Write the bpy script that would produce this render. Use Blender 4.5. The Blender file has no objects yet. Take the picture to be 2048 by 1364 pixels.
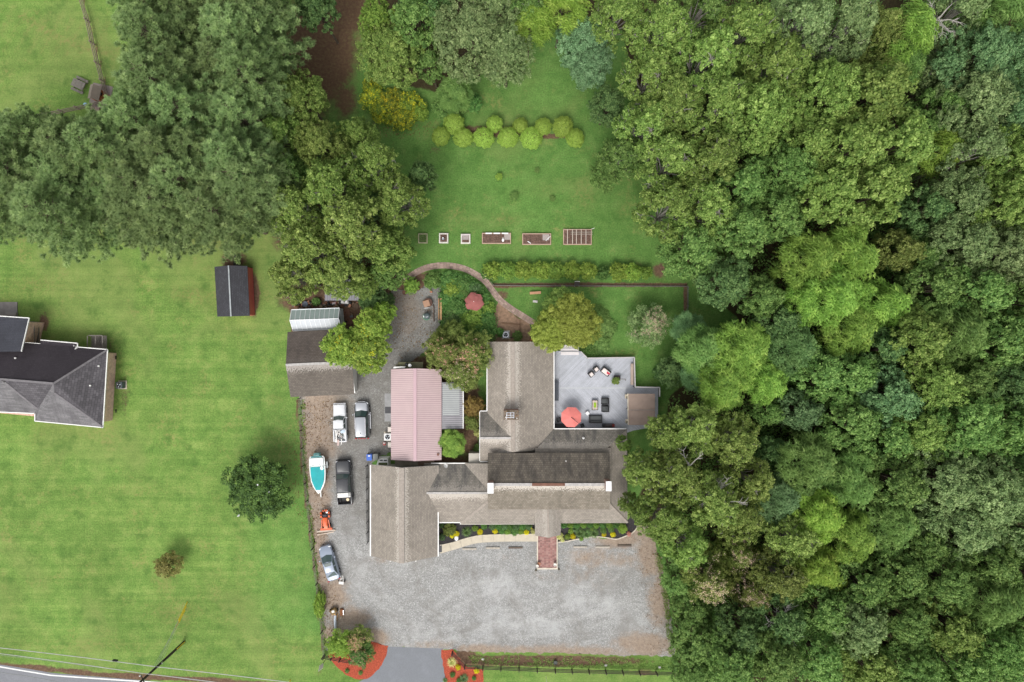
import bpy, math, random
import numpy as np
from mathutils import Vector, Matrix

# ------------------------------------------------------------------ camera, world, sun, exposure
SC = bpy.context.scene
H = 87.56            # height of the drone above the ground, metres
F = 1366.0           # focal length in pixels of a 2048 px wide picture
cam_d = bpy.data.cameras.new('camera')
cam_d.sensor_width = 36.0
cam_d.lens = 36.0 * F / 2048.0
cam_d.clip_start = 1.0
cam_d.clip_end = 6000.0
cam = bpy.data.objects.new('camera', cam_d)
SC.collection.objects.link(cam)
cam.location = (0, 0, H)
SC.camera = cam

SUN_EL, SUN_AZ = math.radians(58), math.radians(195)     # overcast, light a little stronger from the south
world = bpy.data.worlds.new('World')
SC.world = world
world.use_nodes = True
wn = world.node_tree.nodes; wl = world.node_tree.links
bg = wn['Background']
sky = wn.new('ShaderNodeTexSky')
sky.sky_type = 'NISHITA'
sky.sun_disc = False
sky.sun_elevation = SUN_EL
sky.sun_rotation = SUN_AZ
sky.air_density = 1.0
sky.dust_density = 4.0
sky.ozone_density = 0.6
hs = wn.new('ShaderNodeHueSaturation')
hs.inputs['Saturation'].default_value = 0.22
wl.new(sky.outputs[0], hs.inputs['Color'])
wl.new(hs.outputs[0], bg.inputs['Color'])
bg.inputs['Strength'].default_value = 0.166

sun_d = bpy.data.lights.new('sun', 'SUN')
sun_d.energy = 0.85
sun_d.angle = math.radians(20)
sun_d.color = (1.0, 0.965, 0.91)
sun = bpy.data.objects.new('sun', sun_d)
SC.collection.objects.link(sun)
sd = Vector((math.sin(SUN_AZ) * math.cos(SUN_EL), math.cos(SUN_AZ) * math.cos(SUN_EL), math.sin(SUN_EL)))
sun.rotation_euler = sd.to_track_quat('Z', 'Y').to_euler()
SC.view_settings.view_transform = 'Standard'
SC.view_settings.look = 'None'
SC.view_settings.gamma = 1.0
SC.view_settings.exposure = 0.42
SC.view_settings.use_curve_mapping = False
SC.render.engine = 'CYCLES'
SC.cycles.max_bounces = 5
SC.cycles.diffuse_bounces = 3
SC.cycles.transparent_max_bounces = 6

# ------------------------------------------------------------------ helpers
COL = SC.collection
RNG = np.random.default_rng(7)
random.seed(7)

def P(px, py, h=0.0):
    """survey point: photo pixel (2048 wide) seen at height h -> metres"""
    k = (H - h) / F
    return Vector(((px - 1024) * k, (682 - py) * k, h))

def tag(o, label=None, cat=None, group=None, kind=None):
    if label: o['label'] = label
    if cat: o['category'] = cat
    if group: o['group'] = group
    if kind: o['kind'] = kind
    return o

def thing(name, label, cat, loc=(0, 0, 0), rz=0.0, group=None):
    o = bpy.data.objects.new(name, None)
    COL.objects.link(o)
    o.location = loc
    o.rotation_euler = (0, 0, rz)
    o.empty_display_size = 0.3
    return tag(o, label, cat, group)

def dup(root, loc, rz, label=None, group=None, scale=None, mats=None):
    def cp(o, par):
        c = o.copy(); COL.objects.link(c); c.parent = par
        if mats and o.type == 'MESH':
            for i, s in enumerate(c.material_slots):
                if s.material and s.material.name in mats:
                    s.link = 'OBJECT'; s.material = mats[s.material.name]
        for ch in o.children: cp(ch, c)
        return c
    r = cp(root, None)
    r.location = loc; r.rotation_euler = (0, 0, rz)
    if scale is not None: r.scale = scale if hasattr(scale, '__len__') else (scale,) * 3
    if label: r['label'] = label
    if group: r['group'] = group
    return r

class MB:
    def __init__(s):
        s.v = []; s.f = []; s.mi = []; s.uv = []; s.has_uv = False
    def add(s, vs, fs, mi=0, uvs=None):
        b = len(s.v)
        s.v += [tuple(v) for v in vs]
        for i, f in enumerate(fs):
            s.f.append([b + j for j in f]); s.mi.append(mi)
            if uvs is not None:
                s.has_uv = True; s.uv.append(uvs[i])
            else:
                s.uv.append([(0, 0)] * len(f))
        return s
    def box(s, c, size, rz=0, mi=0, top=1.0, rx=0, ry=0):
        x, y, z = size[0] / 2, size[1] / 2, size[2] / 2
        M = Matrix.Translation(c) @ Matrix.Rotation(rz, 4, 'Z') @ Matrix.Rotation(ry, 4, 'Y') @ Matrix.Rotation(rx, 4, 'X')
        vs = [M @ Vector(p) for p in [(-x, -y, -z), (x, -y, -z), (x, y, -z), (-x, y, -z), (-x * top, -y * top, z), (x * top, -y * top, z), (x * top, y * top, z), (-x * top, y * top, z)]]
        return s.add(vs, [(3, 2, 1, 0), (4, 5, 6, 7), (0, 1, 5, 4), (1, 2, 6, 5), (2, 3, 7, 6), (3, 0, 4, 7)], mi)
    def bar(s, a, b, w, h, mi=0):
        a = Vector(a); b = Vector(b); d = b - a; L = d.length
        if L < 1e-5: return s
        q = d.to_track_quat('X', 'Z').to_matrix().to_4x4()
        M = Matrix.Translation((a + b) / 2) @ q
        x, y, z = L / 2, w / 2, h / 2
        vs = [M @ Vector(p) for p in [(-x, -y, -z), (x, -y, -z), (x, y, -z), (-x, y, -z), (-x, -y, z), (x, -y, z), (x, y, z), (-x, y, z)]]
        return s.add(vs, [(3, 2, 1, 0), (4, 5, 6, 7), (0, 1, 5, 4), (1, 2, 6, 5), (2, 3, 7, 6), (3, 0, 4, 7)], mi)
    def tube(s, pts, rad, n=6, mi=0, caps=True):
        pts = [Vector(p) for p in pts]
        if not hasattr(rad, '__len__'): rad = [rad] * len(pts)
        vs = []; fs = []
        up = Vector((0, 0, 1))
        for i, p in enumerate(pts):
            d = (pts[min(i + 1, len(pts) - 1)] - pts[max(i - 1, 0)]).normalized()
            a = d.cross(up if abs(d.z) < 0.95 else Vector((1, 0, 0))).normalized()
            b = d.cross(a)
            for k in range(n):
                t = 2 * math.pi * k / n
                vs.append(p + (a * math.cos(t) + b * math.sin(t)) * rad[i])
        for i in range(len(pts) - 1):
            for k in range(n):
                k2 = (k + 1) % n
                fs.append((i * n + k, i * n + k2, (i + 1) * n + k2, (i + 1) * n + k))
        if caps:
            fs.append(tuple(range(n - 1, -1, -1)))
            fs.append(tuple((len(pts) - 1) * n + k for k in range(n)))
        return s.add(vs, fs, mi)
    def lathe(s, c, prof, n=16, mi=0, sx=1.0, sy=1.0):
        vs = []; fs = []
        c = Vector(c)
        for r, z in prof:
            for k in range(n):
                t = 2 * math.pi * k / n
                vs.append(c + Vector((r * sx * math.cos(t), r * sy * math.sin(t), z)))
        m = len(prof)
        for i in range(m - 1):
            for k in range(n):
                k2 = (k + 1) % n
                fs.append((i * n + k, i * n + k2, (i + 1) * n + k2, (i + 1) * n + k))
        fs.append(tuple(range(n - 1, -1, -1)))
        fs.append(tuple((m - 1) * n + k for k in range(n)))
        return s.add(vs, fs, mi)
    def prism(s, poly, z0, z1, mi=0):
        n = len(poly)
        area = sum(poly[i][0] * poly[(i + 1) % n][1] - poly[(i + 1) % n][0] * poly[i][1] for i in range(n))
        if area < 0: poly = poly[::-1]
        vs = [(p[0], p[1], z0) for p in poly] + [(p[0], p[1], z1) for p in poly]
        fs = [tuple(range(n - 1, -1, -1)), tuple(range(n, 2 * n))]
        for i in range(n):
            j = (i + 1) % n
            fs.append((i, j, n + j, n + i))
        return s.add(vs, fs, mi)
    def rbox(s, c, size, rz=0, r=0.05, mi=0, k=3, rt=None):
        """box with rounded vertical corners and a chamfered top; c is the base centre"""
        rt = r if rt is None else rt
        def ring(w, d, rr, z):
            out = []
            rr = max(rr, 0.002)
            for qx, qy, a0 in ((1, 1, 0), (-1, 1, 90), (-1, -1, 180), (1, -1, 270)):
                for i in range(k + 1):
                    a = math.radians(a0 + 90 * i / k)
                    out.append((qx * (w / 2 - rr) + rr * math.cos(a), qy * (d / 2 - rr) + rr * math.sin(a), z))
            return out
        rings = [ring(size[0], size[1], r, 0), ring(size[0], size[1], r, size[2] - rt),
                 ring(size[0] - rt * 0.6, size[1] - rt * 0.6, r * 0.9, size[2] - rt * 0.3),
                 ring(size[0] - rt * 2, size[1] - rt * 2, max(r - rt * 0.5, 0.004), size[2])]
        M = Matrix.Translation(c) @ Matrix.Rotation(rz, 4, 'Z')
        n = len(rings[0]); vs = [M @ Vector(p) for rg in rings for p in rg]; fs = []
        for i in range(3):
            for j in range(n):
                j2 = (j + 1) % n
                fs.append((i * n + j, i * n + j2, (i + 1) * n + j2, (i + 1) * n + j))
        fs.append(tuple(range(n - 1, -1, -1))); fs.append(tuple(3 * n + j for j in range(n)))
        return s.add(vs, fs, mi)
    def build(s, name, mats, parent=None, smooth=False, world=True, **tg):
        me = bpy.data.meshes.new(name)
        if not isinstance(mats, (list, tuple)): mats = [mats]
        vs = s.v
        if parent is not None and world and parent.location.length > 0:
            l = parent.location
            vs = [(v[0] - l.x, v[1] - l.y, v[2] - l.z) for v in vs]
        me.from_pydata(vs, [], s.f)
        for m in mats: me.materials.append(m)
        if len(mats) > 1: me.polygons.foreach_set('material_index', s.mi)
        if s.has_uv:
            ul = me.uv_layers.new(name='UVMap')
            flat = [c for f in s.uv for p in f for c in p]
            ul.data.foreach_set('uv', flat)
        if smooth:
            me.polygons.foreach_set('use_smooth', [True] * len(me.polygons))
            try: me.set_sharp_from_angle(angle=math.radians(40))
            except Exception: pass
        me.update()
        o = bpy.data.objects.new(name, me)
        COL.objects.link(o)
        if parent is not None: o.parent = parent
        tag(o, **tg)
        return o

def share(o, parent, M=None, name=None):
    """another part with the same mesh"""
    c = bpy.data.objects.new(name or o.name.split('.')[0], o.data)
    COL.objects.link(c); c.parent = parent
    if M is not None: c.matrix_local = M
    return c

# ------------------------------------------------------------------ materials
def new_mat(name):
    m = bpy.data.materials.new(name); m.use_nodes = True
    nt = m.node_tree; b = nt.nodes['Principled BSDF']
    return m, nt, nt.nodes, nt.links, b

def ramp(nt, fac, stops, interp='LINEAR'):
    r = nt.nodes.new('ShaderNodeValToRGB')
    r.color_ramp.interpolation = interp
    e = r.color_ramp.elements
    e[0].position = stops[0][0]; e[0].color = (*stops[0][1], 1)
    e[1].position = stops[-1][0]; e[1].color = (*stops[-1][1], 1)
    for p, c in stops[1:-1]:
        x = e.new(p); x.color = (*c, 1)
    nt.links.new(fac, r.inputs[0])
    return r.outputs[0]

def g3(v): return (v, v, v)

def noise(nt, vec, scale, detail=4, rough=0.55, dist=0.0):
    n = nt.nodes.new('ShaderNodeTexNoise')
    n.inputs['Scale'].default_value = scale; n.inputs['Detail'].default_value = detail
    n.inputs['Roughness'].default_value = rough; n.inputs['Distortion'].default_value = dist
    nt.links.new(vec, n.inputs['Vector'])
    return n.outputs['Fac']

def mix(nt, fac, a, b, mode='MIX'):
    n = nt.nodes.new('ShaderNodeMix'); n.data_type = 'RGBA'; n.blend_type = mode
    for sock, v in ((n.inputs[0], fac), (n.inputs[6], a), (n.inputs[7], b)):
        if hasattr(v, 'default_value') or hasattr(v, 'links'): nt.links.new(v, sock)
        elif isinstance(v, (int, float)): sock.default_value = v
        else: sock.default_value = (*v, 1)
    return n.outputs[2]

def math_n(nt, op, a, b=None, c=None, clamp=False):
    n = nt.nodes.new('ShaderNodeMath'); n.operation = op; n.use_clamp = clamp
    for i, v in enumerate((a, b, c)):
        if v is None: continue
        if isinstance(v, (int, float)): n.inputs[i].default_value = v
        else: nt.links.new(v, n.inputs[i])
    return n.outputs[0]

def maprange(nt, v, a, b, c=0.0, d=1.0, smooth=True):
    n = nt.nodes.new('ShaderNodeMapRange')
    n.interpolation_type = 'SMOOTHSTEP' if smooth else 'LINEAR'
    nt.links.new(v, n.inputs[0])
    for i, x in enumerate((a, b, c, d)): n.inputs[i + 1].default_value = x
    return n.outputs[0]

def coords(nt, kind='Object', scale=None, rot=0.0):
    t = nt.nodes.new('ShaderNodeTexCoord')
    o = t.outputs[kind]
    if scale or rot:
        m = nt.nodes.new('ShaderNodeMapping')
        if scale: m.inputs['Scale'].default_value = scale
        m.inputs['Rotation'].default_value = (0, 0, rot)
        nt.links.new(o, m.inputs[0]); o = m.outputs[0]
    return o

def attr(nt, name):
    a = nt.nodes.new('ShaderNodeAttribute'); a.attribute_name = name
    return a.outputs['Fac']

def bump(nt, bsdf, h, dist=0.02, strength=0.6):
    b = nt.nodes.new('ShaderNodeBump'); b.inputs['Distance'].default_value = dist; b.inputs['Strength'].default_value = strength
    nt.links.new(h, b.inputs['Height']); nt.links.new(b.outputs[0], bsdf.inputs['Normal'])

def vary(c, k): return tuple(max(0.0, min(1.0, x * k)) for x in c)

_MATS = {}
def mat(name, c, rough=0.6, var=0.18, scale=3.0, metal=0.0, bumpd=0.0, dirt=0.0, spec=0.4, coat=0.0):
    if name in _MATS: return _MATS[name]
    m, nt, N, L, b = new_mat(name)
    co = coords(nt)
    n1 = noise(nt, co, scale, 5, 0.6)
    col = ramp(nt, n1, [(0.3, vary(c, 1 - var)), (0.7, vary(c, 1 + var))])
    if dirt > 0:
        n2 = noise(nt, co, scale * 0.35, 6, 0.7)
        col = mix(nt, maprange(nt, n2, 0.45, 0.75, 0, dirt), col, (0.09, 0.07, 0.05))
    L.new(col, b.inputs['Base Color'])
    b.inputs['Roughness'].default_value = rough
    b.inputs['Metallic'].default_value = metal
    b.inputs['Specular IOR Level'].default_value = spec
    b.inputs['Coat Weight'].default_value = coat
    b.inputs['Coat Roughness'].default_value = 0.08
    if bumpd > 0: bump(nt, b, noise(nt, co, scale * 8, 3), bumpd)
    _MATS[name] = m
    return m

def shingle(name, base, dark, fleck=0.0, algae=0.0, row=0.20, wid=0.32, contrast=1.0, light=None):
    """asphalt shingles; UV in metres, u along the course, v down from the ridge"""
    m, nt, N, L, b = new_mat(name)
    uv = coords(nt, 'UV'); ob = coords(nt)
    br = N.new('ShaderNodeTexBrick')
    br.inputs['Scale'].default_value = 1.0
    br.inputs['Brick Width'].default_value = wid; br.inputs['Row Height'].default_value = row
    br.inputs['Mortar Size'].default_value = 0.016; br.inputs['Mortar Smooth'].default_value = 0.3
    br.inputs['Bias'].default_value = 0.0
    br.inputs['Color1'].default_value = (*vary(base, 1 - 0.13 * contrast), 1)
    br.inputs['Color2'].default_value = (*vary(base, 1 + 0.13 * contrast), 1)
    br.inputs['Mortar'].default_value = (*vary(base, 1 - 0.38 * contrast), 1)
    L.new(uv, br.inputs['Vector'])
    col = br.outputs['Color']
    fine = noise(nt, ob, 9.0, 3, 0.7)
    col = mix(nt, 1.0, col, ramp(nt, fine, [(0.3, g3(0.86)), (0.7, g3(1.13))]), 'MULTIPLY')
    big = noise(nt, ob, 0.35, 5, 0.6)
    col = mix(nt, 1.0, col, ramp(nt, big, [(0.3, g3(0.86)), (0.7, g3(1.12))]), 'MULTIPLY')
    if algae > 0:
        mp = N.new('ShaderNodeMapping'); mp.inputs['Scale'].default_value = (1.0, 0.28, 1.0)
        L.new(uv, mp.inputs[0])
        st = noise(nt, mp.outputs[0], 0.9, 5, 0.65)
        col = mix(nt, maprange(nt, st, 0.42, 0.68, 0, algae), col, dark)
    if fleck > 0:
        sp = N.new('ShaderNodeSeparateXYZ'); L.new(uv, sp.inputs[0])
        near = maprange(nt, sp.outputs[1], 0.0, 1.7, 1.0, 0.0)
        # worn granules: short slanting pale flecks, dense close to the ridge
        mp = N.new('ShaderNodeMapping'); mp.inputs['Scale'].default_value = (9.5, 4.5, 1.0); mp.inputs['Rotation'].default_value = (0, 0, 0.55)
        L.new(uv, mp.inputs[0])
        vo = noise(nt, mp.outputs[0], 1.0, 2, 0.5)
        patch = noise(nt, ob, 0.7, 3)
        th = math_n(nt, 'ADD', vo, math_n(nt, 'MULTIPLY', near, 0.42))
        th = math_n(nt, 'ADD', th, math_n(nt, 'MULTIPLY', patch, 0.18))
        col = mix(nt, maprange(nt, th, 0.77, 0.93, 0, fleck), col, light or (0.55, 0.50, 0.44))
    L.new(col, b.inputs['Base Color'])
    b.inputs['Roughness'].default_value = 0.92
    b.inputs['Specular IOR Level'].default_value = 0.2
    bump(nt, b, br.outputs['Fac'], 0.012, 0.5)
    return m

def brickmat(name, c1, c2, mortar, bw=0.22, bh=0.075, uvk='Object', ms=0.012):
    m, nt, N, L, b = new_mat(name)
    br = N.new('ShaderNodeTexBrick')
    br.inputs['Scale'].default_value = 1.0
    br.inputs['Brick Width'].default_value = bw; br.inputs['Row Height'].default_value = bh
    br.inputs['Mortar Size'].default_value = ms
    br.inputs['Color1'].default_value = (*c1, 1); br.inputs['Color2'].default_value = (*c2, 1); br.inputs['Mortar'].default_value = (*mortar, 1)
    co = coords(nt, uvk)
    # wall coordinates: run along x+y, height z
    sp = N.new('ShaderNodeSeparateXYZ'); L.new(co, sp.inputs[0])
    cb = N.new('ShaderNodeCombineXYZ')
    L.new(math_n(nt, 'ADD', sp.outputs[0], sp.outputs[1]), cb.inputs[0]); L.new(sp.outputs[2], cb.inputs[1])
    L.new(cb.outputs[0], br.inputs['Vector'])
    col = mix(nt, 1.0, br.outputs['Color'], ramp(nt, noise(nt, co, 2.5, 4), [(0.3, g3(0.8)), (0.7, g3(1.2))]), 'MULTIPLY')
    L.new(col, b.inputs['Base Color']); b.inputs['Roughness'].default_value = 0.9
    bump(nt, b, br.outputs['Fac'], 0.01, 0.5)
    return m

def leafmat(name, dark, mid, light, trans=0.42, var=0.15, k=1.50):
    dark, mid, light = [tuple(min(0.9, x * k * f + 0.004) for x, f in zip(c, (1.04, 1.03, 0.88))) for c in (dark, mid, light)]
    m, nt, N, L, b = new_mat(name)
    t = attr(nt, 'tint')
    oi = N.new('ShaderNodeObjectInfo')
    col = ramp(nt, t, [(0.0, dark), (0.5, mid), (1.0, light)])
    hsv = N.new('ShaderNodeHueSaturation')
    L.new(maprange(nt, oi.outputs['Random'], 0, 1, 0.492, 0.508, False), hsv.inputs['Hue'])
    L.new(maprange(nt, oi.outputs['Random'], 0, 1, 1 - var, 1 + var, False), hsv.inputs['Value'])
    L.new(col, hsv.inputs['Color'])
    L.new(hsv.outputs[0], b.inputs['Base Color'])
    b.inputs['Roughness'].default_value = 0.62
    b.inputs['Specular IOR Level'].default_value = 0.25
    tr = N.new('ShaderNodeBsdfTranslucent')
    L.new(hsv.outputs[0], tr.inputs['Color'])
    ms = N.new('ShaderNodeMixShader'); ms.inputs[0].default_value = trans
    L.new(b.outputs[0], ms.inputs[1]); L.new(tr.outputs[0], ms.inputs[2])
    L.new(ms.outputs[0], N['Material Output'].inputs['Surface'])
    return m

# ------------------------------------------------------------------ masks (survey of what lies on the ground)
def px_of(V):
    return V[:, 0] * F / H + 1024, 682 - V[:, 1] * F / H

def seg_dist(X, Y, pts):
    d = np.full(X.shape, 1e9)
    for (x0, y0), (x1, y1) in zip(pts[:-1], pts[1:]):
        dx, dy = x1 - x0, y1 - y0
        t = np.clip(((X - x0) * dx + (Y - y0) * dy) / (dx * dx + dy * dy + 1e-9), 0, 1)
        d = np.minimum(d, np.hypot(X - x0 - t * dx, Y - y0 - t * dy))
    return d

def inside(X, Y, poly):
    c = np.zeros(X.shape, bool); n = len(poly)
    for i in range(n):
        x0, y0 = poly[i]; x1, y1 = poly[(i + 1) % n]
        if y0 == y1: continue
        c ^= ((y0 > Y) != (y1 > Y)) & (X < (x1 - x0) * (Y - y0) / (y1 - y0) + x0)
    return c

def sst(d, a, b):
    t = np.clip((d - a) / (b - a), 0, 1); return t * t * (3 - 2 * t)

def soft(X, Y, poly, w):
    d = seg_dist(X, Y, poly + [poly[0]])
    sd_ = np.where(inside(X, Y, poly), d, -d)
    return sst(sd_, -w, w)

def blobs(X, Y, L):
    m = np.zeros(X.shape)
    for b in L:
        x, y, rx = b[0], b[1], b[2]; ry = b[3] if len(b) > 3 else rx; s = b[4] if len(b) > 4 else 1.0
        m = np.maximum(m, s * np.exp(-(((X - x) / rx) ** 2 + ((Y - y) / ry) ** 2)))
    return m

def np_mesh(name, V, Fq, attrs=None, mats=(), smooth=False, matidx=None):
    me = bpy.data.meshes.new(name)
    V = np.asarray(V, np.float32); Fq = np.asarray(Fq, np.int32)
    n, k = Fq.shape
    me.vertices.add(len(V)); me.vertices.foreach_set('co', V.ravel())
    me.loops.add(n * k); me.loops.foreach_set('vertex_index', Fq.ravel())
    me.polygons.add(n)
    me.polygons.foreach_set('loop_start', np.arange(0, n * k, k, dtype=np.int32))
    me.polygons.foreach_set('loop_total', np.full(n, k, np.int32))
    if matidx is not None: me.polygons.foreach_set('material_index', np.asarray(matidx, np.int32))
    me.update(calc_edges=True)
    me.validate()
    for an, av in (attrs or {}).items():
        a = me.attributes.new(an, 'FLOAT', 'POINT'); a.data.foreach_set('value', np.asarray(av, np.float32))
    for m in mats: me.materials.append(m)
    if smooth: me.polygons.foreach_set('use_smooth', np.ones(n, bool))
    return me

def np_obj(name, me, parent=None, **tg):
    o = bpy.data.objects.new(name, me); COL.objects.link(o)
    if parent: o.parent = parent
    return tag(o, **tg)
# ------------------------------------------------------------------ ground materials
def ground_mat():
    m, nt, N, L, b = new_mat('lawn_and_soil')
    co = coords(nt)
    f1 = noise(nt, co, 5.5, 4, 0.75); f2 = noise(nt, co, 0.55, 6, 0.68); f3 = noise(nt, co, 0.09, 4, 0.6)
    back = attr(nt, 'back')
    g_front = ramp(nt, f2, [(0.28, (0.100, 0.190, 0.042)), (0.5, (0.150, 0.252, 0.058)), (0.75, (0.225, 0.302, 0.086))])
    g_back = ramp(nt, f2, [(0.28, (0.078, 0.172, 0.038)), (0.52, (0.112, 0.222, 0.052)), (0.75, (0.155, 0.262, 0.072))])
    g = mix(nt, back, g_front, g_back)
    g = mix(nt, 1.0, g, ramp(nt, f1, [(0.25, g3(0.55)), (0.5, g3(0.98)), (0.75, g3(1.42))]), 'MULTIPLY')
    g = mix(nt, 1.0, g, ramp(nt, f3, [(0.35, g3(0.88)), (0.65, g3(1.12))]), 'MULTIPLY')
    # mowing rows
    st = noise(nt, coords(nt, 'Object', (0.03, 1.0, 1.0)), 1.1, 3, 0.6)
    g = mix(nt, math_n(nt, 'MULTIPLY', math_n(nt, 'SUBTRACT', 1.0, back), 0.8), g, mix(nt, 1.0, g, ramp(nt, st, [(0.35, (0.80, 0.87, 0.80)), (0.65, (1.2, 1.12, 1.14))]), 'MULTIPLY'))
    # thin and dry places
    f4 = noise(nt, co, 0.22, 7, 0.75)
    f5 = noise(nt, co, 2.2, 5, 0.7)
    dry = math_n(nt, 'MULTIPLY', maprange(nt, f4, 0.50, 0.70), maprange(nt, f5, 0.38, 0.72))
    g = mix(nt, math_n(nt, 'MULTIPLY', dry, 0.9), g, (0.29, 0.245, 0.095))
    wm = noise(nt, co, 0.045, 5, 0.6, 0.8)
    g = mix(nt, maprange(nt, wm, 0.48, 0.62, 0, 0.35), g, (0.220, 0.25, 0.085))
    wk = attr(nt, 'worn')
    g = mix(nt, math_n(nt, 'MULTIPLY', wk, maprange(nt, f5, 0.35, 0.65)), g, (0.24, 0.20, 0.08))
    dk = noise(nt, co, 0.35, 6, 0.7)
    g = mix(nt, maprange(nt, dk, 0.52, 0.70, 0, 0.62), g, (0.060, 0.135, 0.028))
    cl = noise(nt, co, 14.0, 2, 0.5)
    g = mix(nt, maprange(nt, cl, 0.70, 0.78, 0, 0.6), g, (0.34, 0.36, 0.16))
    # soil
    s1 = noise(nt, co, 3.0, 6, 0.75)
    soil = ramp(nt, s1, [(0.25, (0.075, 0.045, 0.030)), (0.5, (0.135, 0.085, 0.055)), (0.75, (0.235, 0.155, 0.10))])
    sm = attr(nt, 'soil')
    edge = math_n(nt, 'ADD', sm, math_n(nt, 'MULTIPLY', math_n(nt, 'SUBTRACT', noise(nt, co, 1.4, 6, 0.75), 0.5), 0.9))
    col = mix(nt, maprange(nt, edge, 0.40, 0.68), g, soil)
    rm = attr(nt, 'red')
    red = ramp(nt, s1, [(0.25, (0.070, 0.044, 0.028)), (0.5, (0.120, 0.072, 0.044)), (0.75, (0.16, 0.14, 0.06))])
    edge = math_n(nt, 'ADD', rm, math_n(nt, 'MULTIPLY', math_n(nt, 'SUBTRACT', noise(nt, co, 0.9, 7, 0.8), 0.5), 0.9))
    col = mix(nt, maprange(nt, edge, 0.35, 0.75), col, red)
    fm = attr(nt, 'forest')
    litter = ramp(nt, s1, [(0.25, (0.028, 0.022, 0.012)), (0.55, (0.06, 0.048, 0.024)), (0.8, (0.05, 0.085, 0.02))])
    col = mix(nt, maprange(nt, math_n(nt, 'ADD', fm, math_n(nt, 'MULTIPLY', math_n(nt, 'SUBTRACT', f5, 0.5), 0.6)), 0.35, 0.65), col, litter)
    L.new(col, b.inputs['Base Color'])
    b.inputs['Roughness'].default_value = 0.95; b.inputs['Specular IOR Level'].default_value = 0.1
    bump(nt, b, f1, 0.05, 0.8)
    return m

def gravel_mat():
    m, nt, N, L, b = new_mat('gravel')
    co = coords(nt)
    v = N.new('ShaderNodeTexVoronoi'); v.inputs['Scale'].default_value = 10.5; v.inputs['Randomness'].default_value = 1.0
    L.new(co, v.inputs['Vector'])
    sp = N.new('ShaderNodeSeparateXYZ'); L.new(v.outputs['Color'], sp.inputs[0])
    fine = noise(nt, co, 9.0, 3, 0.8)
    big = noise(nt, co, 0.16, 7, 0.62, 0.6)
    base = ramp(nt, sp.outputs[0], [(0.0, (0.120, 0.118, 0.112)), (0.4, (0.235, 0.233, 0.224)), (0.8, (0.345, 0.343, 0.332)), (1.0, (0.58, 0.575, 0.56))])
    base = mix(nt, 0.5, base, ramp(nt, fine, [(0.3, (0.15, 0.15, 0.14)), (0.7, (0.46, 0.46, 0.445))]))
    pale = attr(nt, 'pale')
    pk = math_n(nt, 'ADD', pale, math_n(nt, 'MULTIPLY', math_n(nt, 'SUBTRACT', big, 0.5), 2.6))
    col = mix(nt, maprange(nt, pk, 0.0, 0.95, 0, 0.85), base, ramp(nt, fine, [(0.3, (0.33, 0.335, 0.33)), (0.7, (0.56, 0.56, 0.55))]))
    tr = noise(nt, coords(nt, 'Object', (0.35, 1.3, 1.0), 0.3), 0.8, 5, 0.7, 1.2)
    col = mix(nt, maprange(nt, tr, 0.52, 0.68, 0, 0.3), col, (0.48, 0.475, 0.46))
    rut = attr(nt, 'rut')
    col = mix(nt, math_n(nt, 'MULTIPLY', rut, maprange(nt, noise(nt, co, 0.6, 5, 0.7), 0.35, 0.65, 0.0, 0.48)), col, (0.46, 0.455, 0.44))
    dk0 = noise(nt, co, 0.28, 6, 0.7, 0.5)
    col = mix(nt, maprange(nt, dk0, 0.46, 0.66, 0, 0.6), col, (0.205, 0.195, 0.178))
    dirt = attr(nt, 'dirt')
    dn = noise(nt, co, 0.8, 7, 0.75)
    dk = math_n(nt, 'ADD', dirt, math_n(nt, 'MULTIPLY', math_n(nt, 'SUBTRACT', dn, 0.5), 1.1))
    dcol = ramp(nt, noise(nt, co, 2.4, 6, 0.75), [(0.25, (0.165, 0.105, 0.065)), (0.5, (0.305, 0.215, 0.145)), (0.75, (0.44, 0.34, 0.245))])
    dcol = mix(nt, 0.25, dcol, base)
    col = mix(nt, maprange(nt, dk, 0.22, 0.75, 0, 0.95), col, dcol)
    olive = attr(nt, 'olive')
    col = mix(nt, math_n(nt, 'MULTIPLY', olive, maprange(nt, noise(nt, co, 0.5, 5, 0.7), 0.3, 0.7, 0.55, 1.0)), col, mix(nt, 0.62, base, (0.095, 0.082, 0.062), 'MIX'))
    leafy = noise(nt, co, 3.6, 3, 0.6)
    col = mix(nt, math_n(nt, 'MULTIPLY', maprange(nt, leafy, 0.62, 0.70), math_n(nt, 'MULTIPLY', dirt, 0.6)), col, (0.10, 0.052, 0.026))
    L.new(col, b.inputs['Base Color'])
    b.inputs['Roughness'].default_value = 0.95; b.inputs['Specular IOR Level'].default_value = 0.15
    bump(nt, b, fine, 0.03, 0.7)
    return m

def asphalt_mat(name, c, wear=0.15):
    m, nt, N, L, b = new_mat(name)
    co = coords(nt)
    col = ramp(nt, noise(nt, co, 12, 4, 0.8), [(0.3, vary(c, 0.75)), (0.7, vary(c, 1.3))])
    col = mix(nt, maprange(nt, noise(nt, co, 0.5, 6, 0.7), 0.45, 0.75, 0, 0.35), col, vary(c, 1.5))
    col = mix(nt, maprange(nt, noise(nt, co, 0.9, 7, 0.8), 0.62, 0.70, 0, wear), col, (0.34, 0.31, 0.27))
    L.new(col, b.inputs['Base Color']); b.inputs['Roughness'].default_value = 0.88
    bump(nt, b, noise(nt, co, 30, 2), 0.01, 0.5)
    return m

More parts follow.
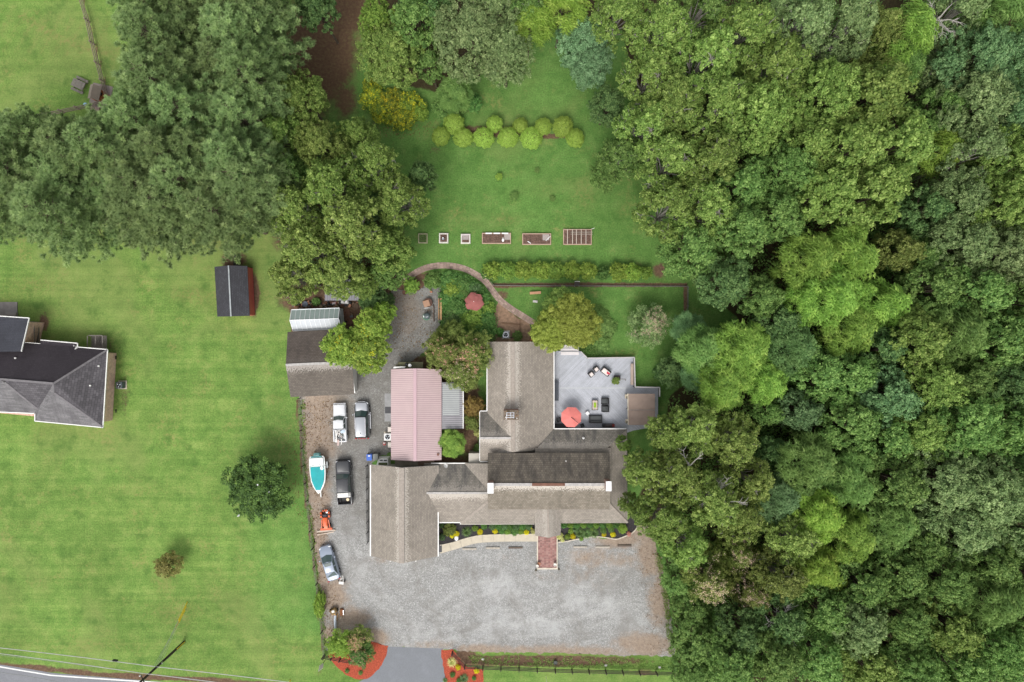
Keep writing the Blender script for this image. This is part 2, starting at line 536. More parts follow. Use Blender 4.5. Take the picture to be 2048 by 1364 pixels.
# ------------------------------------------------------------------ the ground: one sheet to the horizon
LOT = [(596, 770), (603, 830), (606, 880), (611, 940), (617, 1000), (623, 1050), (629, 1100), (636, 1150), (642, 1200), (646, 1250), (650, 1300),
       (690, 1300), (775, 1296), (884, 1299), (925, 1303), (1000, 1306), (1100, 1305), (1240, 1311), (1346, 1313), (1352, 1300), (1346, 1270), (1340, 1210), (1330, 1160), (1318, 1110),
       (1300, 1050), (1262, 1040), (1252, 1060), (1240, 1073), (1215, 1076), (1180, 1074), (1150, 1079), (1118, 1084), (1076, 1080), (1076, 1060), (1000, 1060), (878, 1060),
       (878, 1040), (760, 1040), (744, 940), (748, 915), (800, 905), (800, 745), (830, 715), (862, 695), (876, 668), (884, 640), (884, 572), (852, 570), (832, 585), (790, 578),
       (760, 600), (740, 640), (712, 700), (640, 760)]

xs = np.concatenate([[-3000, -900, -300, -130], np.linspace(-80, 80, 300), [130, 300, 900, 3000]])
ys = np.concatenate([[-3000, -900, -300, -110], np.linspace(-56, 56, 212), [110, 300, 900, 3000]])
GX, GY = np.meshgrid(xs, ys)
V = np.stack([GX.ravel(), GY.ravel(), np.zeros(GX.size)], 1)
nx, ny = len(xs), len(ys)
I = (np.arange(ny - 1)[:, None] * nx + np.arange(nx - 1)[None, :]).ravel()
Q = np.stack([I, I + 1, I + 1 + nx, I + nx], 1)
X, Y = px_of(V)
worn = blobs(X, Y, [(385, 590, 40, 18, 0.6), (60, 570, 60, 20, 0.5), (350, 1225, 40, 25, 0.6), (330, 1160, 20, 40, 0.5), (480, 1100, 14, 200, 0.25), (560, 900, 30, 60, 0.45), (545, 800, 20, 10, 0.5), (250, 980, 120, 10, 0.25), (120, 470, 200, 14, 0.6), (400, 480, 120, 20, 0.7), (1010, 440, 30, 12, 0.5), (1170, 390, 20, 30, 0.5), (240, 100, 30, 12, 0.5), (1250, 420, 14, 14, 0.5), (920, 440, 40, 12, 0.3), (150, 1290, 180, 14, 0.35)])
for gx in range(-4, 12):
    worn = np.maximum(worn, 0.38 * (1 - sst(seg_dist(X, Y, [(gx * 24 - 20, 10 + gx * 3), (gx * 24 - 62, 90 + gx * 3)]), 1, 5)) * (Y < 200) * (X < 220))
worn = np.maximum(worn, 0.8 * (1 - sst(seg_dist(X, Y, [(40, 30), (90, 62), (140, 85), (230, 112)]), 1, 7)))
back = np.maximum(sst(X, 560, 640), 0.7 * sst(X, 430, 600) * sst(Y, 700, 900)) * (1 - sst(Y, 1250, 1290))
forest = np.maximum(soft(X, Y, [(1260, -900), (1245, 60), (1270, 180), (1290, 260), (1310, 380), (1350, 440), (1385, 560), (1480, 640), (1440, 720), (1340, 790), (1320, 900), (1270, 1010), (1300, 1060), (1330, 1110), (1345, 1200), (1356, 1330), (1400, 1500), (1400, 2500), (5000, 2500), (5000, -900)], 12),
                    soft(X, Y, [(-2000, 260), (100, 262), (250, 235), (330, -300), (560, -300), (560, 60), (575, 300), (560, 430), (400, 440), (200, 440), (0, 400), (-2000, 380)], 25) * 0.8)
forest = np.maximum(forest, soft(X, Y, [(735, -300), (735, 130), (800, 170), (900, 190), (960, 120), (1060, 60), (1150, 60), (1260, 60), (1260, -300)], 12) * 0.9)
forest = np.maximum(forest, soft(X, Y, [(600, 330), (700, 300), (760, 420), (790, 500), (770, 570), (590, 600), (560, 520)], 30) * 0.75)
soil = blobs(X, Y, [(467, 520, 32, 20), (510, 590, 12, 50, 1.0), (500, 580, 14, 60), (575, 480, 45, 40, 0.75), (612, 800, 12, 20), (790, 480, 45, 45, 0.62), (1320, 540, 18, 18, 0.95), (1010, 140, 60, 20, 0.5),
                    (975, 263, 110, 15, 0.95), (1100, 273, 55, 7, 0.95), (1020, 262, 40, 12, 0.7), (870, 300, 30, 18, 0.5), (935, 215, 60, 18, 0.55), (1005, 590, 26, 16, 0.7), (1025, 700, 60, 60, 0.8), (1005, 655, 50, 45, 1.0),
                    (935, 830, 30, 90, 1.3), (880, 930, 90, 20, 1.2), (855, 742, 45, 30, 1.5), (900, 765, 50, 20, 1.2), (700, 590, 120, 50, 1.4), (600, 600, 60, 30, 0.9), (250, 790, 16, 80, 0.55), (90, 830, 40, 8, 0.6), (88, 645, 14, 30, 0.8), (222, 690, 14, 18, 0.6), (225, 860, 20, 8, 0.5),
                    (215, 200, 20, 14, 0.6), (1290, 1260, 60, 40, 0.9), (1060, 1322, 260, 12, 1.2), (1290, 1345, 40, 10, 0.7), (930, 1310, 30, 14, 1.0), (1180, 560, 200, 5, 0.3), (840, 560, 30, 20, 0.8),
                    (60, 50, 10, 8, 0.4), (1150, 150, 70, 25, 0.35), (330, 1110, 26, 14, 0.35), (640, 1340, 12, 30, 0.5), (335, 1275, 40, 9, 0.42), (1290, 240, 20, 20, 0.4)])
soil = np.maximum(soil, 0.95 * (1 - sst(seg_dist(X, Y, [(968, 548), (986, 571), (1100, 572), (1372, 572), (1373, 640)]), 1.5, 6)))
soil = np.maximum(soil, 0.62 * (1 - sst(seg_dist(X, Y, [(166, 0), (190, 90), (222, 205)]), 1, 9)))
soil = np.maximum(soil, 0.75 * (1 - sst(seg_dist(X, Y, [(1195, 615), (1222, 640), (1222, 672), (1200, 705)]), 0.5, 5)))
soil = np.maximum(soil, 0.72 * (1 - sst(seg_dist(X, Y, [(594, 800), (600, 860), (606, 940), (613, 1000), (619, 1050), (625, 1100), (632, 1150), (640, 1240), (648, 1300)]), 2, 9)))
soil = np.maximum(soil, 0.85 * (1 - sst(seg_dist(X, Y, [(-100, 1322), (100, 1338), (205, 1350), (420, 1360), (560, 1372)]), 2, 12)))
soil = np.maximum(soil, soft(X, Y, [(560, 545), (860, 545), (880, 600), (830, 735), (560, 735)], 15) * 0.95 * (X > 578))
red = blobs(X, Y, [(640, 100, 85, 130, 1.2), (600, 200, 70, 60, 1.0), (690, 20, 55, 70, 1.1), (690, 200, 40, 60, 0.75), (620, 270, 60, 60, 0.8), (730, 250, 50, 30, 0.5), (620, 370, 80, 90, 0.6), (540, 90, 60, 80, 0.9), (540, 455, 40, 30, 0.5)])
np_obj('ground', np_mesh('ground', V, Q, dict(back=back, forest=forest, soil=soil, red=red, worn=worn), [ground_mat()]), kind='structure')

def patch(name, poly, z, m, step=0.4, attrs=None, wob=0.0, **tg):
    """a sheet filling a surveyed outline, with inner vertices for its surface masks"""
    pl = [P(*p) for p in poly]
    pp = [(p.x, p.y) for p in pl]
    x0, x1 = min(p[0] for p in pp) - step, max(p[0] for p in pp) + step
    y0, y1 = min(p[1] for p in pp) - step, max(p[1] for p in pp) + step
    xs = np.arange(x0, x1 + step, step); ys = np.arange(y0, y1 + step, step)
    GX, GY = np.meshgrid(xs, ys); X = GX.ravel().copy(); Y = GY.ravel().copy()
    ins = inside(X, Y, pp)
    nx = len(xs)
    I = (np.arange(len(ys) - 1)[:, None] * nx + np.arange(nx - 1)[None, :]).ravel()
    Q = np.stack([I, I + 1, I + 1 + nx, I + nx], 1)
    Q = Q[ins[Q].any(1)]
    out = ~ins
    bx = X.copy(); by = Y.copy(); bd = np.full(X.shape, 1e9)
    n = len(pp)
    for i in range(n):
        (ax, ay), (cx, cy) = pp[i], pp[(i + 1) % n]
        dx, dy = cx - ax, cy - ay
        t = np.clip(((X - ax) * dx + (Y - ay) * dy) / (dx * dx + dy * dy + 1e-9), 0, 1)
        qx, qy = ax + t * dx, ay + t * dy
        d = np.hypot(X - qx, Y - qy)
        s = d < bd
        bd[s] = d[s]; bx[s] = qx[s]; by[s] = qy[s]
    X[out] = bx[out]; Y[out] = by[out]
    if wob:
        r = np.random.default_rng(len(poly))
        X[out] += r.normal(0, wob, out.sum()); Y[out] += r.normal(0, wob, out.sum())
    used = np.unique(Q); remap = -np.ones(len(X), int); remap[used] = np.arange(len(used))
    V = np.stack([X[used], Y[used], np.full(len(used), z)], 1)
    px, py = px_of(V)
    at = {k: f(px, py) for k, f in (attrs or {}).items()}
    return np_obj(name, np_mesh(name, V, remap[Q], at, [m]), **tg)

def smooth_pts(pts, n=4):
    out = []
    for i in range(len(pts) - 1):
        p0 = pts[max(i - 1, 0)]; p1 = pts[i]; p2 = pts[i + 1]; p3 = pts[min(i + 2, len(pts) - 1)]
        for k in range(n):
            t = k / n
            out.append(tuple(0.5 * ((2 * p1[j]) + (-p0[j] + p2[j]) * t + (2 * p0[j] - 5 * p1[j] + 4 * p2[j] - p3[j]) * t * t + (-p0[j] + 3 * p1[j] - 3 * p2[j] + p3[j]) * t ** 3) for j in range(2)))
    out.append(pts[-1]); return out
GRAVEL = gravel_mat()
def lot_dirt(X, Y):
    d = blobs(X, Y, [(650, 810, 60, 45, 1.0), (630, 880, 55, 60, 1.1), (630, 960, 35, 70, 1.1), (632, 1060, 25, 60, 1.1), (645, 1130, 25, 50, 1.0), (665, 1190, 35, 40, 0.95), (700, 1235, 55, 30, 0.8), (670, 1270, 50, 25, 0.9),
                     (730, 1275, 55, 25, 1.0), (700, 850, 50, 60, 0.5), (1308, 1100, 38, 60, 1.05), (1322, 1200, 32, 70, 0.85), (1290, 1290, 80, 32, 0.85), (1110, 1303, 240, 16, 0.75), (1180, 1150, 90, 40, 0.35), (960, 1300, 60, 14, 0.9), (1240, 1080, 60, 20, 0.9),
                     (1180, 1115, 60, 30, 0.6), (1235, 1120, 60, 25, 0.55), (1290, 1060, 40, 30, 1.0), (1010, 1115, 40, 18, 0.35), (870, 1290, 80, 16, 0.5), (760, 1120, 40, 15, 0.4), (815, 640, 40, 40, 0.75), (800, 600, 40, 25, 1.0), (820, 620, 30, 50, 0.8),
                     (1095, 1150, 60, 20, 0.35), (1130, 1290, 60, 20, 0.4), (830, 600, 20, 20, 0.5), (860, 690, 20, 12, 0.6), (650, 1000, 18, 40, 0.8)])
    return d
def lot_pale(X, Y):
    return blobs(X, Y, [(700, 1060, 22, 40, 0.6), (760, 1140, 60, 30, 0.4), (1000, 1170, 90, 28, 0.65), (1180, 1200, 110, 45, 0.45), (900, 1220, 90, 24, 0.5), (820, 1120, 50, 10, 0.7), (1080, 1250, 160, 22, 0.5), (930, 1270, 90, 18, 0.5),
                        (830, 700, 18, 24, 0.5), (720, 1170, 40, 20, 0.6), (1010, 1075, 60, 10, 0.5), (1280, 1230, 30, 40, 0.4), (850, 590, 20, 14, 0.6), (690, 990, 14, 14, 0.3)]) - 0.16
def lot_olive(X, Y):
    return np.clip(np.maximum(1 - sst(Y, 940, 1060), (1 - sst(X, 735, 760)) * (1 - sst(Y, 1020, 1120)) * 0.6), 0, 1) * 0.9 * sst(X, 635, 700)
def lot_rut(X, Y):
    m = np.zeros(X.shape)
    for c in ([(832, 1300), (800, 1240), (740, 1170), (705, 1100), (690, 1030)], [(835, 1300), (860, 1240), (930, 1190), (1010, 1170), (1100, 1180), (1220, 1190)], [(830, 1295), (900, 1265), (1000, 1262), (1150, 1250), (1290, 1200)], [(700, 1090), (720, 1180), (800, 1250), (900, 1270)], [(1240, 1130), (1180, 1180), (1060, 1230), (940, 1280)], [(760, 760), (745, 860), (725, 960), (715, 1050), (740, 1150)], [(985, 1110), (1000, 1180), (1060, 1240)], [(1160, 1110), (1140, 1180), (1060, 1250)]):
        p = np.array(smooth_pts(c, 6)); t = np.gradient(p, axis=0); n = np.stack([-t[:, 1], t[:, 0]], 1); n /= np.linalg.norm(n, axis=1, keepdims=True)
        for s in (-12, 12): m = np.maximum(m, 1 - sst(seg_dist(X, Y, [tuple(q) for q in p + n * s]), 1.5, 7))
    return m
patch('gravel_yard', LOT, 0.006, GRAVEL, 0.34, dict(dirt=lot_dirt, pale=lot_pale, olive=lot_olive, rut=lot_rut), wob=0.10, kind='structure')

ASPH = asphalt_mat('driveway_asphalt', (0.175, 0.185, 0.20), 0.3)
ROADM = asphalt_mat('road_asphalt', (0.185, 0.19, 0.205), 0.05)
patch('driveway', [(776, 1293), (886, 1297), (886, 1330), (893, 1362), (905, 1420), (560, 1420), (640, 1392), (705, 1370), (740, 1352), (760, 1330), (771, 1312)], 0.012, ASPH, 0.5, kind='structure')
patch('road', [(-900, 1290), (-200, 1315), (0, 1329), (60, 1338), (105, 1346), (205, 1354), (290, 1361), (420, 1372), (700, 1388), (1100, 1402), (2100, 1420), (2100, 1560), (-900, 1560)], 0.010, ROADM, 1.0, kind='structure')
WHITE_P = mat('road_paint', (0.72, 0.72, 0.70), 0.7, 0.12, 4)
def ribbon(name, pts, w, z, m, th=0.0, **tg):
    mb = MB(); W = [P(*p) for p in pts]; L_ = []; R_ = []
    for i, p in enumerate(W):
        d = (W[min(i + 1, len(W) - 1)] - W[max(i - 1, 0)]).normalized(); n = Vector((-d.y, d.x, 0))
        L_.append(p + n * w / 2); R_.append(p - n * w / 2)
    for i in range(len(W) - 1):
        q = [R_[i], R_[i + 1], L_[i + 1], L_[i]]
        if th: mb.prism([(v.x, v.y) for v in q], 0, z)
        else: mb.add([(v.x, v.y, z) for v in q], [(0, 1, 2, 3)])
    return mb.build(name, m, **tg)
ribbon('road_edge_line', [(-300, 1312), (-100, 1324), (0, 1333.5), (50, 1342), (102, 1350.5), (200, 1357.5), (300, 1364), (420, 1372.5), (700, 1390)], 0.16, 0.016, WHITE_P, kind='structure')

CONC = mat('concrete', (0.52, 0.46, 0.36), 0.85, 0.10, 2.0, bumpd=0.01)
KERB = mat('kerb_stone', (0.62, 0.56, 0.46), 0.85, 0.15, 3)
PAVB = [mat('paver_red', (0.33, 0.17, 0.15), 0.85, 0.12, 2), mat('paver_rose', (0.40, 0.24, 0.21), 0.85, 0.12, 2), mat('paver_dark', (0.25, 0.14, 0.125), 0.85, 0.12, 2)]
MULCHK = mat('black_mulch', (0.040, 0.036, 0.038), 0.95, 0.5, 8, bumpd=0.04)
MULCHR = mat('red_mulch', (0.36, 0.070, 0.035), 0.95, 0.45, 7, bumpd=0.04)
patch('mulch_bed', [(876, 1040), (1078, 1044), (1078, 1068), (1050, 1069), (1000, 1068), (955, 1073), (925, 1080), (905, 1085), (876, 1092)], 0.03, MULCHK, 0.5, wob=0.03, kind='structure')
patch('mulch_bed', [(1112, 1044), (1254, 1044), (1264, 1030), (1276, 1036), (1274, 1056), (1262, 1066), (1252, 1071), (1234, 1078), (1214, 1076), (1190, 1073), (1160, 1077), (1130, 1083), (1115, 1084)], 0.03, MULCHK, 0.5, wob=0.03, kind='structure')
patch('red_mulch_bed', [(655, 1313), (690, 1290), (740, 1283), (777, 1292), (771, 1315), (762, 1332), (748, 1348), (731, 1358), (712, 1359), (690, 1349), (676, 1335), (664, 1322)], 0.022, MULCHR, 0.5, wob=0.05, kind='structure')
patch('red_mulch_bed', [(882, 1300), (907, 1299), (930, 1334), (967, 1339), (967, 1400), (900, 1400), (893, 1362), (886, 1330)], 0.022, MULCHR, 0.5, wob=0.05, kind='structure')

# curved garden walk of brown pavers laid in short rows, one joined sheet of real pieces
def paver_path(name, pts, w, z, mats, rl=0.42, cols=4, seed=1):
    W = [P(*p) for p in pts]; cum = [0.0]
    for a, b in zip(W[:-1], W[1:]): cum.append(cum[-1] + (b - a).length)
    def at(s):
        for i in range(len(W) - 1):
            if s <= cum[i + 1] or i == len(W) - 2:
                t = (s - cum[i]) / (cum[i + 1] - cum[i]); d = (W[i + 1] - W[i]).normalized()
                return W[i].lerp(W[i + 1], t), Vector((-d.y, d.x, 0)), math.atan2(d.y, d.x)
    mb = MB(); r = random.Random(seed); s = 0.0; i = 0
    while s < cum[-1]:
        p, n, a = at(s)
        for c in range(cols):
            u = (c + 0.5) / cols - 0.5
            mb.box(p + n * (u * w) + Vector((0, 0, z / 2 + r.uniform(-0.004, 0.004))), (rl * 0.95, w / cols * 0.95, z), a + r.uniform(-0.02, 0.02), mi=r.choice(range(len(mats))))
        s += rl; i += 1
    return mb.build(name, mats, kind='structure')
PAVG = [mat('walk_paver_a', (0.34, 0.245, 0.205), 0.9, 0.15, 2), mat('walk_paver_b', (0.40, 0.29, 0.245), 0.9, 0.15, 2), mat('walk_paver_c', (0.29, 0.21, 0.175), 0.9, 0.15, 2)]
paver_path('garden_walk', smooth_pts([(812, 560), (832, 545), (855, 535), (880, 531), (905, 532), (930, 538), (950, 548), (970, 562), (984, 580), (1000, 600), (1020, 616), (1042, 630), (1066, 645)]), 0.80, 0.05, PAVG)
patch('bare_soil_yard', [(996, 600), (1010, 615), (1035, 635), (1060, 648), (1064, 690), (960, 690), (975, 640), (990, 630)], 0.010, mat('bare_soil', (0.27, 0.175, 0.115), 0.95, 0.30, 2.5, bumpd=0.03), 0.5, wob=0.05, kind='structure')

# front walk: concrete slabs with open joints, each slab its own piece
walk_c = smooth_pts([(879, 1099), (905, 1092), (930, 1084), (955, 1078), (985, 1076), (1020, 1075), (1076, 1075)], 6)
sw = tag(MB().build('front_walk_base', CONC), kind='structure')
def slab_walk(parent, pts, w, L=1.32):
    W = [P(*p) for p in pts]; cum = [0.0]
    for a, b in zip(W[:-1], W[1:]): cum.append(cum[-1] + (b - a).length)
    n = int(cum[-1] / L)
    def at(s):
        s = min(max(s, 0), cum[-1] - 1e-4)
        i = max(j for j in range(len(W) - 1) if cum[j] <= s)
        t = (s - cum[i]) / (cum[i + 1] - cum[i]); d = (W[i + 1] - W[i]).normalized()
        return W[i].lerp(W[i + 1], t), Vector((-d.y, d.x, 0))
    for k in range(n):
        s0 = cum[-1] * k / n + 0.012; s1 = cum[-1] * (k + 1) / n - 0.012
        (a, na), (m, nm), (b, nb) = at(s0), at((s0 + s1) / 2), at(s1)
        poly = [a - na * w / 2, m - nm * w / 2, b - nb * w / 2, b + nb * w / 2, m + nm * w / 2, a + na * w / 2]
        MB().prism([(v.x, v.y) for v in poly], 0.0, 0.10 + random.uniform(-0.004, 0.004)).build('slab', CONC, parent)
bpy.data.objects.remove(sw)
fw = bpy.data.objects.new('front_walk', None); COL.objects.link(fw); tag(fw, kind='structure')
slab_walk(fw, walk_c, 0.98)
MB().prism([(P(877, 1088).x, P(877, 1088).y), (P(884, 1088).x, P(884, 1088).y), (P(884, 1104).x, P(884, 1104).y), (P(877, 1104).x, P(877, 1104).y)], 0.0, 0.11).build('slab', mat('dark_mat', (0.08, 0.08, 0.085), 0.9), fw)

# brick entrance walk: two kerbs, an end kerb and a field of pavers
bw = bpy.data.objects.new('brick_walk', None); COL.objects.link(bw); tag(bw, kind='structure')
a, b_ = P(1076, 1066), P(1113, 1135)
mb = MB(); r = random.Random(3)
nxp, nyp = 9, 34
wx = (b_.x - a.x) / nxp; wy = (a.y - b_.y) / nyp
for i in range(nxp):
    for j in range(nyp):
        off = 0
        mb.box((a.x + (i + 0.5) * wx, b_.y + (j + 0.5) * wy, 0.05 + r.uniform(-0.004, 0.004)), (wx * 0.95, wy * 0.90, 0.1), mi=r.choice([0, 0, 1, 1, 2]))
mb.build('paver_field', PAVB, bw, kind='stuff')
MB().box((a.x - 0.075, (a.y + b_.y) / 2, 0.07), (0.13, a.y - b_.y, 0.14)).build('kerb', KERB, bw)
MB().box((b_.x + 0.075, (a.y + b_.y) / 2, 0.07), (0.13, a.y - b_.y, 0.14)).build('kerb', KERB, bw)
MB().box(((a.x + b_.x) / 2, b_.y - 0.10, 0.07), (b_.x - a.x + 0.28, 0.18, 0.14)).build('kerb', KERB, bw)
def kerb_line(name, pts, w=0.12, h=0.12, m=KERB):
    mb = MB()
    W = [P(*p) for p in smooth_pts(pts, 3)]
    for p, q in zip(W[:-1], W[1:]): mb.bar(p + Vector((0, 0, h / 2)), q + Vector((0, 0, h / 2)) + (q - p) * 0.06, w, h)
    return mb.build(name, m, kind='structure')
kerb_line('bed_kerb', [(1117, 1084), (1135, 1082), (1160, 1077), (1190, 1073), (1214, 1075), (1232, 1078), (1248, 1073), (1262, 1067), (1273, 1056), (1275, 1042), (1271, 1034)])
kerb_line('bed_kerb', [(880, 1090), (905, 1084.5), (928, 1078), (955, 1071), (985, 1069), (1020, 1068.5), (1074, 1067)], 0.06, 0.13)
# ------------------------------------------------------------------ buildings
def roof(name, faces, mats, parent, mi=None, thick=0.13, edge=None, label=None):
    """faces: surveyed outlines (px, py, height); gives a slab with UVs down the slope"""
    mb = MB(); mi = mi or [0] * len(faces)
    polys = [[P(*p) for p in f] for f in faces]
    cnt = {}
    key = lambda v: (round(v.x, 2), round(v.y, 2), round(v.z, 2))
    for k, pl in enumerate(polys):
        n = Vector((0, 0, 0))
        for i in range(len(pl)):
            a, b = pl[i], pl[(i + 1) % len(pl)]
            n += Vector(((a.y - b.y) * (a.z + b.z), (a.z - b.z) * (a.x + b.x), (a.x - b.x) * (a.y + b.y)))
        if n.z < 0: pl.reverse(); n = -n
        n.normalize()
        hor = Vector((0, 0, 1)).cross(n)
        hor = hor.normalized() if hor.length > 1e-4 else Vector((1, 0, 0))
        dn = hor.cross(n).normalized()
        if dn.z > 0: dn = -dn
        top = max(pl, key=lambda v: v.z)
        uv = [((p.dot(hor)), ((p - top).dot(dn))) for p in pl]
        m = len(pl)
        mb.add(pl, [tuple(range(m))], mi[k], [uv])
        lo = [v - Vector((0, 0, thick)) for v in pl]
        mb.add(lo, [tuple(range(m - 1, -1, -1))], mi[k])
        for i in range(m):
            e = (key(pl[i]), key(pl[(i + 1) % m])); cnt[e] = (pl[i], pl[(i + 1) % m])
    for (a, b), (p, q) in cnt.items():
        if (b, a) in cnt: continue
        dz = Vector((0, 0, thick))
        mb.add([p, p - dz, q - dz, q], [(0, 1, 2, 3)], len(mats) - 1 if edge else 0)
    o = mb.build(name, mats, parent)
    if label: o['label'] = label
    return o

def inset_poly(pl, d):
    n = len(pl); out = []
    area = sum(pl[i][0] * pl[(i + 1) % n][1] - pl[(i + 1) % n][0] * pl[i][1] for i in range(n))
    s = 1 if area > 0 else -1
    for i in range(n):
        p0, p1, p2 = [Vector((q[0], q[1])) for q in (pl[i - 1], pl[i], pl[(i + 1) % n])]
        d1 = (p1 - p0).normalized(); d2 = (p2 - p1).normalized()
        n1 = Vector((-d1.y, d1.x)) * s; n2 = Vector((-d2.y, d2.x)) * s
        b = n1 + n2
        b = b / max(b.length_squared, 0.3) * 2
        out.append(tuple(p1 + b * d))
    return out

def walls(parent, poly, he, z1, m, ins=0.4, name='wall'):
    pl = [(P(x, y, he).x, P(x, y, he).y) for x, y in poly]
    return MB().prism(inset_poly(pl, ins), 0.0, z1).build(name, m, parent)

def gutter(parent, a, b, m, w=0.12):
    return MB().bar(P(*a) + Vector((0, 0, -0.02)), P(*b) + Vector((0, 0, -0.02)), w, 0.11).build('gutter', m, parent)

def ridge(parent, a, b, m, w=0.3, h=0.06, name='ridge_cap', up=0.02):
    return MB().bar(P(*a) + Vector((0, 0, up)), P(*b) + Vector((0, 0, up)), w, h).build(name, m, parent)

TRIM = mat('white_trim', (0.78, 0.77, 0.74), 0.6, 0.05, 3)
BEIGE_W = mat('beige_siding', (0.45, 0.42, 0.36), 0.8, 0.08, 2)
OLIVE_W = mat('olive_siding', (0.20, 0.19, 0.13), 0.8, 0.15, 2)
SH = shingle('shingle_taupe', (0.300, 0.265, 0.225), (0.10, 0.095, 0.08), fleck=0.7, algae=0.12)
SHP = shingle('shingle_taupe_plain', (0.300, 0.267, 0.228), (0.10, 0.095, 0.08), fleck=0.0, algae=0.15)
SHL = shingle('shingle_entry', (0.345, 0.31, 0.27), (0.10, 0.095, 0.08), fleck=0.4, algae=0.0)
SHG = shingle('shingle_grey_stained', (0.205, 0.188, 0.162), (0.060, 0.060, 0.060), fleck=0.25, algae=0.75, contrast=1.3)
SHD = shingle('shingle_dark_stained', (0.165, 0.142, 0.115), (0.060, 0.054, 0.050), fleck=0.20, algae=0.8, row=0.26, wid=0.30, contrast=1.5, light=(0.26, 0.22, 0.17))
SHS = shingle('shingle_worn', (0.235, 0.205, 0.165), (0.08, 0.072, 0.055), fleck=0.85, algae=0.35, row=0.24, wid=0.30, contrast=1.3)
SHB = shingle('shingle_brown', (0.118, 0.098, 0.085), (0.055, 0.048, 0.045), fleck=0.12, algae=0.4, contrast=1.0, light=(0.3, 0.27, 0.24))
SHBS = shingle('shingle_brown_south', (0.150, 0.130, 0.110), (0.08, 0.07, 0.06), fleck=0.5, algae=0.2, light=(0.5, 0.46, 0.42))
CAP = mat('ridge_shingle', (0.32, 0.28, 0.24), 0.9, 0.2, 4)
CAPD = mat('ridge_shingle_pale', (0.42, 0.40, 0.38), 0.9, 0.25, 3)
RUST = mat('rusty_flashing', (0.16, 0.075, 0.05), 0.8, 0.35, 2)
BRICK = brickmat('red_brick', (0.30, 0.105, 0.07), (0.22, 0.08, 0.055), (0.38, 0.33, 0.28))
BLACKM = mat('black_metal', (0.018, 0.018, 0.020), 0.5, 0.2, 4)
DARKG = mat('dark_glass', (0.02, 0.025, 0.027), 0.12, 0.1, 2, spec=0.6)

def asphalt_dish(parent, p, z, rz, name='satellite_dish'):
    o = MB()
    c = Vector((p.x, p.y, z))
    o.tube([c, c + Vector((0.05, 0.02, 0.35)), c + Vector((0.25, 0.1, 0.5))], 0.03, 6)
    d = Vector((math.cos(rz), math.sin(rz), 0.9)).normalized()
    e = c + Vector((0.25, 0.1, 0.5)); a = d.cross(Vector((0, 0, 1))).normalized(); b = d.cross(a)
    vs = []; fs = []
    for i, (r, k) in enumerate(((0.0, -0.06), (0.16, -0.045), (0.30, 0.0))):
        for j in range(14):
            t = 2 * math.pi * j / 14
            vs.append(e + (a * math.cos(t) * 1.0 + b * math.sin(t) * 0.85) * r + d * k)
    for i in range(2):
        for j in range(14):
            fs.append((i * 14 + j, i * 14 + (j + 1) % 14, (i + 1) * 14 + (j + 1) % 14, (i + 1) * 14 + j))
    n = len(vs); vs += [v - d * 0.02 for v in vs]; fs += [tuple(n + k for k in f[::-1]) for f in fs]
    o.add(vs, fs)
    o.tube([e + b * 0.28, e + d * 0.38], 0.018, 5)
    o.box(e + d * 0.38, (0.08, 0.08, 0.12))
    return o.build(name, TRIM, parent, smooth=True)

# ---- the main house
C0 = P(1000, 950)
hs_ = thing('house', 'rambling taupe shingled house with white chimney caps and brick walk at its door', 'house', (C0.x, C0.y, 0))
TE = 'x'
# garage wing (ridge north-south)
roof('roof', [[(742, 929, 2.8), (803, 935.5, 5.2), (803, 1127, 5.2), (742, 1112, 2.8)], [(875.8, 931, 2.8), (803, 935.5, 5.2), (803, 1127, 5.2), (875.8, 1112.5, 2.8)]], [SH, TRIM], hs_, edge=1)
walls(hs_, [(742, 929), (876, 931), (876, 1112), (742, 1112)], 2.8, 2.72, BEIGE_W)
g0, g1 = P(742, 929, 2.8), P(876, 1112, 2.8)
for y in (g0.y - 0.42, g1.y + 0.42):
    gm = MB()
    xm = P(803, 1100, 5.2).x
    gm.add([(g0.x + 0.5, y - 0.08, 2.7), (g1.x - 0.5, y - 0.08, 2.7), (xm, y - 0.08, 4.95), (g0.x + 0.5, y + 0.08, 2.7), (g1.x - 0.5, y + 0.08, 2.7), (xm, y + 0.08, 4.95)], [(0, 1, 2), (5, 4, 3), (0, 3, 4, 1), (1, 4, 5, 2), (2, 5, 3, 0)])
    gm.build('gable_wall', BEIGE_W, hs_)
ridge(hs_, (803, 936, 5.22), (803, 1126.5, 5.22), CAP, 0.62, 0.07)
for dx in (-4.6, 4.6): ridge(hs_, (803 + dx, 936, 5.12), (803 + dx, 1126.5, 5.12), mat('ridge_vent_line', (0.20, 0.185, 0.165), 0.9, 0.2, 3), 0.09, 0.06, up=0.06)
for dx in (-0.52, 0.52):
    a, b = P(803, 1120, 5.1), P(803, 1131, 5.1)
    MB().bar((a.x + dx * 3, a.y, 3.9), (a.x + dx * 3, b.y + 0.1, 3.9), 0.1, 0.16).build('bracket', TRIM, hs_)
gutter(hs_, (741, 930, 2.78), (741, 1112, 2.78), TRIM, 0.14)
gutter(hs_, (876.4, 1014, 2.78), (876.4, 1113, 2.78), TRIM, 0.14)
gutter(hs_, (876.4, 931, 2.78), (876.4, 957, 2.78), CAP, 0.10)
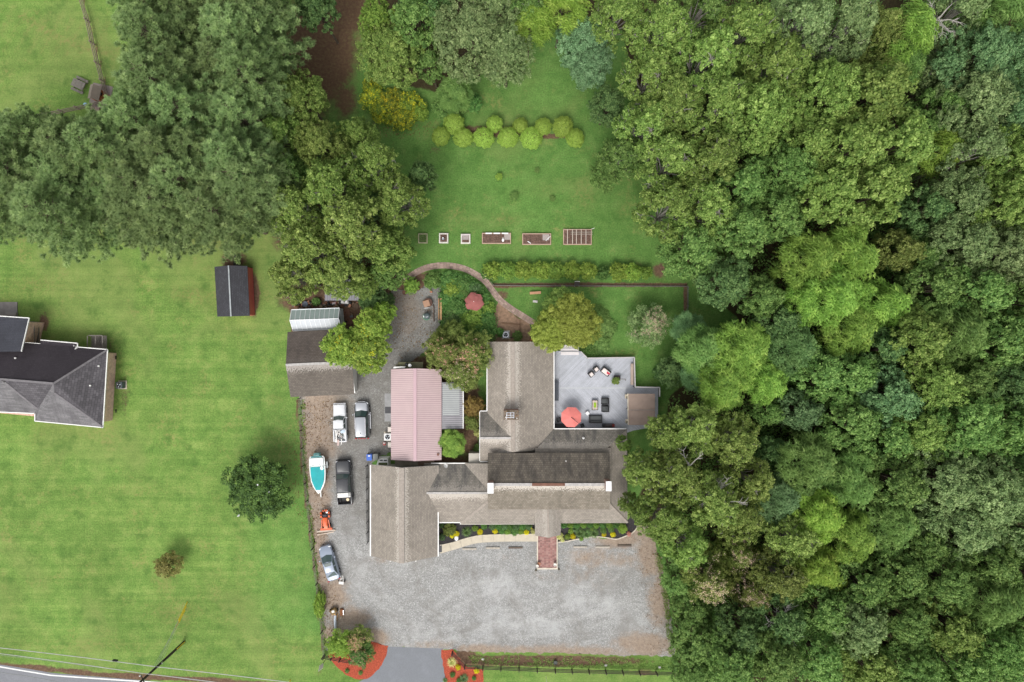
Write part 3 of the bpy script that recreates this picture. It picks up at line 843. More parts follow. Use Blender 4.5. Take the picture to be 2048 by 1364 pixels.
# link wing and skirt roofs
roof('roof', [[(848, 927, 2.45), (977, 927, 2.45), (977, 986, 3.5), (848, 986, 3.5)]], [SHG, TRIM], hs_, edge=1)
roof('roof', [[(848, 986, 3.5), (980, 986, 3.5), (977, 1003, 3.18), (921.6, 1044.5, 2.45), (862, 1044.5, 2.45)]], [SH, TRIM], hs_, edge=1)
roof('roof', [[(929, 927, 2.47), (978, 927, 3.42), (978, 982, 3.42), (974, 980, 3.35)]], [SHP, CAP], hs_, edge=1)
roof('roof', [[(921.6, 1048, 2.4), (1255, 1046, 2.4), (1214, 1003, 3.2), (977, 1003, 3.2)], [(921.6, 1048, 2.4), (977, 1003, 3.2), (975, 1001, 3.18), (918, 1044.2, 2.40)]], [SHP, SHL, TRIM], hs_, mi=[0, 1], edge=1)
roof('roof', [[(1255, 1046, 2.4), (1254, 858, 2.4), (1214, 896, 3.2), (1214, 1003, 3.2)]], [SHP, TRIM], hs_, edge=1)
roof('roof', [[(1254, 858, 2.4), (1107, 858, 2.4), (1076, 896, 3.4), (1214, 896, 3.4)]], [SHG, TRIM], hs_, edge=1)
roof('roof', [[(1070, 896, 3.38), (1222, 896, 3.38), (1222, 915, 3.30), (1070, 915, 3.30)]], [SHP, CAP], hs_, edge=1)
ridge(hs_, (850, 986, 3.52), (976, 986, 3.52), CAPD, 0.26, 0.05)
ridge(hs_, (921.6, 1047, 2.43), (977, 1002.5, 3.22), CAP, 0.30, 0.05)
ridge(hs_, (1255, 1045.5, 2.43), (1215, 1004, 3.22), CAP, 0.26, 0.05)
gutter(hs_, (862, 926.5, 2.43), (930, 926.5, 2.43), TRIM)
gutter(hs_, (930, 926.5, 2.43), (976, 926.5, 2.43), BEIGE_W)
gutter(hs_, (877, 1045, 2.43), (921, 1045, 2.43), TRIM)
gutter(hs_, (921, 1045, 2.40), (921, 1048.6, 2.40), TRIM)
gutter(hs_, (922, 1048.5, 2.35), (1069, 1048, 2.35), BEIGE_W, 0.08)
# north wing, ridge north-south, longer east slope
roof('roof', [[(975, 683.5, 2.8), (1025, 683.5, 4.2), (1026, 904, 4.2), (975, 914, 2.8)]], [SH, TRIM], hs_, edge=1)
roof('roof', [[(1025, 683.5, 4.2), (1107, 683.5, 2.4), (1107, 859, 2.4), (1098, 872, 2.6), (1079, 897, 3.02), (1060, 902, 3.44), (1026, 904, 4.2)]], [SH, TRIM], hs_, edge=1)
roof('roof', [[(960, 822.5, 2.7), (980, 822.5, 2.7), (1024, 876, 4.12), (960, 876, 4.12)]], [SHG, TRIM], hs_, edge=1)
roof('roof', [[(960, 876, 4.12), (1024, 876, 4.12), (1024, 882, 4.0), (982, 922, 2.72), (960, 922, 2.72)]], [SH, TRIM], hs_, edge=1)
roof('roof', [[(985, 912, 3.6), (1045, 912, 3.6), (1024, 902, 4.0), (1004, 900, 3.7)]], [SHG, CAP], hs_, edge=1)
ridge(hs_, (1025, 684, 4.23), (1026, 903, 4.23), CAP, 0.52, 0.07)
ridge(hs_, (960.5, 876, 4.15), (1023, 876, 4.15), CAPD, 0.26, 0.05)
gutter(hs_, (974, 684, 2.78), (974, 822, 2.78), TRIM)
gutter(hs_, (959.5, 823, 2.68), (959.5, 922, 2.68), TRIM, 0.10)
gutter(hs_, (960, 822, 2.68), (974, 822, 2.68), TRIM, 0.10)
gutter(hs_, (960, 923, 2.70), (976, 923, 2.70), TRIM, 0.10)
gutter(hs_, (1108, 690, 2.38), (1108, 858, 2.38), TRIM)
gutter(hs_, (1108, 857.5, 2.38), (1252, 857.5, 2.38), TRIM)
# tall middle block
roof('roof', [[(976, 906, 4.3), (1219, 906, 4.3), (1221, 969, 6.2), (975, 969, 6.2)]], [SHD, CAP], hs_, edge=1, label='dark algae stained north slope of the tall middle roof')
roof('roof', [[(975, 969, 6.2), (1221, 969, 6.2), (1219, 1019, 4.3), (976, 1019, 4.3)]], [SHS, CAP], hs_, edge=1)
ridge(hs_, (986, 969, 6.23), (1064, 969, 6.23), CAPD, 0.34, 0.07)
ridge(hs_, (1064, 969, 6.23), (1130, 969, 6.23), RUST, 0.34, 0.08)
ridge(hs_, (1130, 969, 6.23), (1211, 969, 6.23), CAPD, 0.34, 0.07)
for f in [[(976, 906), (1219, 906), (1219, 1019), (976, 1019)]]: walls(hs_, f, 4.3, 4.2, BEIGE_W, 0.35)
m0, m1 = P(976, 906, 4.3), P(1219, 1019, 4.3); ym = (m0.y + m1.y) / 2
for x in (m0.x + 0.35, m1.x - 0.35):
    mg = MB()
    mg.add([(x - 0.06, m0.y - 0.5, 4.1), (x - 0.06, m1.y + 0.5, 4.1), (x - 0.06, ym, 6.0), (x + 0.06, m0.y - 0.5, 4.1), (x + 0.06, m1.y + 0.5, 4.1), (x + 0.06, ym, 6.0)], [(0, 1, 2), (5, 4, 3), (0, 3, 4, 1), (1, 4, 5, 2), (2, 5, 3, 0)])
    mg.build('gable_wall', BEIGE_W, hs_)
# walls of the low parts
walls(hs_, [(862, 927), (977, 927), (977, 1046), (862, 1046)], 2.45, 2.3, BEIGE_W, 0.35)
walls(hs_, [(930, 900), (1255, 900), (1255, 1047), (930, 1047)], 2.4, 2.22, BEIGE_W, 0.45)
walls(hs_, [(1076, 858), (1253, 858), (1253, 910), (1076, 910)], 2.4, 2.22, BEIGE_W, 0.35)
walls(hs_, [(975, 684), (1107, 684), (1107, 910), (975, 910)], 2.6, 2.25, BEIGE_W, 0.35)
walls(hs_, [(960, 822), (1000, 822), (1000, 922), (960, 922)], 2.7, 2.5, BEIGE_W, 0.3)
n0, n1, nr = P(975, 683.5, 2.8), P(1107, 683.5, 2.4), P(1025, 683.5, 4.2)
MB().add([(n0.x + 0.3, nr.y - 0.4, 2.2), (n1.x - 0.3, nr.y - 0.4, 2.1), (nr.x, nr.y - 0.4, 4.05), (n0.x + 0.3, nr.y - 0.55, 2.2), (n1.x - 0.3, nr.y - 0.55, 2.1), (nr.x, nr.y - 0.55, 4.05)], [(0, 1, 2), (5, 4, 3), (0, 3, 4, 1), (1, 4, 5, 2), (2, 5, 3, 0)]).build('gable_wall', BEIGE_W, hs_)
# windows and door along the front
GLASSW = DARKG
yf = P(1000, 1047, 2.4).y + 0.45
for px in (950, 990, 1040, 1150, 1190, 1230):
    x = P(px, 1040, 2).x
    w = MB().box((x, yf - 0.03, 1.4), (1.5, 0.08, 1.3)).build('window', TRIM, hs_)
    MB().box((x, yf - 0.06, 1.4), (1.3, 0.06, 1.1)).build('pane', GLASSW, w, world=False).location = -Vector((C0.x, C0.y, 0)) * 1.0
# entrance canopy
roof('porch_roof', [[(1070, 1000, 2.75), (1070, 1071, 2.75), (1097.5, 1075.5, 3.85), (1095.5, 1000, 3.85)], [(1121.5, 1000, 2.75), (1121.5, 1070, 2.75), (1097.5, 1075.5, 3.85), (1095.5, 1000, 3.85)]], [SHL, CAP], hs_, edge=1)
ridge(hs_, (1095.6, 1012, 3.87), (1097.5, 1075, 3.87), CAP, 0.22, 0.05)
for px in (1073, 1118.5):
    q = P(px, 1068, 2.6)
    MB().rbox((q.x, q.y, 0), (0.24, 0.24, 2.6), 0, 0.03).build('porch_post', TRIM, hs_)
q = P(1096, 1050, 0)
dr = MB().box((q.x, yf - 0.05, 1.05), (1.0, 0.08, 2.1)).build('door', mat('door_wood', (0.13, 0.06, 0.035), 0.5), hs_)
# chimneys
def chimney(x0, y0, x1, y1, z0, z1, capm, label=None, over=0.03):
    a, b = P(x0, y0, z1), P(x1, y1, z1)
    c = ((a.x + b.x) / 2, (a.y + b.y) / 2)
    ch = MB().box((c[0], c[1], (z0 + z1) / 2), (b.x - a.x - 0.06, a.y - b.y - 0.06, z1 - z0)).build('chimney', BRICK, hs_)
    if label: ch['label'] = label
    cp = MB().rbox((c[0] - C0.x, c[1] - C0.y, z1), (b.x - a.x + over, a.y - b.y + over, 0.10), 0, 0.02).build('chimney_cap', capm, ch, world=False)
    return ch, c
WCAP = mat('white_cap', (0.86, 0.86, 0.86), 0.4, 0.02, 2)
chimney(975.4, 966, 986.8, 986.4, 0, 7.6, WCAP, 'brick chimney with a white cap at the west end of the tall roof')
chimney(1212, 962.6, 1222.6, 981.8, 0, 7.6, WCAP, 'brick chimney with a white cap at the east end of the tall roof')
STONE = mat('mossy_stone', (0.16, 0.125, 0.095), 0.95, 0.6, 5, bumpd=0.03)
ch, cc = chimney(1007, 820.5, 1037.6, 839.5, 0, 5.9, STONE)
gr = MB()
for i in range(3):
    gr.box((cc[0] - C0.x - 0.10 + 0.0, cc[1] - C0.y - 0.18 + 0.28 * i - 0.1, 6.06), (0.95, 0.05, 0.05))
    gr.box((cc[0] - C0.x - 0.10 - 0.42 + 0.42 * i, cc[1] - C0.y - 0.02 - 0.0, 6.09), (0.05, 0.70, 0.05))
gr.build('grille', mat('grille_steel', (0.6, 0.62, 0.66), 0.4, metal=0.3), ch, world=False)
deb = MB(); r = random.Random(5)
for i in range(34):
    deb.rbox((cc[0] - C0.x + r.uniform(-0.85, 0.85), cc[1] - C0.y + r.uniform(-0.5, 0.5), 5.99), (r.uniform(0.06, 0.2), r.uniform(0.06, 0.16), r.uniform(0.03, 0.08)), r.uniform(0, 3), 0.02, mi=r.choice([0, 0, 1, 2]))
deb.build('fallen_leaves', [mat('leaf_litter', (0.07, 0.05, 0.03), 0.9), mat('pale_debris', (0.55, 0.52, 0.48), 0.9), mat('leaf_rust', (0.22, 0.13, 0.07), 0.9)], ch, world=False, kind='stuff')
asphalt_dish(hs_, P(888, 932, 2.7), 2.6, 0.6)
def vent(px, py, h, r=0.07, hh=0.4, m=TRIM, name='vent_pipe', par=hs_):
    q = P(px, py, h)
    return MB().lathe((q.x, q.y, h - 0.2), [(r * 1.8, 0.1), (r * 1.8, 0.22), (r, 0.24), (r, hh)], 10).build(name, m, par)
vent(1167, 876, 3.05, 0.08, 0.6)
vent(1132, 922, 4.9, 0.06, 0.35, CAPD)

# ---- pink metal roofed workshop with lean-to
PINK = mat('pink_metal', (0.55, 0.425, 0.42), 0.42, 0.04, 1.2, spec=0.4)
PINKD = mat('pink_metal_rib', (0.36, 0.235, 0.245), 0.42, 0.04, 2)
PINKC = mat('pink_ridge', (0.47, 0.32, 0.345), 0.42, 0.05, 1)
q = P(832, 830)
ws = thing('workshop', 'long workshop with pale pink ribbed metal roof between the driveway and the house', 'workshop', (q.x, q.y, 0))
def metal_slope(parent, a, b, c, d, m, mr, step, rib=0.05, rh=0.035, thick=0.06, nm='roof_panel'):
    """a-b ridge edge, d-c eave edge (points px,py,h); ribs run a->d"""
    roof(nm, [[a, b, c, d]], [m], parent, thick=thick)
    A, B, C_, D = [P(*p) for p in (a, b, c, d)]
    n = max(1, int((B - A).length / step)); mb = MB()
    for i in range(n + 1):
        t = i / n
        p, q = A.lerp(B, t), D.lerp(C_, t)
        mb.bar(p + Vector((0, 0, rh / 2)), q + Vector((0, 0, rh / 2)), rib, rh)
    return mb.build('rib_set', mr, parent, kind='stuff')
metal_slope(ws, (831, 737, 3.9), (831, 922, 3.9), (782, 919.5, 2.7), (782, 739, 2.7), PINK, PINKD, 0.235)
metal_slope(ws, (831, 737, 3.9), (831, 922, 3.9), (883, 919.5, 2.7), (883, 739, 2.7), PINK, PINKD, 0.235)
ridge(ws, (830, 737, 3.93), (830, 922, 3.93), PINKC, 0.40, 0.05)
GREYP = mat('grey_metal_panel', (0.30, 0.29, 0.305), 0.5, 0.08, 1.0)
GREYL = mat('bright_metal_panel', (0.37, 0.385, 0.38), 0.4, 0.06, 1.0)
GREYR = mat('grey_metal_rib', (0.14, 0.135, 0.15), 0.5, 0.08, 1.0)
metal_slope(ws, (883.5, 765, 2.55), (883.5, 858, 2.55), (926, 857, 2.15), (926, 765, 2.15), GREYP, GREYR, 0.25, nm='lean_to_roof')
metal_slope(ws, (885.5, 768, 2.58), (885.5, 831, 2.58), (919, 831, 2.26), (919, 768, 2.26), GREYL, GREYR, 0.25, 0.035, 0.03, 0.02, nm='skylight_sheet')
ridge(ws, (926.4, 765, 2.17), (926.4, 857, 2.17), TRIM, 0.12, 0.09, 'gutter', 0)
walls(ws, [(782, 739), (883, 739), (883, 920), (782, 920)], 2.7, 2.62, BEIGE_W, 0.25)
w0, w1, wr = P(782, 739, 2.7), P(883, 919.5, 2.7), P(831, 739, 3.9)
for y in (w0.y - 0.3, w1.y + 0.3):
    wg = MB()
    wg.add([(w0.x + 0.3, y - 0.05, 2.6), (w1.x - 0.3, y - 0.05, 2.6), (wr.x, y - 0.05, 3.8), (w0.x + 0.3, y + 0.05, 2.6), (w1.x - 0.3, y + 0.05, 2.6), (wr.x, y + 0.05, 3.8)], [(0, 1, 2), (5, 4, 3), (0, 3, 4, 1), (1, 4, 5, 2), (2, 5, 3, 0)])
    wg.build('gable_wall', BEIGE_W, ws)
walls(ws, [(884, 766), (925, 766), (925, 857), (884, 857)], 2.3, 2.05, OLIVE_W, 0.25)
# olive sided store behind the workshop's north end with a dish
roof('porch_roof', [[(796, 724, 2.3), (846, 724, 2.3), (846, 738, 2.5), (796, 738, 2.5)]], [mat('olive_roof', (0.13, 0.125, 0.07), 0.8, 0.25, 2)], ws)
MB().rbox((P(820, 733, 0).x, P(820, 733, 0).y, 0), (3.0, 0.8, 2.2), 0, 0.05).build('annex', OLIVE_W, ws)
roof('awning', [[(788, 733.5, 2.8), (811, 732.8, 2.9), (809, 736.5, 2.9), (786, 736.5, 2.8)]], [TRIM], ws, thick=0.05)
vent(819.5, 731, 2.9, 0.12, 0.3, WCAP, par=ws)
MB().lathe((P(813, 729, 2.6).x, P(813, 729, 2.6).y, 2.4), [(0.1, 0), (0.2, 0.12), (0.2, 0.3), (0.12, 0.42)], 10).build('vent_cap', BLACKM, ws)
MB().box((P(876, 909, 3).x, P(876, 909, 3).y, 2.95), (0.22, 0.26, 0.12)).build('roof_patch', RUST, ws)
# passage roof between workshop and garage wing
roof('passage_roof', [[(790, 917, 2.1), (836, 917, 2.1), (836, 931, 2.2), (790, 931, 2.2)], [(836, 917, 2.1), (868, 919, 2.1), (868, 931, 2.2), (836, 931, 2.2)]], [mat('passage_shingle', (0.17, 0.15, 0.115), 0.9, 0.2, 2), mat('passage_brown', (0.13, 0.09, 0.065), 0.9, 0.2, 2)], ws, mi=[0, 1])

# small white glazed cap with slatted panes
q = P(768, 922)
ht = thing('camper_shell', 'white camper shell with dark side windows set down by the garage wing', 'camper shell', (q.x, q.y, 0))
WP = mat('white_gel', (0.85, 0.85, 0.80), 0.35, 0.05, 2, coat=0.3)
mb = MB(); W_, L_ = 1.75, 1.25
mb.add([(-W_ / 2 - 0.15, -L_ / 2, 0), (W_ / 2, -L_ / 2, 0), (W_ / 2 - 0.05, L_ / 2, 0), (-W_ / 2 + 0.25, L_ / 2, 0), (-W_ / 2 + 0.1, -L_ / 2 + 0.15, 0.75), (W_ / 2 - 0.2, -L_ / 2 + 0.15, 0.75), (W_ / 2 - 0.25, L_ / 2 - 0.2, 0.75), (-W_ / 2 + 0.5, L_ / 2 - 0.2, 0.75)], [(3, 2, 1, 0), (4, 5, 6, 7), (0, 1, 5, 4), (1, 2, 6, 5), (2, 3, 7, 6), (3, 0, 4, 7)])
mb.build('shell', WP, ht, world=False)
MB().box((-0.0, -0.28, 0.76), (1.15, 0.42, 0.03)).build('window', mat('camper_glass', (0.10, 0.12, 0.05), 0.2), ht, world=False)
for x in (-0.22, 0.32): MB().box((x, 0.22, 0.76), (0.4, 0.14, 0.03)).build('vent', DARKG, ht, world=False)

# ---- detached brown garage
q = P(640, 730)
gb = thing('garage', 'detached garage with brown and taupe shingle roof beside the left lawn fence', 'garage', (q.x, q.y, 0))
roof('roof', [[(575, 664, 2.6), (704, 657, 2.6), (704, 724, 3.9), (571.5, 730, 3.9)]], [SHB, CAP], gb, edge=1)
roof('roof', [[(571.5, 730, 3.9), (704, 724, 3.9), (708.5, 788.5, 2.6), (581, 794, 2.6)]], [SHBS, CAP], gb, edge=1)
ridge(gb, (571.5, 730, 3.93), (704, 724, 3.93), CAPD, 0.3, 0.05)
walls(gb, [(576, 665), (706, 659), (708.5, 788), (580, 793)], 2.6, 2.45, mat('white_siding', (0.6, 0.59, 0.55), 0.7, 0.06, 2), 0.22)
a, b_, c = P(704, 662, 2.6), P(708.5, 788, 2.6), P(704, 724, 3.9)
MB().add([(a.x - 0.25, a.y - 0.3, 2.4), (b_.x - 0.15, b_.y + 0.3, 2.4), (c.x - 0.1, c.y, 3.8), (a.x - 0.4, a.y - 0.3, 2.4), (b_.x - 0.3, b_.y + 0.3, 2.4), (c.x - 0.25, c.y, 3.8)], [(0, 1, 2), (5, 4, 3), (0, 3, 4, 1), (1, 4, 5, 2), (2, 5, 3, 0)]).build('gable_wall', mat('white_siding', (0, 0, 0)), gb)
ridge(gb, (702.5, 732, 3.3), (709, 786, 2.62), TRIM, 0.16, 0.14, 'bargeboard', -0.05)

# ---- greenhouse
q = P(635, 637)
gh = thing('greenhouse', 'white framed polycarbonate greenhouse north of the brown garage', 'greenhouse', (q.x, q.y, 0))
POLY1 = mat('polycarbonate_grey', (0.33, 0.40, 0.38), 0.25, 0.06, 1.5, spec=0.5)
POLY2 = mat('polycarbonate_white', (0.50, 0.525, 0.55), 0.25, 0.05, 1.5, spec=0.5)
FRW = mat('greenhouse_frame', (0.80, 0.82, 0.83), 0.4, 0.03, 2)
A1, B1 = (583, 619.5, 1.9), (679, 616, 1.9)      # north eave
R1, R2 = (580, 640.5, 2.75), (677, 637, 2.75)    # ridge
A2, B2 = (586.5, 662, 1.9), (683, 657, 1.9)      # south eave
def lerp3(a, b, t): return tuple(a[i] + (b[i] - a[i]) * t for i in range(3))
fr = MB(); np_ = 10
for i in range(np_):
    t0, t1 = i / np_ + 0.004, (i + 1) / np_ - 0.004
    roof('pane', [[lerp3(R1, R2, t0), lerp3(R1, R2, t1), lerp3(A1, B1, t1), lerp3(A1, B1, t0)]], [POLY1], gh, thick=0.02)
    roof('pane', [[lerp3(R1, R2, t0), lerp3(R1, R2, t1), lerp3(A2, B2, t1), lerp3(A2, B2, t0)]], [POLY2], gh, thick=0.02)
for i in range(np_ + 1):
    t = i / np_
    fr.bar(P(*lerp3(R1, R2, t)) + Vector((0, 0, .02)), P(*lerp3(A1, B1, t)) + Vector((0, 0, .02)), 0.045, 0.04)
    fr.bar(P(*lerp3(R1, R2, t)) + Vector((0, 0, .02)), P(*lerp3(A2, B2, t)) + Vector((0, 0, .02)), 0.045, 0.04)
fr.build('glazing_bars', FRW, gh)
for a, b in ((R1, R2), (A1, B1), (A2, B2)): MB().bar(P(*a) + Vector((0, 0, .03)), P(*b) + Vector((0, 0, .03)), 0.09, 0.07).build('frame_rail', FRW, gh)
for a, b in ((R1, A1), (R1, A2), (R2, B1), (R2, B2)): MB().bar(P(*a) + Vector((0, 0, .03)), P(*b) + Vector((0, 0, .03)), 0.08, 0.07).build('frame_rail', FRW, gh)
pa, pb, pc, pd = P(*A1), P(*B1), P(*B2), P(*A2)
gwm = mat('polycarbonate_wall', (0.22, 0.25, 0.24), 0.3, 0.1, 2)
MB().prism(inset_poly([(pa.x, pa.y), (pb.x, pb.y), (pc.x, pc.y), (pd.x, pd.y)], 0.05), 0, 1.88).build('wall', gwm, gh)
rr1, rr2 = P(*R1), P(*R2)
MB().add([(pb.x - 0.06, pb.y - 0.05, 1.88), (pc.x - 0.06, pc.y + 0.05, 1.88), (rr2.x - 0.02, rr2.y, 2.7), (pb.x - 0.12, pb.y - 0.05, 1.88), (pc.x - 0.12, pc.y + 0.05, 1.88), (rr2.x - 0.08, rr2.y, 2.7)], [(0, 1, 2), (5, 4, 3), (0, 3, 4, 1), (1, 4, 5, 2), (2, 5, 3, 0)]).build('gable_wall', gwm, gh)
for z in (0.35, 1.0, 1.6): MB().bar((pb.x + 0.0, pb.y - 0.1, z), (pc.x + 0.0, pc.y + 0.1, z), 0.06, 0.05).build('frame_rail', FRW, gh)
for k in (0.02, 0.36, 0.64, 0.98):
    y = pb.y + (pc.y - pb.y) * k; x = pb.x + (pc.x - pb.x) * k
    MB().box((x + 0.01, y, 0.95), (0.06, 0.06, 1.85)).build('frame_post', FRW, gh)

# ---- metal roofed carport under the trees
q = P(717, 575)
cpt = thing('carport', 'blue grey metal roof half hidden under the trees behind the greenhouse', 'carport', (q.x, q.y, 0))
SLATE = mat('slate_blue_metal', (0.185, 0.18, 0.205), 0.5, 0.08, 1)
SLATER = mat('slate_blue_rib', (0.14, 0.135, 0.155), 0.5, 0.08, 1)
metal_slope(cpt, (650, 548, 2.5), (765, 553, 2.5), (765, 581, 2.8), (650, 576, 2.8), SLATE, SLATER, 0.3)
metal_slope(cpt, (650, 576, 2.8), (718, 576, 2.8), (718, 601, 2.5), (650, 601, 2.5), SLATE, SLATER, 0.3)
for px, py in ((655, 552), (762, 556), (762, 580), (655, 598), (715, 598)):
    p = P(px, py, 2.5); MB().box((p.x, p.y, 1.2), (0.12, 0.12, 2.4)).build('post', mat('post_wood', (0.16, 0.11, 0.07), 0.85), cpt)

# ---- small red shed
q = P(468, 582)
rs = thing('garden_shed', 'small red sided shed with charcoal shingle roof on the left lawn', 'shed', (q.x, q.y, 0))
SHC = shingle('shingle_charcoal', (0.062, 0.062, 0.070), (0.04, 0.04, 0.04), fleck=0.0, algae=0.2, light=(0.2, 0.19, 0.18))
roof('roof', [[(428.8, 533.4, 2.05), (457, 531, 2.85), (462, 632.6, 2.85), (434.6, 633.2, 2.05)]], [SHC], rs, thick=0.08)
roof('roof', [[(457, 531, 2.85), (494.5, 531.7, 2.05), (499.2, 631.6, 2.05), (462, 632.6, 2.85)]], [SHC], rs, thick=0.08)
ridge(rs, (457, 531, 2.87), (462, 632.6, 2.87), mat('pale_ridge', (0.34, 0.37, 0.38), 0.6, 0.2, 2), 0.16, 0.05)
REDS = mat('red_siding', (0.46, 0.085, 0.085), 0.6, 0.10, 2, dirt=0.12)
walls(rs, [(429, 533.4), (494.5, 532), (499, 631), (434.6, 633)], 2.05, 1.98, REDS, 0.10)
a = P(494.5, 532, 2.05); b_ = P(499, 631, 2.05)
for i in range(24):
    t = (i + 0.5) / 24
    MB().box((a.x + (b_.x - a.x) * t - 0.075, a.y - 0.1 + (b_.y - a.y + 0.2) * t, 1.0), (0.035, 0.235, 1.9)).build('board', REDS, rs)
for y, s in ((P(460, 532, 2.4).y - 0.12, 1), (P(460, 632, 2.4).y + 0.12, -1)):
    xl, xr, xm = P(431, 532, 2.05).x, P(494, 532, 2.05).x, P(458.5 if s > 0 else 461.5, 532, 2.85).x
    if s < 0: xl, xr = P(437, 632, 2.05).x, P(498, 632, 2.05).x
    MB().add([(xl, y - 0.04, 1.95), (xr, y - 0.04, 1.95), (xm, y - 0.04, 2.78), (xl, y + 0.04, 1.95), (xr, y + 0.04, 1.95), (xm, y + 0.04, 2.78)], [(0, 1, 2), (5, 4, 3), (0, 3, 4, 1), (1, 4, 5, 2), (2, 5, 3, 0)]).build('gable_wall', REDS, rs)
for k in range(6):
    p = P(468.0 + k * 2.3, 520, 0.15); p0 = P(468 + k * 2.3, 508.5, 0.03); p1 = P(468 + k * 2.3, 533, 0.35)
    MB().bar(p0, p1, 0.13, 0.04).build('ramp_board', mat('ramp_wood', (0.055, 0.05, 0.05), 0.9), rs)

# ---- neighbour house at the left edge
q = P(90, 770)
nh = thing('brick_house', 'brick neighbour house with charcoal hip roof at the left edge', 'house', (q.x, q.y, 0))
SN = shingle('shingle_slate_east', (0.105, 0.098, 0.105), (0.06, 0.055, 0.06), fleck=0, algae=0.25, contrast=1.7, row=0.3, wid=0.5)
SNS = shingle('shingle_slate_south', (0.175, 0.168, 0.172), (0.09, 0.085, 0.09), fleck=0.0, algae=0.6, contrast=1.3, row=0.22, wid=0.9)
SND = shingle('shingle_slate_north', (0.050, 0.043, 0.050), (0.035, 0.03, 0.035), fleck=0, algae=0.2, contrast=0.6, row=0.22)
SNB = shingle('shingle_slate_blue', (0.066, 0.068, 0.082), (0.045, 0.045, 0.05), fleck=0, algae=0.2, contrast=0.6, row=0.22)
HE, HR = 2.9, 5.6
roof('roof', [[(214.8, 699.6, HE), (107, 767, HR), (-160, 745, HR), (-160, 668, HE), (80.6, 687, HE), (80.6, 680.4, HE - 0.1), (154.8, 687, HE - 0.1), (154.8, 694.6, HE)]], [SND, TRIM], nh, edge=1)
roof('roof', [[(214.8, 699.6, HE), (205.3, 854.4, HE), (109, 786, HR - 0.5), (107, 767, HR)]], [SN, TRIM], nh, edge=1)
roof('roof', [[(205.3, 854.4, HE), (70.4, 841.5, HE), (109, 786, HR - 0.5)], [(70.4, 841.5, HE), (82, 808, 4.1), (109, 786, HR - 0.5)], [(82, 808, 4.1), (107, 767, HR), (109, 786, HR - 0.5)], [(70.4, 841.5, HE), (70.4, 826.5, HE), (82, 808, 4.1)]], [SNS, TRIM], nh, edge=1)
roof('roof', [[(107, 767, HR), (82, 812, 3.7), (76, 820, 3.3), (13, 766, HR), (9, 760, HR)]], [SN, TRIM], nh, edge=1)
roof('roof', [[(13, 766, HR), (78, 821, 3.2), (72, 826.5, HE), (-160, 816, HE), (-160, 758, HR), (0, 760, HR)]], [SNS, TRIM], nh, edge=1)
ridge(nh, (214, 700, HE + .03), (107, 767, HR + .03), mat('slate_cap', (0.17, 0.16, 0.165), 0.9, 0.2, 3), 0.22, 0.05)
ridge(nh, (205, 854, HE + .03), (109, 786, HR - .47), mat('slate_cap', (0, 0, 0)), 0.22, 0.05)
ridge(nh, (107, 767, HR + .03), (-100, 750, HR + .03), mat('slate_cap', (0, 0, 0)), 0.26, 0.05)
ridge(nh, (13, 767, HR + .03), (77, 820, 3.3), mat('slate_cap', (0, 0, 0)), 0.2, 0.05)
roof('roof', [[(-160, 622, 3.5), (58, 636.5, 3.5), (42.5, 703, 5.0), (-160, 706, 5.0)]], [SNB, TRIM], nh, edge=1)
NBR = brickmat('house_brick', (0.66, 0.40, 0.31), (0.54, 0.31, 0.24), (0.72, 0.60, 0.50), 0.24, 0.085)
def gut2(a, b): MB().bar(P(*a) + Vector((0, 0, -0.03)), P(*b) + Vector((0, 0, -0.03)), 0.11, 0.12).build('gutter', TRIM, nh)
for a, b in (((215.2, 699.6, HE), (205.8, 854.6, HE)), ((205.8, 855, HE), (69.8, 842, HE)), ((69.6, 842, HE), (70, 826, HE)), ((72, 827, HE), (-160, 817, HE)), ((215, 699, HE), (155, 694, HE)), ((155, 694, HE), (155, 686.5, HE)), ((155, 686.5, HE), (81, 680, HE)), ((80.6, 687.4, HE), (50, 685, HE)), ((58.4, 636.3, 3.5), (42.6, 703, 5.0)), ((58, 636, 3.5), (-160, 621.6, 3.5))):
    gut2(a, b)
walls(nh, [(213, 701), (204, 853), (72, 840), (-160, 818), (-160, 672), (150, 694)], HE, HE - 0.12, NBR, 0.42)
walls(nh, [(56, 639), (42, 700), (-160, 700), (-160, 628)], 3.5, 3.35, NBR, 0.3)
for py in (716, 826):
    p = P(232, py, 0)
    MB().box((P(214.5, py, HE).x - 0.40, P(214, py, HE).y, 0.35), (0.05, 0.45, 0.22)).build('vent', BLACKM, nh)
for px, py, h in ((30, 716, 4.2), (149, 728, 3.9), (197, 732, 3.4), (180, 771, 4.0)): vent(px, py, h, 0.06, 0.3, TRIM, par=nh)
asphalt_dish(nh, P(152, 697, 3.2), 3.0, 2.2)
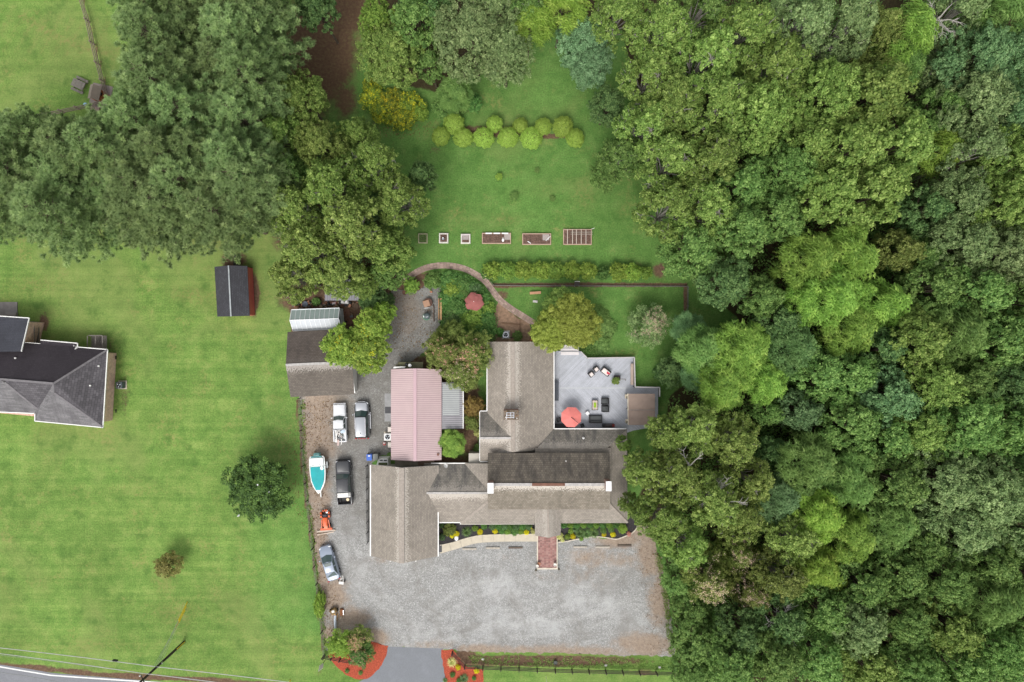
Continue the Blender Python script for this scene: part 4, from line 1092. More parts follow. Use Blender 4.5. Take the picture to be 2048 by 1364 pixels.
# porches of the neighbour house
WOODG = mat('weathered_wood', (0.19, 0.17, 0.15), 0.9, 0.2, 3, dirt=0.3)
def railing_deck(name, label, x0, y0, x1, y1, z, rails, parent=None, step=2.1):
    q = P((x0 + x1) / 2, (y0 + y1) / 2)
    t = thing(name, label, 'porch', (q.x, q.y, 0))
    a, b = P(x0, y0, z), P(x1, y1, z)
    n = max(2, int(abs(b.x - a.x) / 0.15))
    for i in range(n):
        x = a.x + (b.x - a.x) * (i + 0.5) / n
        MB().box((x, (a.y + b.y) / 2, z), ((b.x - a.x) / n * 0.9, a.y - b.y, 0.04)).build('board', WOODG, t)
    for (u0, v0), (u1, v1) in rails:
        p, q2 = P(u0, v0, z), P(u1, v1, z)
        mb = MB(); mb.bar(p + Vector((0, 0, 0.95)), q2 + Vector((0, 0, 0.95)), 0.1, 0.05); mb.bar(p + Vector((0, 0, 0.15)), q2 + Vector((0, 0, 0.15)), 0.05, 0.05)
        L = (q2 - p).length; k = max(2, int(L / 0.16))
        for i in range(k + 1):
            c = p.lerp(q2, i / k); mb.box(c + Vector((0, 0, 0.5)), (0.035, 0.035, 0.9))
        mb.build('railing', WOODG, t)
    return t
railing_deck('porch', 'wooden porch with slatted railing in the inner corner of the brick house', 55, 644, 79, 686, 0.7, [((79, 644), (79, 686)), ((66, 650), (66, 684)), ((58, 644), (79, 644))])
railing_deck('porch', 'wooden steps and landing at the north east corner of the brick house', 184, 672, 214, 697, 0.8, [((184, 672), (184, 697)), ((200, 672), (200, 690)), ((214, 672), (214, 697)), ((186, 671), (214, 671))])
q = P(15, 619)
MB().box((q.x - 1.5, q.y, 0.05), (5.6, 1.9, 0.1)).build('patio_slab', mat('grey_slab', (0.24, 0.22, 0.21), 0.9, 0.15, 1.5), kind='structure')
MB().rbox((P(27, 628).x, P(27, 628).y, 0.1), (1.3, 0.45, 0.4), -0.08, 0.03).build('step', mat('grey_slab', (0, 0, 0)), kind='structure')
# ------------------------------------------------------------------ vehicles (front towards +y)
TYRE = mat('tyre', (0.022, 0.022, 0.022), 0.8, 0.1, 5)
RIM = mat('rim', (0.45, 0.46, 0.47), 0.3, 0.05, 5, metal=0.8)
CARGLASS = mat('tinted_glass', (0.045, 0.075, 0.072), 0.08, 0.10, 1.5, spec=0.8)
CHROME = mat('chrome', (0.6, 0.6, 0.62), 0.2, 0.05, 5, metal=0.9)
REDL = mat('tail_lamp', (0.40, 0.015, 0.015), 0.25, 0.05, 5)
LAMP = mat('head_lamp', (0.62, 0.64, 0.66), 0.12, 0.05, 5)
PLAST = mat('black_plastic', (0.03, 0.03, 0.032), 0.6, 0.1, 5)

def loft(mb, rings, mi=0, close=True):
    n = len(rings[0]); vs = [v for r in rings for v in r]; fs = []
    for i in range(len(rings) - 1):
        for j in range(n - (0 if close else 1)):
            j2 = (j + 1) % n
            fs.append((i * n + j, (i + 1) * n + j, (i + 1) * n + j2, i * n + j2))
    fs.append(tuple(range(n))); fs.append(tuple((len(rings) - 1) * n + j for j in range(n - 1, -1, -1)))
    mb.add(vs, fs, mi)

def body_loft(st, zlow=0.28):
    """st: (y, half width, z top)"""
    mb = MB(); rings = []
    for y, w, z in st:
        zm = zlow + (z - zlow) * 0.55
        rings.append([(-w * 0.90, y, zlow), (-w * 0.99, y, zlow + 0.12), (-w, y, zm), (-w * 0.965, y, z - 0.14), (-w * 0.87, y, z - 0.03), (-w * 0.55, y, z + 0.012), (0, y, z + 0.02),
                      (w * 0.55, y, z + 0.012), (w * 0.87, y, z - 0.03), (w * 0.965, y, z - 0.14), (w, y, zm), (w * 0.99, y, zlow + 0.12), (w * 0.90, y, zlow)])
    loft(mb, rings)
    return mb

def quad_in(c, k=0.9, off=0.012, th=0.02):
    """thin pane just proud of a quad c[0..3]"""
    c = [Vector(p) for p in c]; m = sum(c, Vector()) / 4
    n = (c[1] - c[0]).cross(c[3] - c[0]).normalized()
    kx, ky = (k, k) if not hasattr(k, '__len__') else k
    q = [m + (p - m) * kx + n * off for p in c]
    lo = [p - n * th for p in q]
    return MB().add(q + lo, [(0, 1, 2, 3), (7, 6, 5, 4), (0, 4, 5, 1), (1, 5, 6, 2), (2, 6, 7, 3), (3, 7, 4, 0)])

def cabin(t, paint, yb0, yt0, yt1, yb1, wb, wt, zb, zt, bow=0.12, roofm=None):
    """glazed upper body: base from yb0 (front) to yb1 (rear), roof from yt0 to yt1"""
    B = [(-wb, yb0 - bow), (0, yb0), (wb, yb0 - bow), (wb, yb1), (-wb, yb1)]
    mb = MB()
    bl, br, tl, tr = (-wb, yb0 - bow, zb), (wb, yb0 - bow, zb), (-wt, yt0 - bow * .6, zt), (wt, yt0 - bow * .6, zt)
    bl2, br2, tl2, tr2 = (-wb, yb1, zb), (wb, yb1, zb), (-wt, yt1, zt), (wt, yt1, zt)
    fb, ft = (0, yb0, zb), (0, yt0, zt + 0.02)
    rt = (0, yt1 - 0.03, zt + 0.02)
    vs = [bl, fb, br, br2, bl2, tl, ft, tr, tr2, rt, tl2]
    mb.add(vs, [(0, 5, 6, 1), (1, 6, 7, 2), (2, 7, 8, 3), (3, 8, 9, 10, 4), (4, 10, 5, 0), (5, 10, 9, 6), (6, 9, 8, 7), (0, 1, 2, 3, 4)])
    mb.build('cabin', paint, t, world=False)
    quad = [fb, bl, tl, ft]; q2 = [br, fb, ft, tr]
    ws_ = MB()
    for q in (quad, q2):
        p = quad_in([q[1], q[0], q[3], q[2]], (1.0), 0.012) if False else None
    # windscreen as one bowed pane
    def lerp(a, b, k): return Vector(a) + (Vector(b) - Vector(a)) * k
    k0, k1 = 0.06, 0.93
    L0, M0, R0 = lerp(bl, tl, k0), lerp(fb, ft, k0), lerp(br, tr, k0)
    L1, M1, R1_ = lerp(bl, tl, k1), lerp(fb, ft, k1), lerp(br, tr, k1)
    sx = lambda v: Vector((v.x * 0.93, v.y + 0.02, v.z + 0.012))
    pts = [sx(v) for v in (L0, M0, R0, R1_, M1, L1)]
    lo = [v - Vector((0, 0.01, 0.03)) for v in pts]
    w = MB(); w.add(pts + lo, [(0, 1, 4, 5), (1, 2, 3, 4), (6, 11, 10, 7), (7, 10, 9, 8), (0, 6, 7, 1), (1, 7, 8, 2), (2, 8, 9, 3), (3, 9, 10, 4), (4, 10, 11, 5), (5, 11, 6, 0)])
    w.build('windscreen', CARGLASS, t, world=False)
    quad_in([br2, bl2, tl2, tr2], 0.84).build('rear_window', CARGLASS, t, world=False)
    for s in (1, -1):
        a, b, c, d = ((br, br2, tr2, tr) if s > 0 else (bl2, bl, tl, tl2))
        m1 = [lerp(a, b, 0.5), lerp(d, c, 0.5)]
        quad_in([a, m1[0], m1[1], d], 0.84).build('side_window', CARGLASS, t, world=False)
        quad_in([m1[0], b, c, m1[1]], 0.84).build('side_window', CARGLASS, t, world=False)
    # roof skin, a little proud and rounded
    y0, y1 = yt0 - bow * 0.4, yt1
    MB().rbox((0, (y0 + y1) / 2, zt - 0.01), (wt * 2 - 0.04, abs(y0 - y1) - 0.04, 0.06), 0, 0.10, rt=0.03).build('roof', roofm or paint, t, world=False, smooth=True)

def wheels(t, w, y0, y1, r=0.34, wd=0.22):
    base = None
    for y in (y0, y1):
        for s in (1, -1):
            x = s * (w - wd / 2 + 0.02)
            if base is None:
                mb = MB(); n = 20
                prof = [(r * 0.55, -wd / 2), (r * 0.92, -wd / 2), (r, -wd * 0.35), (r, wd * 0.35), (r * 0.92, wd / 2), (r * 0.55, wd / 2)]
                vs = []; fs = []
                for rr, xx in prof:
                    for k in range(n): a = 2 * math.pi * k / n; vs.append((xx, rr * math.cos(a), rr * math.sin(a)))
                for i in range(5):
                    for k in range(n): fs.append((i * n + k, (i + 1) * n + k, (i + 1) * n + (k + 1) % n, i * n + (k + 1) % n))
                mb.add(vs, fs)
                o = mb.build('wheel', TYRE, t, world=False, smooth=True)
                rb = MB(); vs = []; fs = []
                for xx in (-wd * 0.42, wd * 0.42):
                    for k in range(n): a = 2 * math.pi * k / n; vs.append((xx, r * 0.6 * math.cos(a), r * 0.6 * math.sin(a)))
                for k in range(n): fs.append((k, n + k, n + (k + 1) % n, (k + 1) % n))
                fs.append(tuple(range(n))); fs.append(tuple(range(2 * n - 1, n - 1, -1)))
                rb.add(vs, fs); ri = rb.build('rim', RIM, o, world=False)
                base = (o.data, ri.data); o.location = (x, y, r)
            else:
                o = bpy.data.objects.new('wheel', base[0]); COL.objects.link(o); o.parent = t; o.location = (x, y, r)
                ri = bpy.data.objects.new('rim', base[1]); COL.objects.link(ri); ri.parent = o

def mirrors(t, x, y, z, m):
    for s in (1, -1):
        MB().rbox((s * (x + 0.11), y, z), (0.22, 0.12, 0.16), s * -0.2, 0.03).build('mirror', m, t, world=False)

def lamps(t, w, yf, yr, zf, zr, wid=0.34):
    for s in (1, -1):
        MB().rbox((s * (w - wid / 2 - 0.06), yf - 0.10, zf), (wid, 0.20, 0.14), s * -0.25, 0.05).build('headlight', LAMP, t, world=False)
        MB().rbox((s * (w - 0.12), yr + 0.03, zr), (0.22, 0.12, 0.26), 0, 0.03).build('tail_light', REDL, t, world=False)

# silver station wagon / suv
SILV = mat('silver_paint', (0.33, 0.345, 0.37), 0.35, 0.02, 1, metal=0.2, coat=0.3)
GREYP2 = mat('dark_silver_paint', (0.22, 0.235, 0.255), 0.26, 0.02, 1, metal=0.5, coat=0.5)
q = P(724.5, 839.5, 0.6)
t = thing('parked_car', 'silver sport utility vehicle parked nose up next to the white pickup', 'car', (q.x, q.y, 0), math.radians(1.5), 'vehicles parked along the left side of the gravel yard')
body_loft([(2.34, 0.55, 0.62), (2.28, 0.72, 0.80), (2.05, 0.86, 0.92), (1.2, 0.92, 1.04), (0.4, 0.93, 1.06), (-1.6, 0.93, 1.08), (-2.2, 0.90, 1.05), (-2.36, 0.82, 0.85), (-2.38, 0.75, 0.55)]).build('body', GREYP2, t, world=False, smooth=True)
MB().rbox((0, 1.62, 1.02), (1.40, 1.15, 0.05), 0, 0.22, rt=0.03).build('bonnet', SILV, t, world=False, smooth=True)
cabin(t, BLACKM, 1.28, 0.52, -2.02, -2.24, 0.84, 0.68, 1.06, 1.70, 0.16, SILV)
for s in (1, -1): MB().bar((s * 0.62, 0.25, 1.80), (s * 0.60, -1.85, 1.80), 0.05, 0.05).build('roof_rail', CHROME, t, world=False)
for s in (1, -1): MB().bar((s * 0.99, 0.9, 0.42), (s * 0.99, -1.2, 0.42), 0.10, 0.05).build('running_board', CHROME, t, world=False)
MB().box((0, -2.33, 1.12), (1.0, 0.07, 0.08)).build('brake_light', REDL, t, world=False)
MB().tube([(0, -1.5, 1.75), (0, -1.62, 1.88)], 0.03, 5).build('antenna', BLACKM, t, world=False)
wheels(t, 0.93, 1.45, -1.42, 0.36); mirrors(t, 0.93, 0.72, 1.05, SILV); lamps(t, 0.90, 2.22, -2.36, 0.74, 0.80)
MB().rbox((0, 2.30, 0.66), (1.0, 0.10, 0.15), 0, 0.03).build('grille', CHROME, t, world=False)

# white older pickup with a loaded bed
def pickup(name, label, loc, rz, L, W, paint, cab, box, roofm=None, hood=None, bow=0.1, zh=1.0, zr=1.72, wheelr=0.37):
    t = thing(name, label, 'pickup truck', loc, rz, 'vehicles parked along the left side of the gravel yard')
    w = W / 2; yf = L / 2; yr = -L / 2
    body_loft([(yf, w * 0.80, 0.66), (yf - 0.06, w * 0.93, 0.86), (yf - 0.35, w * 0.985, zh - 0.04), (cab[0], w, zh + 0.02), (cab[3] - 0.02, w, zh + 0.02)], 0.32).build('body', paint, t, world=False, smooth=True)
    MB().rbox((0, (yf + cab[0]) / 2 + 0.05, zh - 0.02), (W * 0.80, yf - cab[0] - 0.25, 0.06), 0, 0.10, rt=0.03).build('bonnet', hood or paint, t, world=False, smooth=True)
    cabin(t, paint, cab[0], cab[1], cab[2], cab[3], w * 0.92, w * 0.76, zh + 0.02, zr, bow, roofm)
    y0 = cab[3] - 0.05; y1 = yr + 0.05; h = 0.55; zb = 0.55
    bd = MB()
    bd.box((0, (y0 + y1) / 2, zb - 0.03), (W * 0.96, y0 - y1, 0.06))
    bd.box((0, y0 - 0.04, zb + h / 2), (W * 0.94, 0.07, h))
    bd.build('bed_floor', PLAST if box == 'dark' else paint, t, world=False)
    for s in (1, -1):
        sb = MB(); sb.rbox((s * (w - 0.08), (y0 + y1) / 2, 0.38), (0.16, y0 - y1 + 0.04, zb + h - 0.38), 0, 0.03)
        sb.build('bed_side', paint, t, world=False, smooth=True)
        MB().rbox((s * (w - 0.32), (y0 + y1) / 2 - 0.05, zb), (0.22, 0.95, 0.26), 0, 0.06).build('wheel_arch', PLAST if box == 'dark' else paint, t, world=False)
    MB().rbox((0, y1 - 0.0, zb), (W * 0.95, 0.09, h), 0, 0.02).build('tailgate', paint, t, world=False)
    MB().rbox((0, yr - 0.06, 0.42), (W * 0.92, 0.16, 0.16), 0, 0.04).build('rear_bumper', CHROME if box != 'dark' else PLAST, t, world=False)
    MB().rbox((0, yf + 0.05, 0.42), (W * 0.96, 0.16, 0.22), 0, 0.05).build('front_bumper', CHROME if box != 'dark' else PLAST, t, world=False)
    wheels(t, w, yf - 0.85, yr + 1.05, wheelr, 0.25); mirrors(t, w, cab[0] - 0.30, zh + 0.05, paint); lamps(t, w, yf - 0.02, yr + 0.02, 0.72, 0.72, 0.3)
    return t
WHITEP = mat('old_white_paint', (0.62, 0.63, 0.64), 0.4, 0.04, 1.5, coat=0.2)
q = P(680.5, 845, 0.6)
tw = pickup('pickup_truck', 'white older pickup with its open bed full of timber and junk', (q.x, q.y, 0), math.radians(2.0), 4.75, 1.66, WHITEP, (0.95, 0.45, -0.62, -0.78), 'white', zh=0.98, zr=1.66, bow=0.14)
bl_ = thing('truck_load', 'white planks, pipes and scrap lying in the bed of the white pickup', 'scrap', (q.x, q.y, 0), math.radians(2.0))
r = random.Random(11)
WW = mat('white_plank', (0.72, 0.70, 0.66), 0.7, 0.08, 3); PKW = mat('pinkish_timber', (0.55, 0.42, 0.38), 0.8, 0.15, 3); GRJ = mat('dark_junk', (0.10, 0.11, 0.10), 0.8, 0.4, 6); BLJ = mat('pale_blue_bag', (0.45, 0.55, 0.66), 0.5, 0.15, 3)
MB().bar((-0.50, -0.9, 0.98), (-0.42, -2.45, 1.12), 0.16, 0.05).build('plank', WW, bl_, world=False)
MB().bar((-0.20, -0.95, 0.98), (-0.62, -2.35, 1.10), 0.09, 0.05).build('plank', WW, bl_, world=False)
MB().bar((0.22, -2.0, 1.12), (0.18, -2.72, 1.14), 0.10, 0.04).build('plank', WW, bl_, world=False)
MB().bar((-0.18, -2.1, 1.14), (-0.26, -2.85, 1.16), 0.24, 0.06).build('plank', PKW, bl_, world=False)
MB().tube([(-0.05, -0.95, 0.95), (0.05, -1.15, 1.02), (0.0, -1.4, 1.05), (-0.18, -1.75, 1.02)], 0.055, 8).build('pipe', WW, bl_, world=False, smooth=True)
MB().rbox((0.38, -1.12, 0.62), (0.62, 0.36, 0.36), 0.2, 0.08).build('bag', BLJ, bl_, world=False)
mb = MB()
for i in range(60):
    mb.rbox((r.uniform(-0.62, 0.62), r.uniform(-2.2, -0.95), 0.58 + r.uniform(0, 0.22)), (r.uniform(0.08, 0.3), r.uniform(0.06, 0.2), r.uniform(0.05, 0.16)), r.uniform(0, 3), 0.02, mi=r.choice([0, 1, 1, 2, 2, 3]))
mb.build('scrap_pile', [GRJ, mat('scrap_grey', (0.3, 0.32, 0.3), 0.7, 0.3, 5), WW, PKW], bl_, world=False, kind='stuff')

# black crew cab pickup with white tool box
BLKP = mat('black_paint', (0.030, 0.032, 0.038), 0.22, 0.03, 1, coat=0.6)
DKG = mat('charcoal_paint', (0.038, 0.040, 0.045), 0.38, 0.03, 1, coat=0.1)
q = P(688.5, 964.5, 0.7)
tb = pickup('pickup_truck', 'black crew cab pickup with a white tool box behind its cab', (q.x, q.y, 0), math.radians(3.2), 5.55, 1.92, BLKP, (1.20, 0.62, -1.02, -1.22), 'dark', roofm=DKG, hood=DKG, zh=1.12, zr=1.84, wheelr=0.40, bow=0.08)
for i in range(7): MB().bar((-0.54 + i * 0.18, 0.40, 1.895), (-0.54 + i * 0.18, -0.92, 1.895), 0.025, 0.02).build('roof_rib', BLKP, tb, world=False)
MB().rbox((0, 2.62, 1.02), (1.1, 0.16, 0.07), 0, 0.04).build('bonnet_deflector', WHITEP, tb, world=False)
bx = MB(); bx.rbox((0, -1.54, 1.08), (1.66, 0.58, 0.16), 0, 0.04)
bxo = bx.build('tool_box', mat('white_box_paint', (0.74, 0.72, 0.68), 0.4, 0.05, 2), tb, world=False)
MB().rbox((0.66, -1.52, 1.245), (0.30, 0.42, 0.02), 0, 0.06).build('worn_patch', mat('steel_worn', (0.35, 0.35, 0.33), 0.5, 0.4, 8), tb, world=False)
pl = tag(MB().lathe((q.x + 0.50, q.y - 2.15, 0.60), [(0.14, 0), (0.17, 0.34), (0.19, 0.36), (0.15, 0.37)], 14).build('bucket', mat('cream_bucket', (0.78, 0.62, 0.40), 0.5, 0.1, 3)), 'cream bucket standing in the bed of the black pickup', 'bucket')
MB().bar((-0.5, -2.0, 0.60), (0.35, -2.04, 0.60), 0.06, 0.05).build('bed_brace', GRJ, tb, world=False)

# silver blue saloon, turned
SEDP = mat('silver_blue_paint', (0.27, 0.31, 0.38), 0.35, 0.02, 1, metal=0.2, coat=0.3)
q = P(659, 1125.5, 0.6)
t = thing('parked_car', 'silver blue saloon with a sunroof parked at a slant by the fence', 'car', (q.x, q.y, 0), math.radians(17), 'vehicles parked along the left side of the gravel yard')
body_loft([(2.30, 0.48, 0.52), (2.22, 0.66, 0.68), (1.95, 0.80, 0.78), (1.3, 0.87, 0.90), (0.6, 0.88, 0.95), (-1.2, 0.88, 0.97), (-1.75, 0.86, 0.96), (-2.12, 0.78, 0.93), (-2.24, 0.68, 0.80), (-2.28, 0.6, 0.5)], 0.24).build('body', SEDP, t, world=False, smooth=True)
cabin(t, SEDP, 1.18, 0.30, -0.98, -1.72, 0.78, 0.60, 0.94, 1.40, 0.20)
MB().rbox((0, 0.02, 1.445), (0.86, 0.46, 0.02), 0, 0.05).build('sunroof', CARGLASS, t, world=False)
MB().tube([(0, -0.9, 1.44), (0, -1.0, 1.56)], 0.02, 5).build('antenna', BLACKM, t, world=False)
wheels(t, 0.88, 1.38, -1.35, 0.32, 0.2); mirrors(t, 0.87, 0.62, 0.90, SEDP); lamps(t, 0.84, 2.12, -2.24, 0.62, 0.66)

# small white trailer dolly behind the saloon
q = P(683, 1161, 0.4)
t = thing('utility_dolly', 'small white trailer dolly behind the silver blue saloon', 'trailer', (q.x, q.y, 0), math.radians(-5))
MB().rbox((0, -0.30, 0.38), (0.62, 0.36, 0.08), 0, 0.02).build('deck', WW, t, world=False)
fm = MB()
for s in (1, -1): fm.bar((s * 0.26, -0.3, 0.35), (s * 0.10, 0.62, 0.35), 0.06, 0.06)
fm.bar((-0.24, 0.05, 0.36), (0.24, 0.25, 0.36), 0.05, 0.05); fm.bar((-0.2, 0.35, 0.36), (0.2, 0.15, 0.36), 0.05, 0.05)
fm.build('frame', WW, t, world=False)
for s in (1, -1):
    MB().tube([(s * 0.34, -0.1, 0.18), (s * 0.42, -0.1, 0.18)], 0.18, 14).build('wheel', TYRE, t, world=False)

# ---- boat on its trailer, bow down
q = P(637, 947, 0.9)
t = thing('boat', 'white and turquoise speedboat under a teal cockpit cover with its bow to the mower', 'boat', (q.x, q.y, 0), math.radians(180 + 3.5))
HULL = mat('white_gelcoat', (0.80, 0.82, 0.80), 0.25, 0.03, 1.5, coat=0.4)
TEAL = mat('teal_cover', (0.018, 0.36, 0.38), 0.65, 0.14, 0.9, bumpd=0.02)
TEALD = mat('teal_trim', (0.10, 0.30, 0.30), 0.5, 0.15, 2)
st = [(-2.25, 0.86), (-1.9, 0.98), (-1.0, 1.02), (0.0, 1.0), (0.9, 0.90), (1.6, 0.66), (2.1, 0.36), (2.45, 0.06)]
rings = []
for y, w in st:
    k = max(0, (y - 0.6) / 1.9) ** 1.5 * 0.45
    rings.append([(-w, y, 1.25 + k * 0.3), (-w * 0.93, y, 1.05 + k * 0.3), (-w * 0.70, y, 0.62 + k), (0, y, 0.45 + k * 1.3), (w * 0.70, y, 0.62 + k), (w * 0.93, y, 1.05 + k * 0.3), (w, y, 1.25 + k * 0.3), (w * 0.82, y, 1.30 + k * 0.3), (0, y, 1.33 + k * 0.3), (-w * 0.82, y, 1.30 + k * 0.3)])
mb = MB(); loft(mb, [r_[::-1] for r_ in rings]); mb.build('hull', HULL, t, world=False, smooth=True)
cv = MB(); rg = []
for y, w in [(-0.92, 0.87), (0.0, 0.87), (0.8, 0.78), (1.35, 0.60), (1.75, 0.40), (1.98, 0.30)]:
    z = 1.36 + max(0, (y - 0.6) / 1.9) ** 1.5 * 0.13
    rg.append([(-w, y, z - 0.05), (-w * 0.97, y, z + 0.02), (-w * 0.4, y, z + 0.06 + 0.015 * math.sin(y * 4)), (0, y, z + 0.08), (w * 0.4, y, z + 0.06), (w * 0.97, y, z + 0.02), (w, y, z - 0.05)])
loft(cv, [r_[::-1] for r_ in rg]); cv.build('cover', TEAL, t, world=False, smooth=True)
MB().tube([(-0.95, -0.95, 1.36), (-0.55, -1.12, 1.62), (0, -1.18, 1.70), (0.55, -1.12, 1.62), (0.95, -0.95, 1.36)], 0.05, 6).build('windscreen_frame', HULL, t, world=False, smooth=True)
MB().rbox((0, -1.62, 1.30), (1.72, 0.95, 0.26), 0, 0.16, rt=0.10).build('stern_deck', HULL, t, world=False, smooth=True)
MB().rbox((0.0, -2.18, 1.26), (1.35, 0.24, 0.16), 0, 0.08).build('stern_step', TEALD, t, world=False, smooth=True)
MB().rbox((0, -2.45, 0.75), (0.82, 0.42, 0.62), 0, 0.17, rt=0.15).build('outboard_motor', mat('motor_teal', (0.13, 0.30, 0.29), 0.4, 0.1, 2), t, world=False, smooth=True)
MB().lathe((-0.62, -0.75, 1.40), [(0.02, 0.0), (0.22, 0.03), (0.22, 0.09), (0.02, 0.12)], 14).build('seat_cap', HULL, t, world=False, smooth=True)
for s in (1, -1):
    MB().rbox((s * 1.05, -1.0, 0.50), (0.20, 0.80, 0.14), 0, 0.05).build('mudguard', HULL, t, world=False)
    MB().tube([(s * 0.95, -1.0, 0.30), (s * 1.12, -1.0, 0.30)], 0.30, 16).build('wheel', TYRE, t, world=False)
tr = MB(); tr.bar((0, -1.8, 0.38), (0, 3.1, 0.42), 0.10, 0.10); tr.bar((-0.95, -1.0, 0.30), (0.95, -1.0, 0.30), 0.08, 0.08)
for s in (1, -1): tr.bar((s * 0.75, -2.0, 0.40), (0, 2.2, 0.42), 0.07, 0.09)
tr.build('trailer_frame', HULL, t, world=False)
MB().tube([(0, 3.0, 0.42), (0, 3.0, 0.0)], 0.04, 6).build('jockey_leg', BLACKM, t, world=False)

# ---- orange mower with a front blade
ORG = mat('orange_paint', (0.62, 0.105, 0.025), 0.4, 0.10, 3, dirt=0.15)
q = P(651, 1041, 0.6)
t = thing('tractor', 'small orange tractor with front loader and wooden beam between boat and saloon', 'tractor', (q.x, q.y, 0), math.radians(180 + 4))
MB().rbox((0, 0.10, 0.55), (0.62, 1.15, 0.45), 0, 0.10).build('bonnet', ORG, t, world=False, smooth=True)
MB().rbox((0, 0.85, 0.42), (0.50, 0.40, 0.30), 0, 0.06).build('front_weight', mat('salmon_paint', (0.62, 0.25, 0.14), 0.5, 0.1, 3), t, world=False)
MB().rbox((0, -0.62, 0.72), (0.52, 0.48, 0.12), 0, 0.08).build('seat', mat('dark_seat', (0.035, 0.04, 0.055), 0.6, 0.1, 4), t, world=False)
MB().rbox((0, -0.86, 0.80), (0.52, 0.12, 0.34), 0, 0.05).build('backrest', mat('dark_seat', (0, 0, 0)), t, world=False)
MB().lathe((0, -0.22, 0.95), [(0.15, 0), (0.18, 0.02), (0.15, 0.04)], 14).build('steering_wheel', BLACKM, t, world=False)
for s in (1, -1):
    MB().rbox((s * 0.50, -0.75, 0.55), (0.26, 0.75, 0.20), 0, 0.08).build('mudguard', ORG, t, world=False, smooth=True)
    MB().bar((s * 0.42, -0.15, 0.80), (s * 0.52, 0.95, 0.62), 0.09, 0.12).build('loader_arm', ORG, t, world=False)
    MB().tube([(s * 0.40, -0.75, 0.38), (s * 0.62, -0.75, 0.38)], 0.38, 18).build('wheel', TYRE, t, world=False)
    MB().tube([(s * 0.38, 0.72, 0.25), (s * 0.54, 0.72, 0.25)], 0.25, 16).build('wheel', TYRE, t, world=False)
MB().bar((-0.75, 1.12, 0.45), (0.75, 1.12, 0.45), 0.26, 0.30).build('bucket', ORG, t, world=False)
MB().bar((-0.4, 1.0, 0.6), (0.4, 1.0, 0.6), 0.10, 0.10).build('crossbar', ORG, t, world=False)
eng = MB(); r = random.Random(4)
for i in range(16): eng.rbox((r.uniform(-0.35, 0.35), r.uniform(-1.35, -0.95), 0.45 + r.uniform(0, 0.3)), (r.uniform(0.08, 0.25), r.uniform(0.08, 0.22), r.uniform(0.06, 0.2)), r.uniform(0, 3), 0.02, mi=r.choice([0, 0, 1, 2]))
eng.build('engine', [ORG, CHROME, BLACKM], t, world=False)
TIMB = mat('grey_timber', (0.46, 0.40, 0.33), 0.85, 0.2, 3)
a, b_ = P(634, 1063, 0.1), P(671, 1060, 0.1)
tag(MB().bar(a, b_, 0.20, 0.16).build('timber_beam', TIMB), 'grey timber beam lying under the tractor bucket', 'timber')
a, b_ = P(634, 1070, 0.1), P(668, 1063.5, 0.1)
tag(MB().bar(a, b_, 0.10, 0.08).build('timber_beam', mat('pale_timber', (0.62, 0.52, 0.42), 0.85, 0.15, 3)), 'thin pale pole lying in front of the tractor bucket', 'timber')
q = P(662, 1150, 0)

# ---- wheelie bins, condensers, odds and ends by the workshop
def bin_(px, py, c, label, lid=None):
    q = P(px, py, 1.0)
    t = thing('wheelie_bin', label, 'bin', (q.x, q.y, 0), 0.05, 'wheelie bins by the workshop')
    MB().rbox((0, 0, 0.05), (0.60, 0.68, 0.95), 0, 0.05).build('body', c, t, world=False)
    MB().rbox((0, -0.02, 1.0), (0.68, 0.80, 0.07), 0, 0.06, rt=0.04).build('lid', lid or c, t, world=False)
    MB().bar((-0.28, 0.42, 0.98), (0.28, 0.42, 0.98), 0.05, 0.05).build('handle', BLACKM, t, world=False)
    for s in (1, -1): MB().tube([(s * 0.26, 0.34, 0.10), (s * 0.33, 0.34, 0.10)], 0.10, 10).build('wheel', TYRE, t, world=False)
    return t
t = bin_(738.5, 914.5, mat('bin_blue', (0.045, 0.13, 0.50), 0.45, 0.06, 2), 'blue wheelie bin with a white sticker by the workshop')
MB().box((0.0, 0.18, 1.075), (0.26, 0.14, 0.01)).build('sticker', TRIM, t, world=False)
bin_(751, 914, mat('bin_grey', (0.22, 0.23, 0.21), 0.6, 0.10, 2, dirt=0.3), 'grey wheelie bin beside the blue one')

def condenser(px, py, label, case, z=0.8, s=0.85, rz=0.0, h=0.85):
    q = P(px, py, h)
    t = thing('air_conditioner', label, 'air conditioner', (q.x, q.y, 0), rz, 'outdoor air conditioner units')
    MB().rbox((0, 0, 0.05), (s, s, h - 0.05), 0, 0.06).build('case', case, t, world=False)
    MB().lathe((0, 0, h), [(s * 0.40, 0.0), (s * 0.41, 0.02), (s * 0.36, 0.02), (s * 0.35, 0.004)], 20).build('fan_ring', CHROME, t, world=False)
    MB().lathe((0, 0, h + 0.003), [(s * 0.34, 0.0), (s * 0.34, 0.004)], 20).build('fan_well', BLACKM, t, world=False)
    for k in range(3):
        a = k * 2.09 + 0.4; m = MB()
        m.add([(0.03 * math.cos(a), 0.03 * math.sin(a), h + 0.012), (s * 0.31 * math.cos(a - 0.25), s * 0.31 * math.sin(a - 0.25), h + 0.012), (s * 0.32 * math.cos(a + 0.25), s * 0.32 * math.sin(a + 0.25), h + 0.03), (0.03 * math.cos(a + 1.5), 0.03 * math.sin(a + 1.5), h + 0.03)], [(0, 1, 2, 3)])
        m.build('fan_blade', mat('fan_blade', (0.45, 0.52, 0.56), 0.4, 0.05, 3), t, world=False)
    MB().lathe((0, 0, h + 0.02), [(0.09, 0), (0.07, 0.05), (0.01, 0.06)], 12).build('hub', BLACKM, t, world=False, smooth=True)
    MB().rbox((0, 0, 0), (s + 0.25, s + 0.25, 0.06), 0, 0.03).build('pad', CONC, t, world=False)
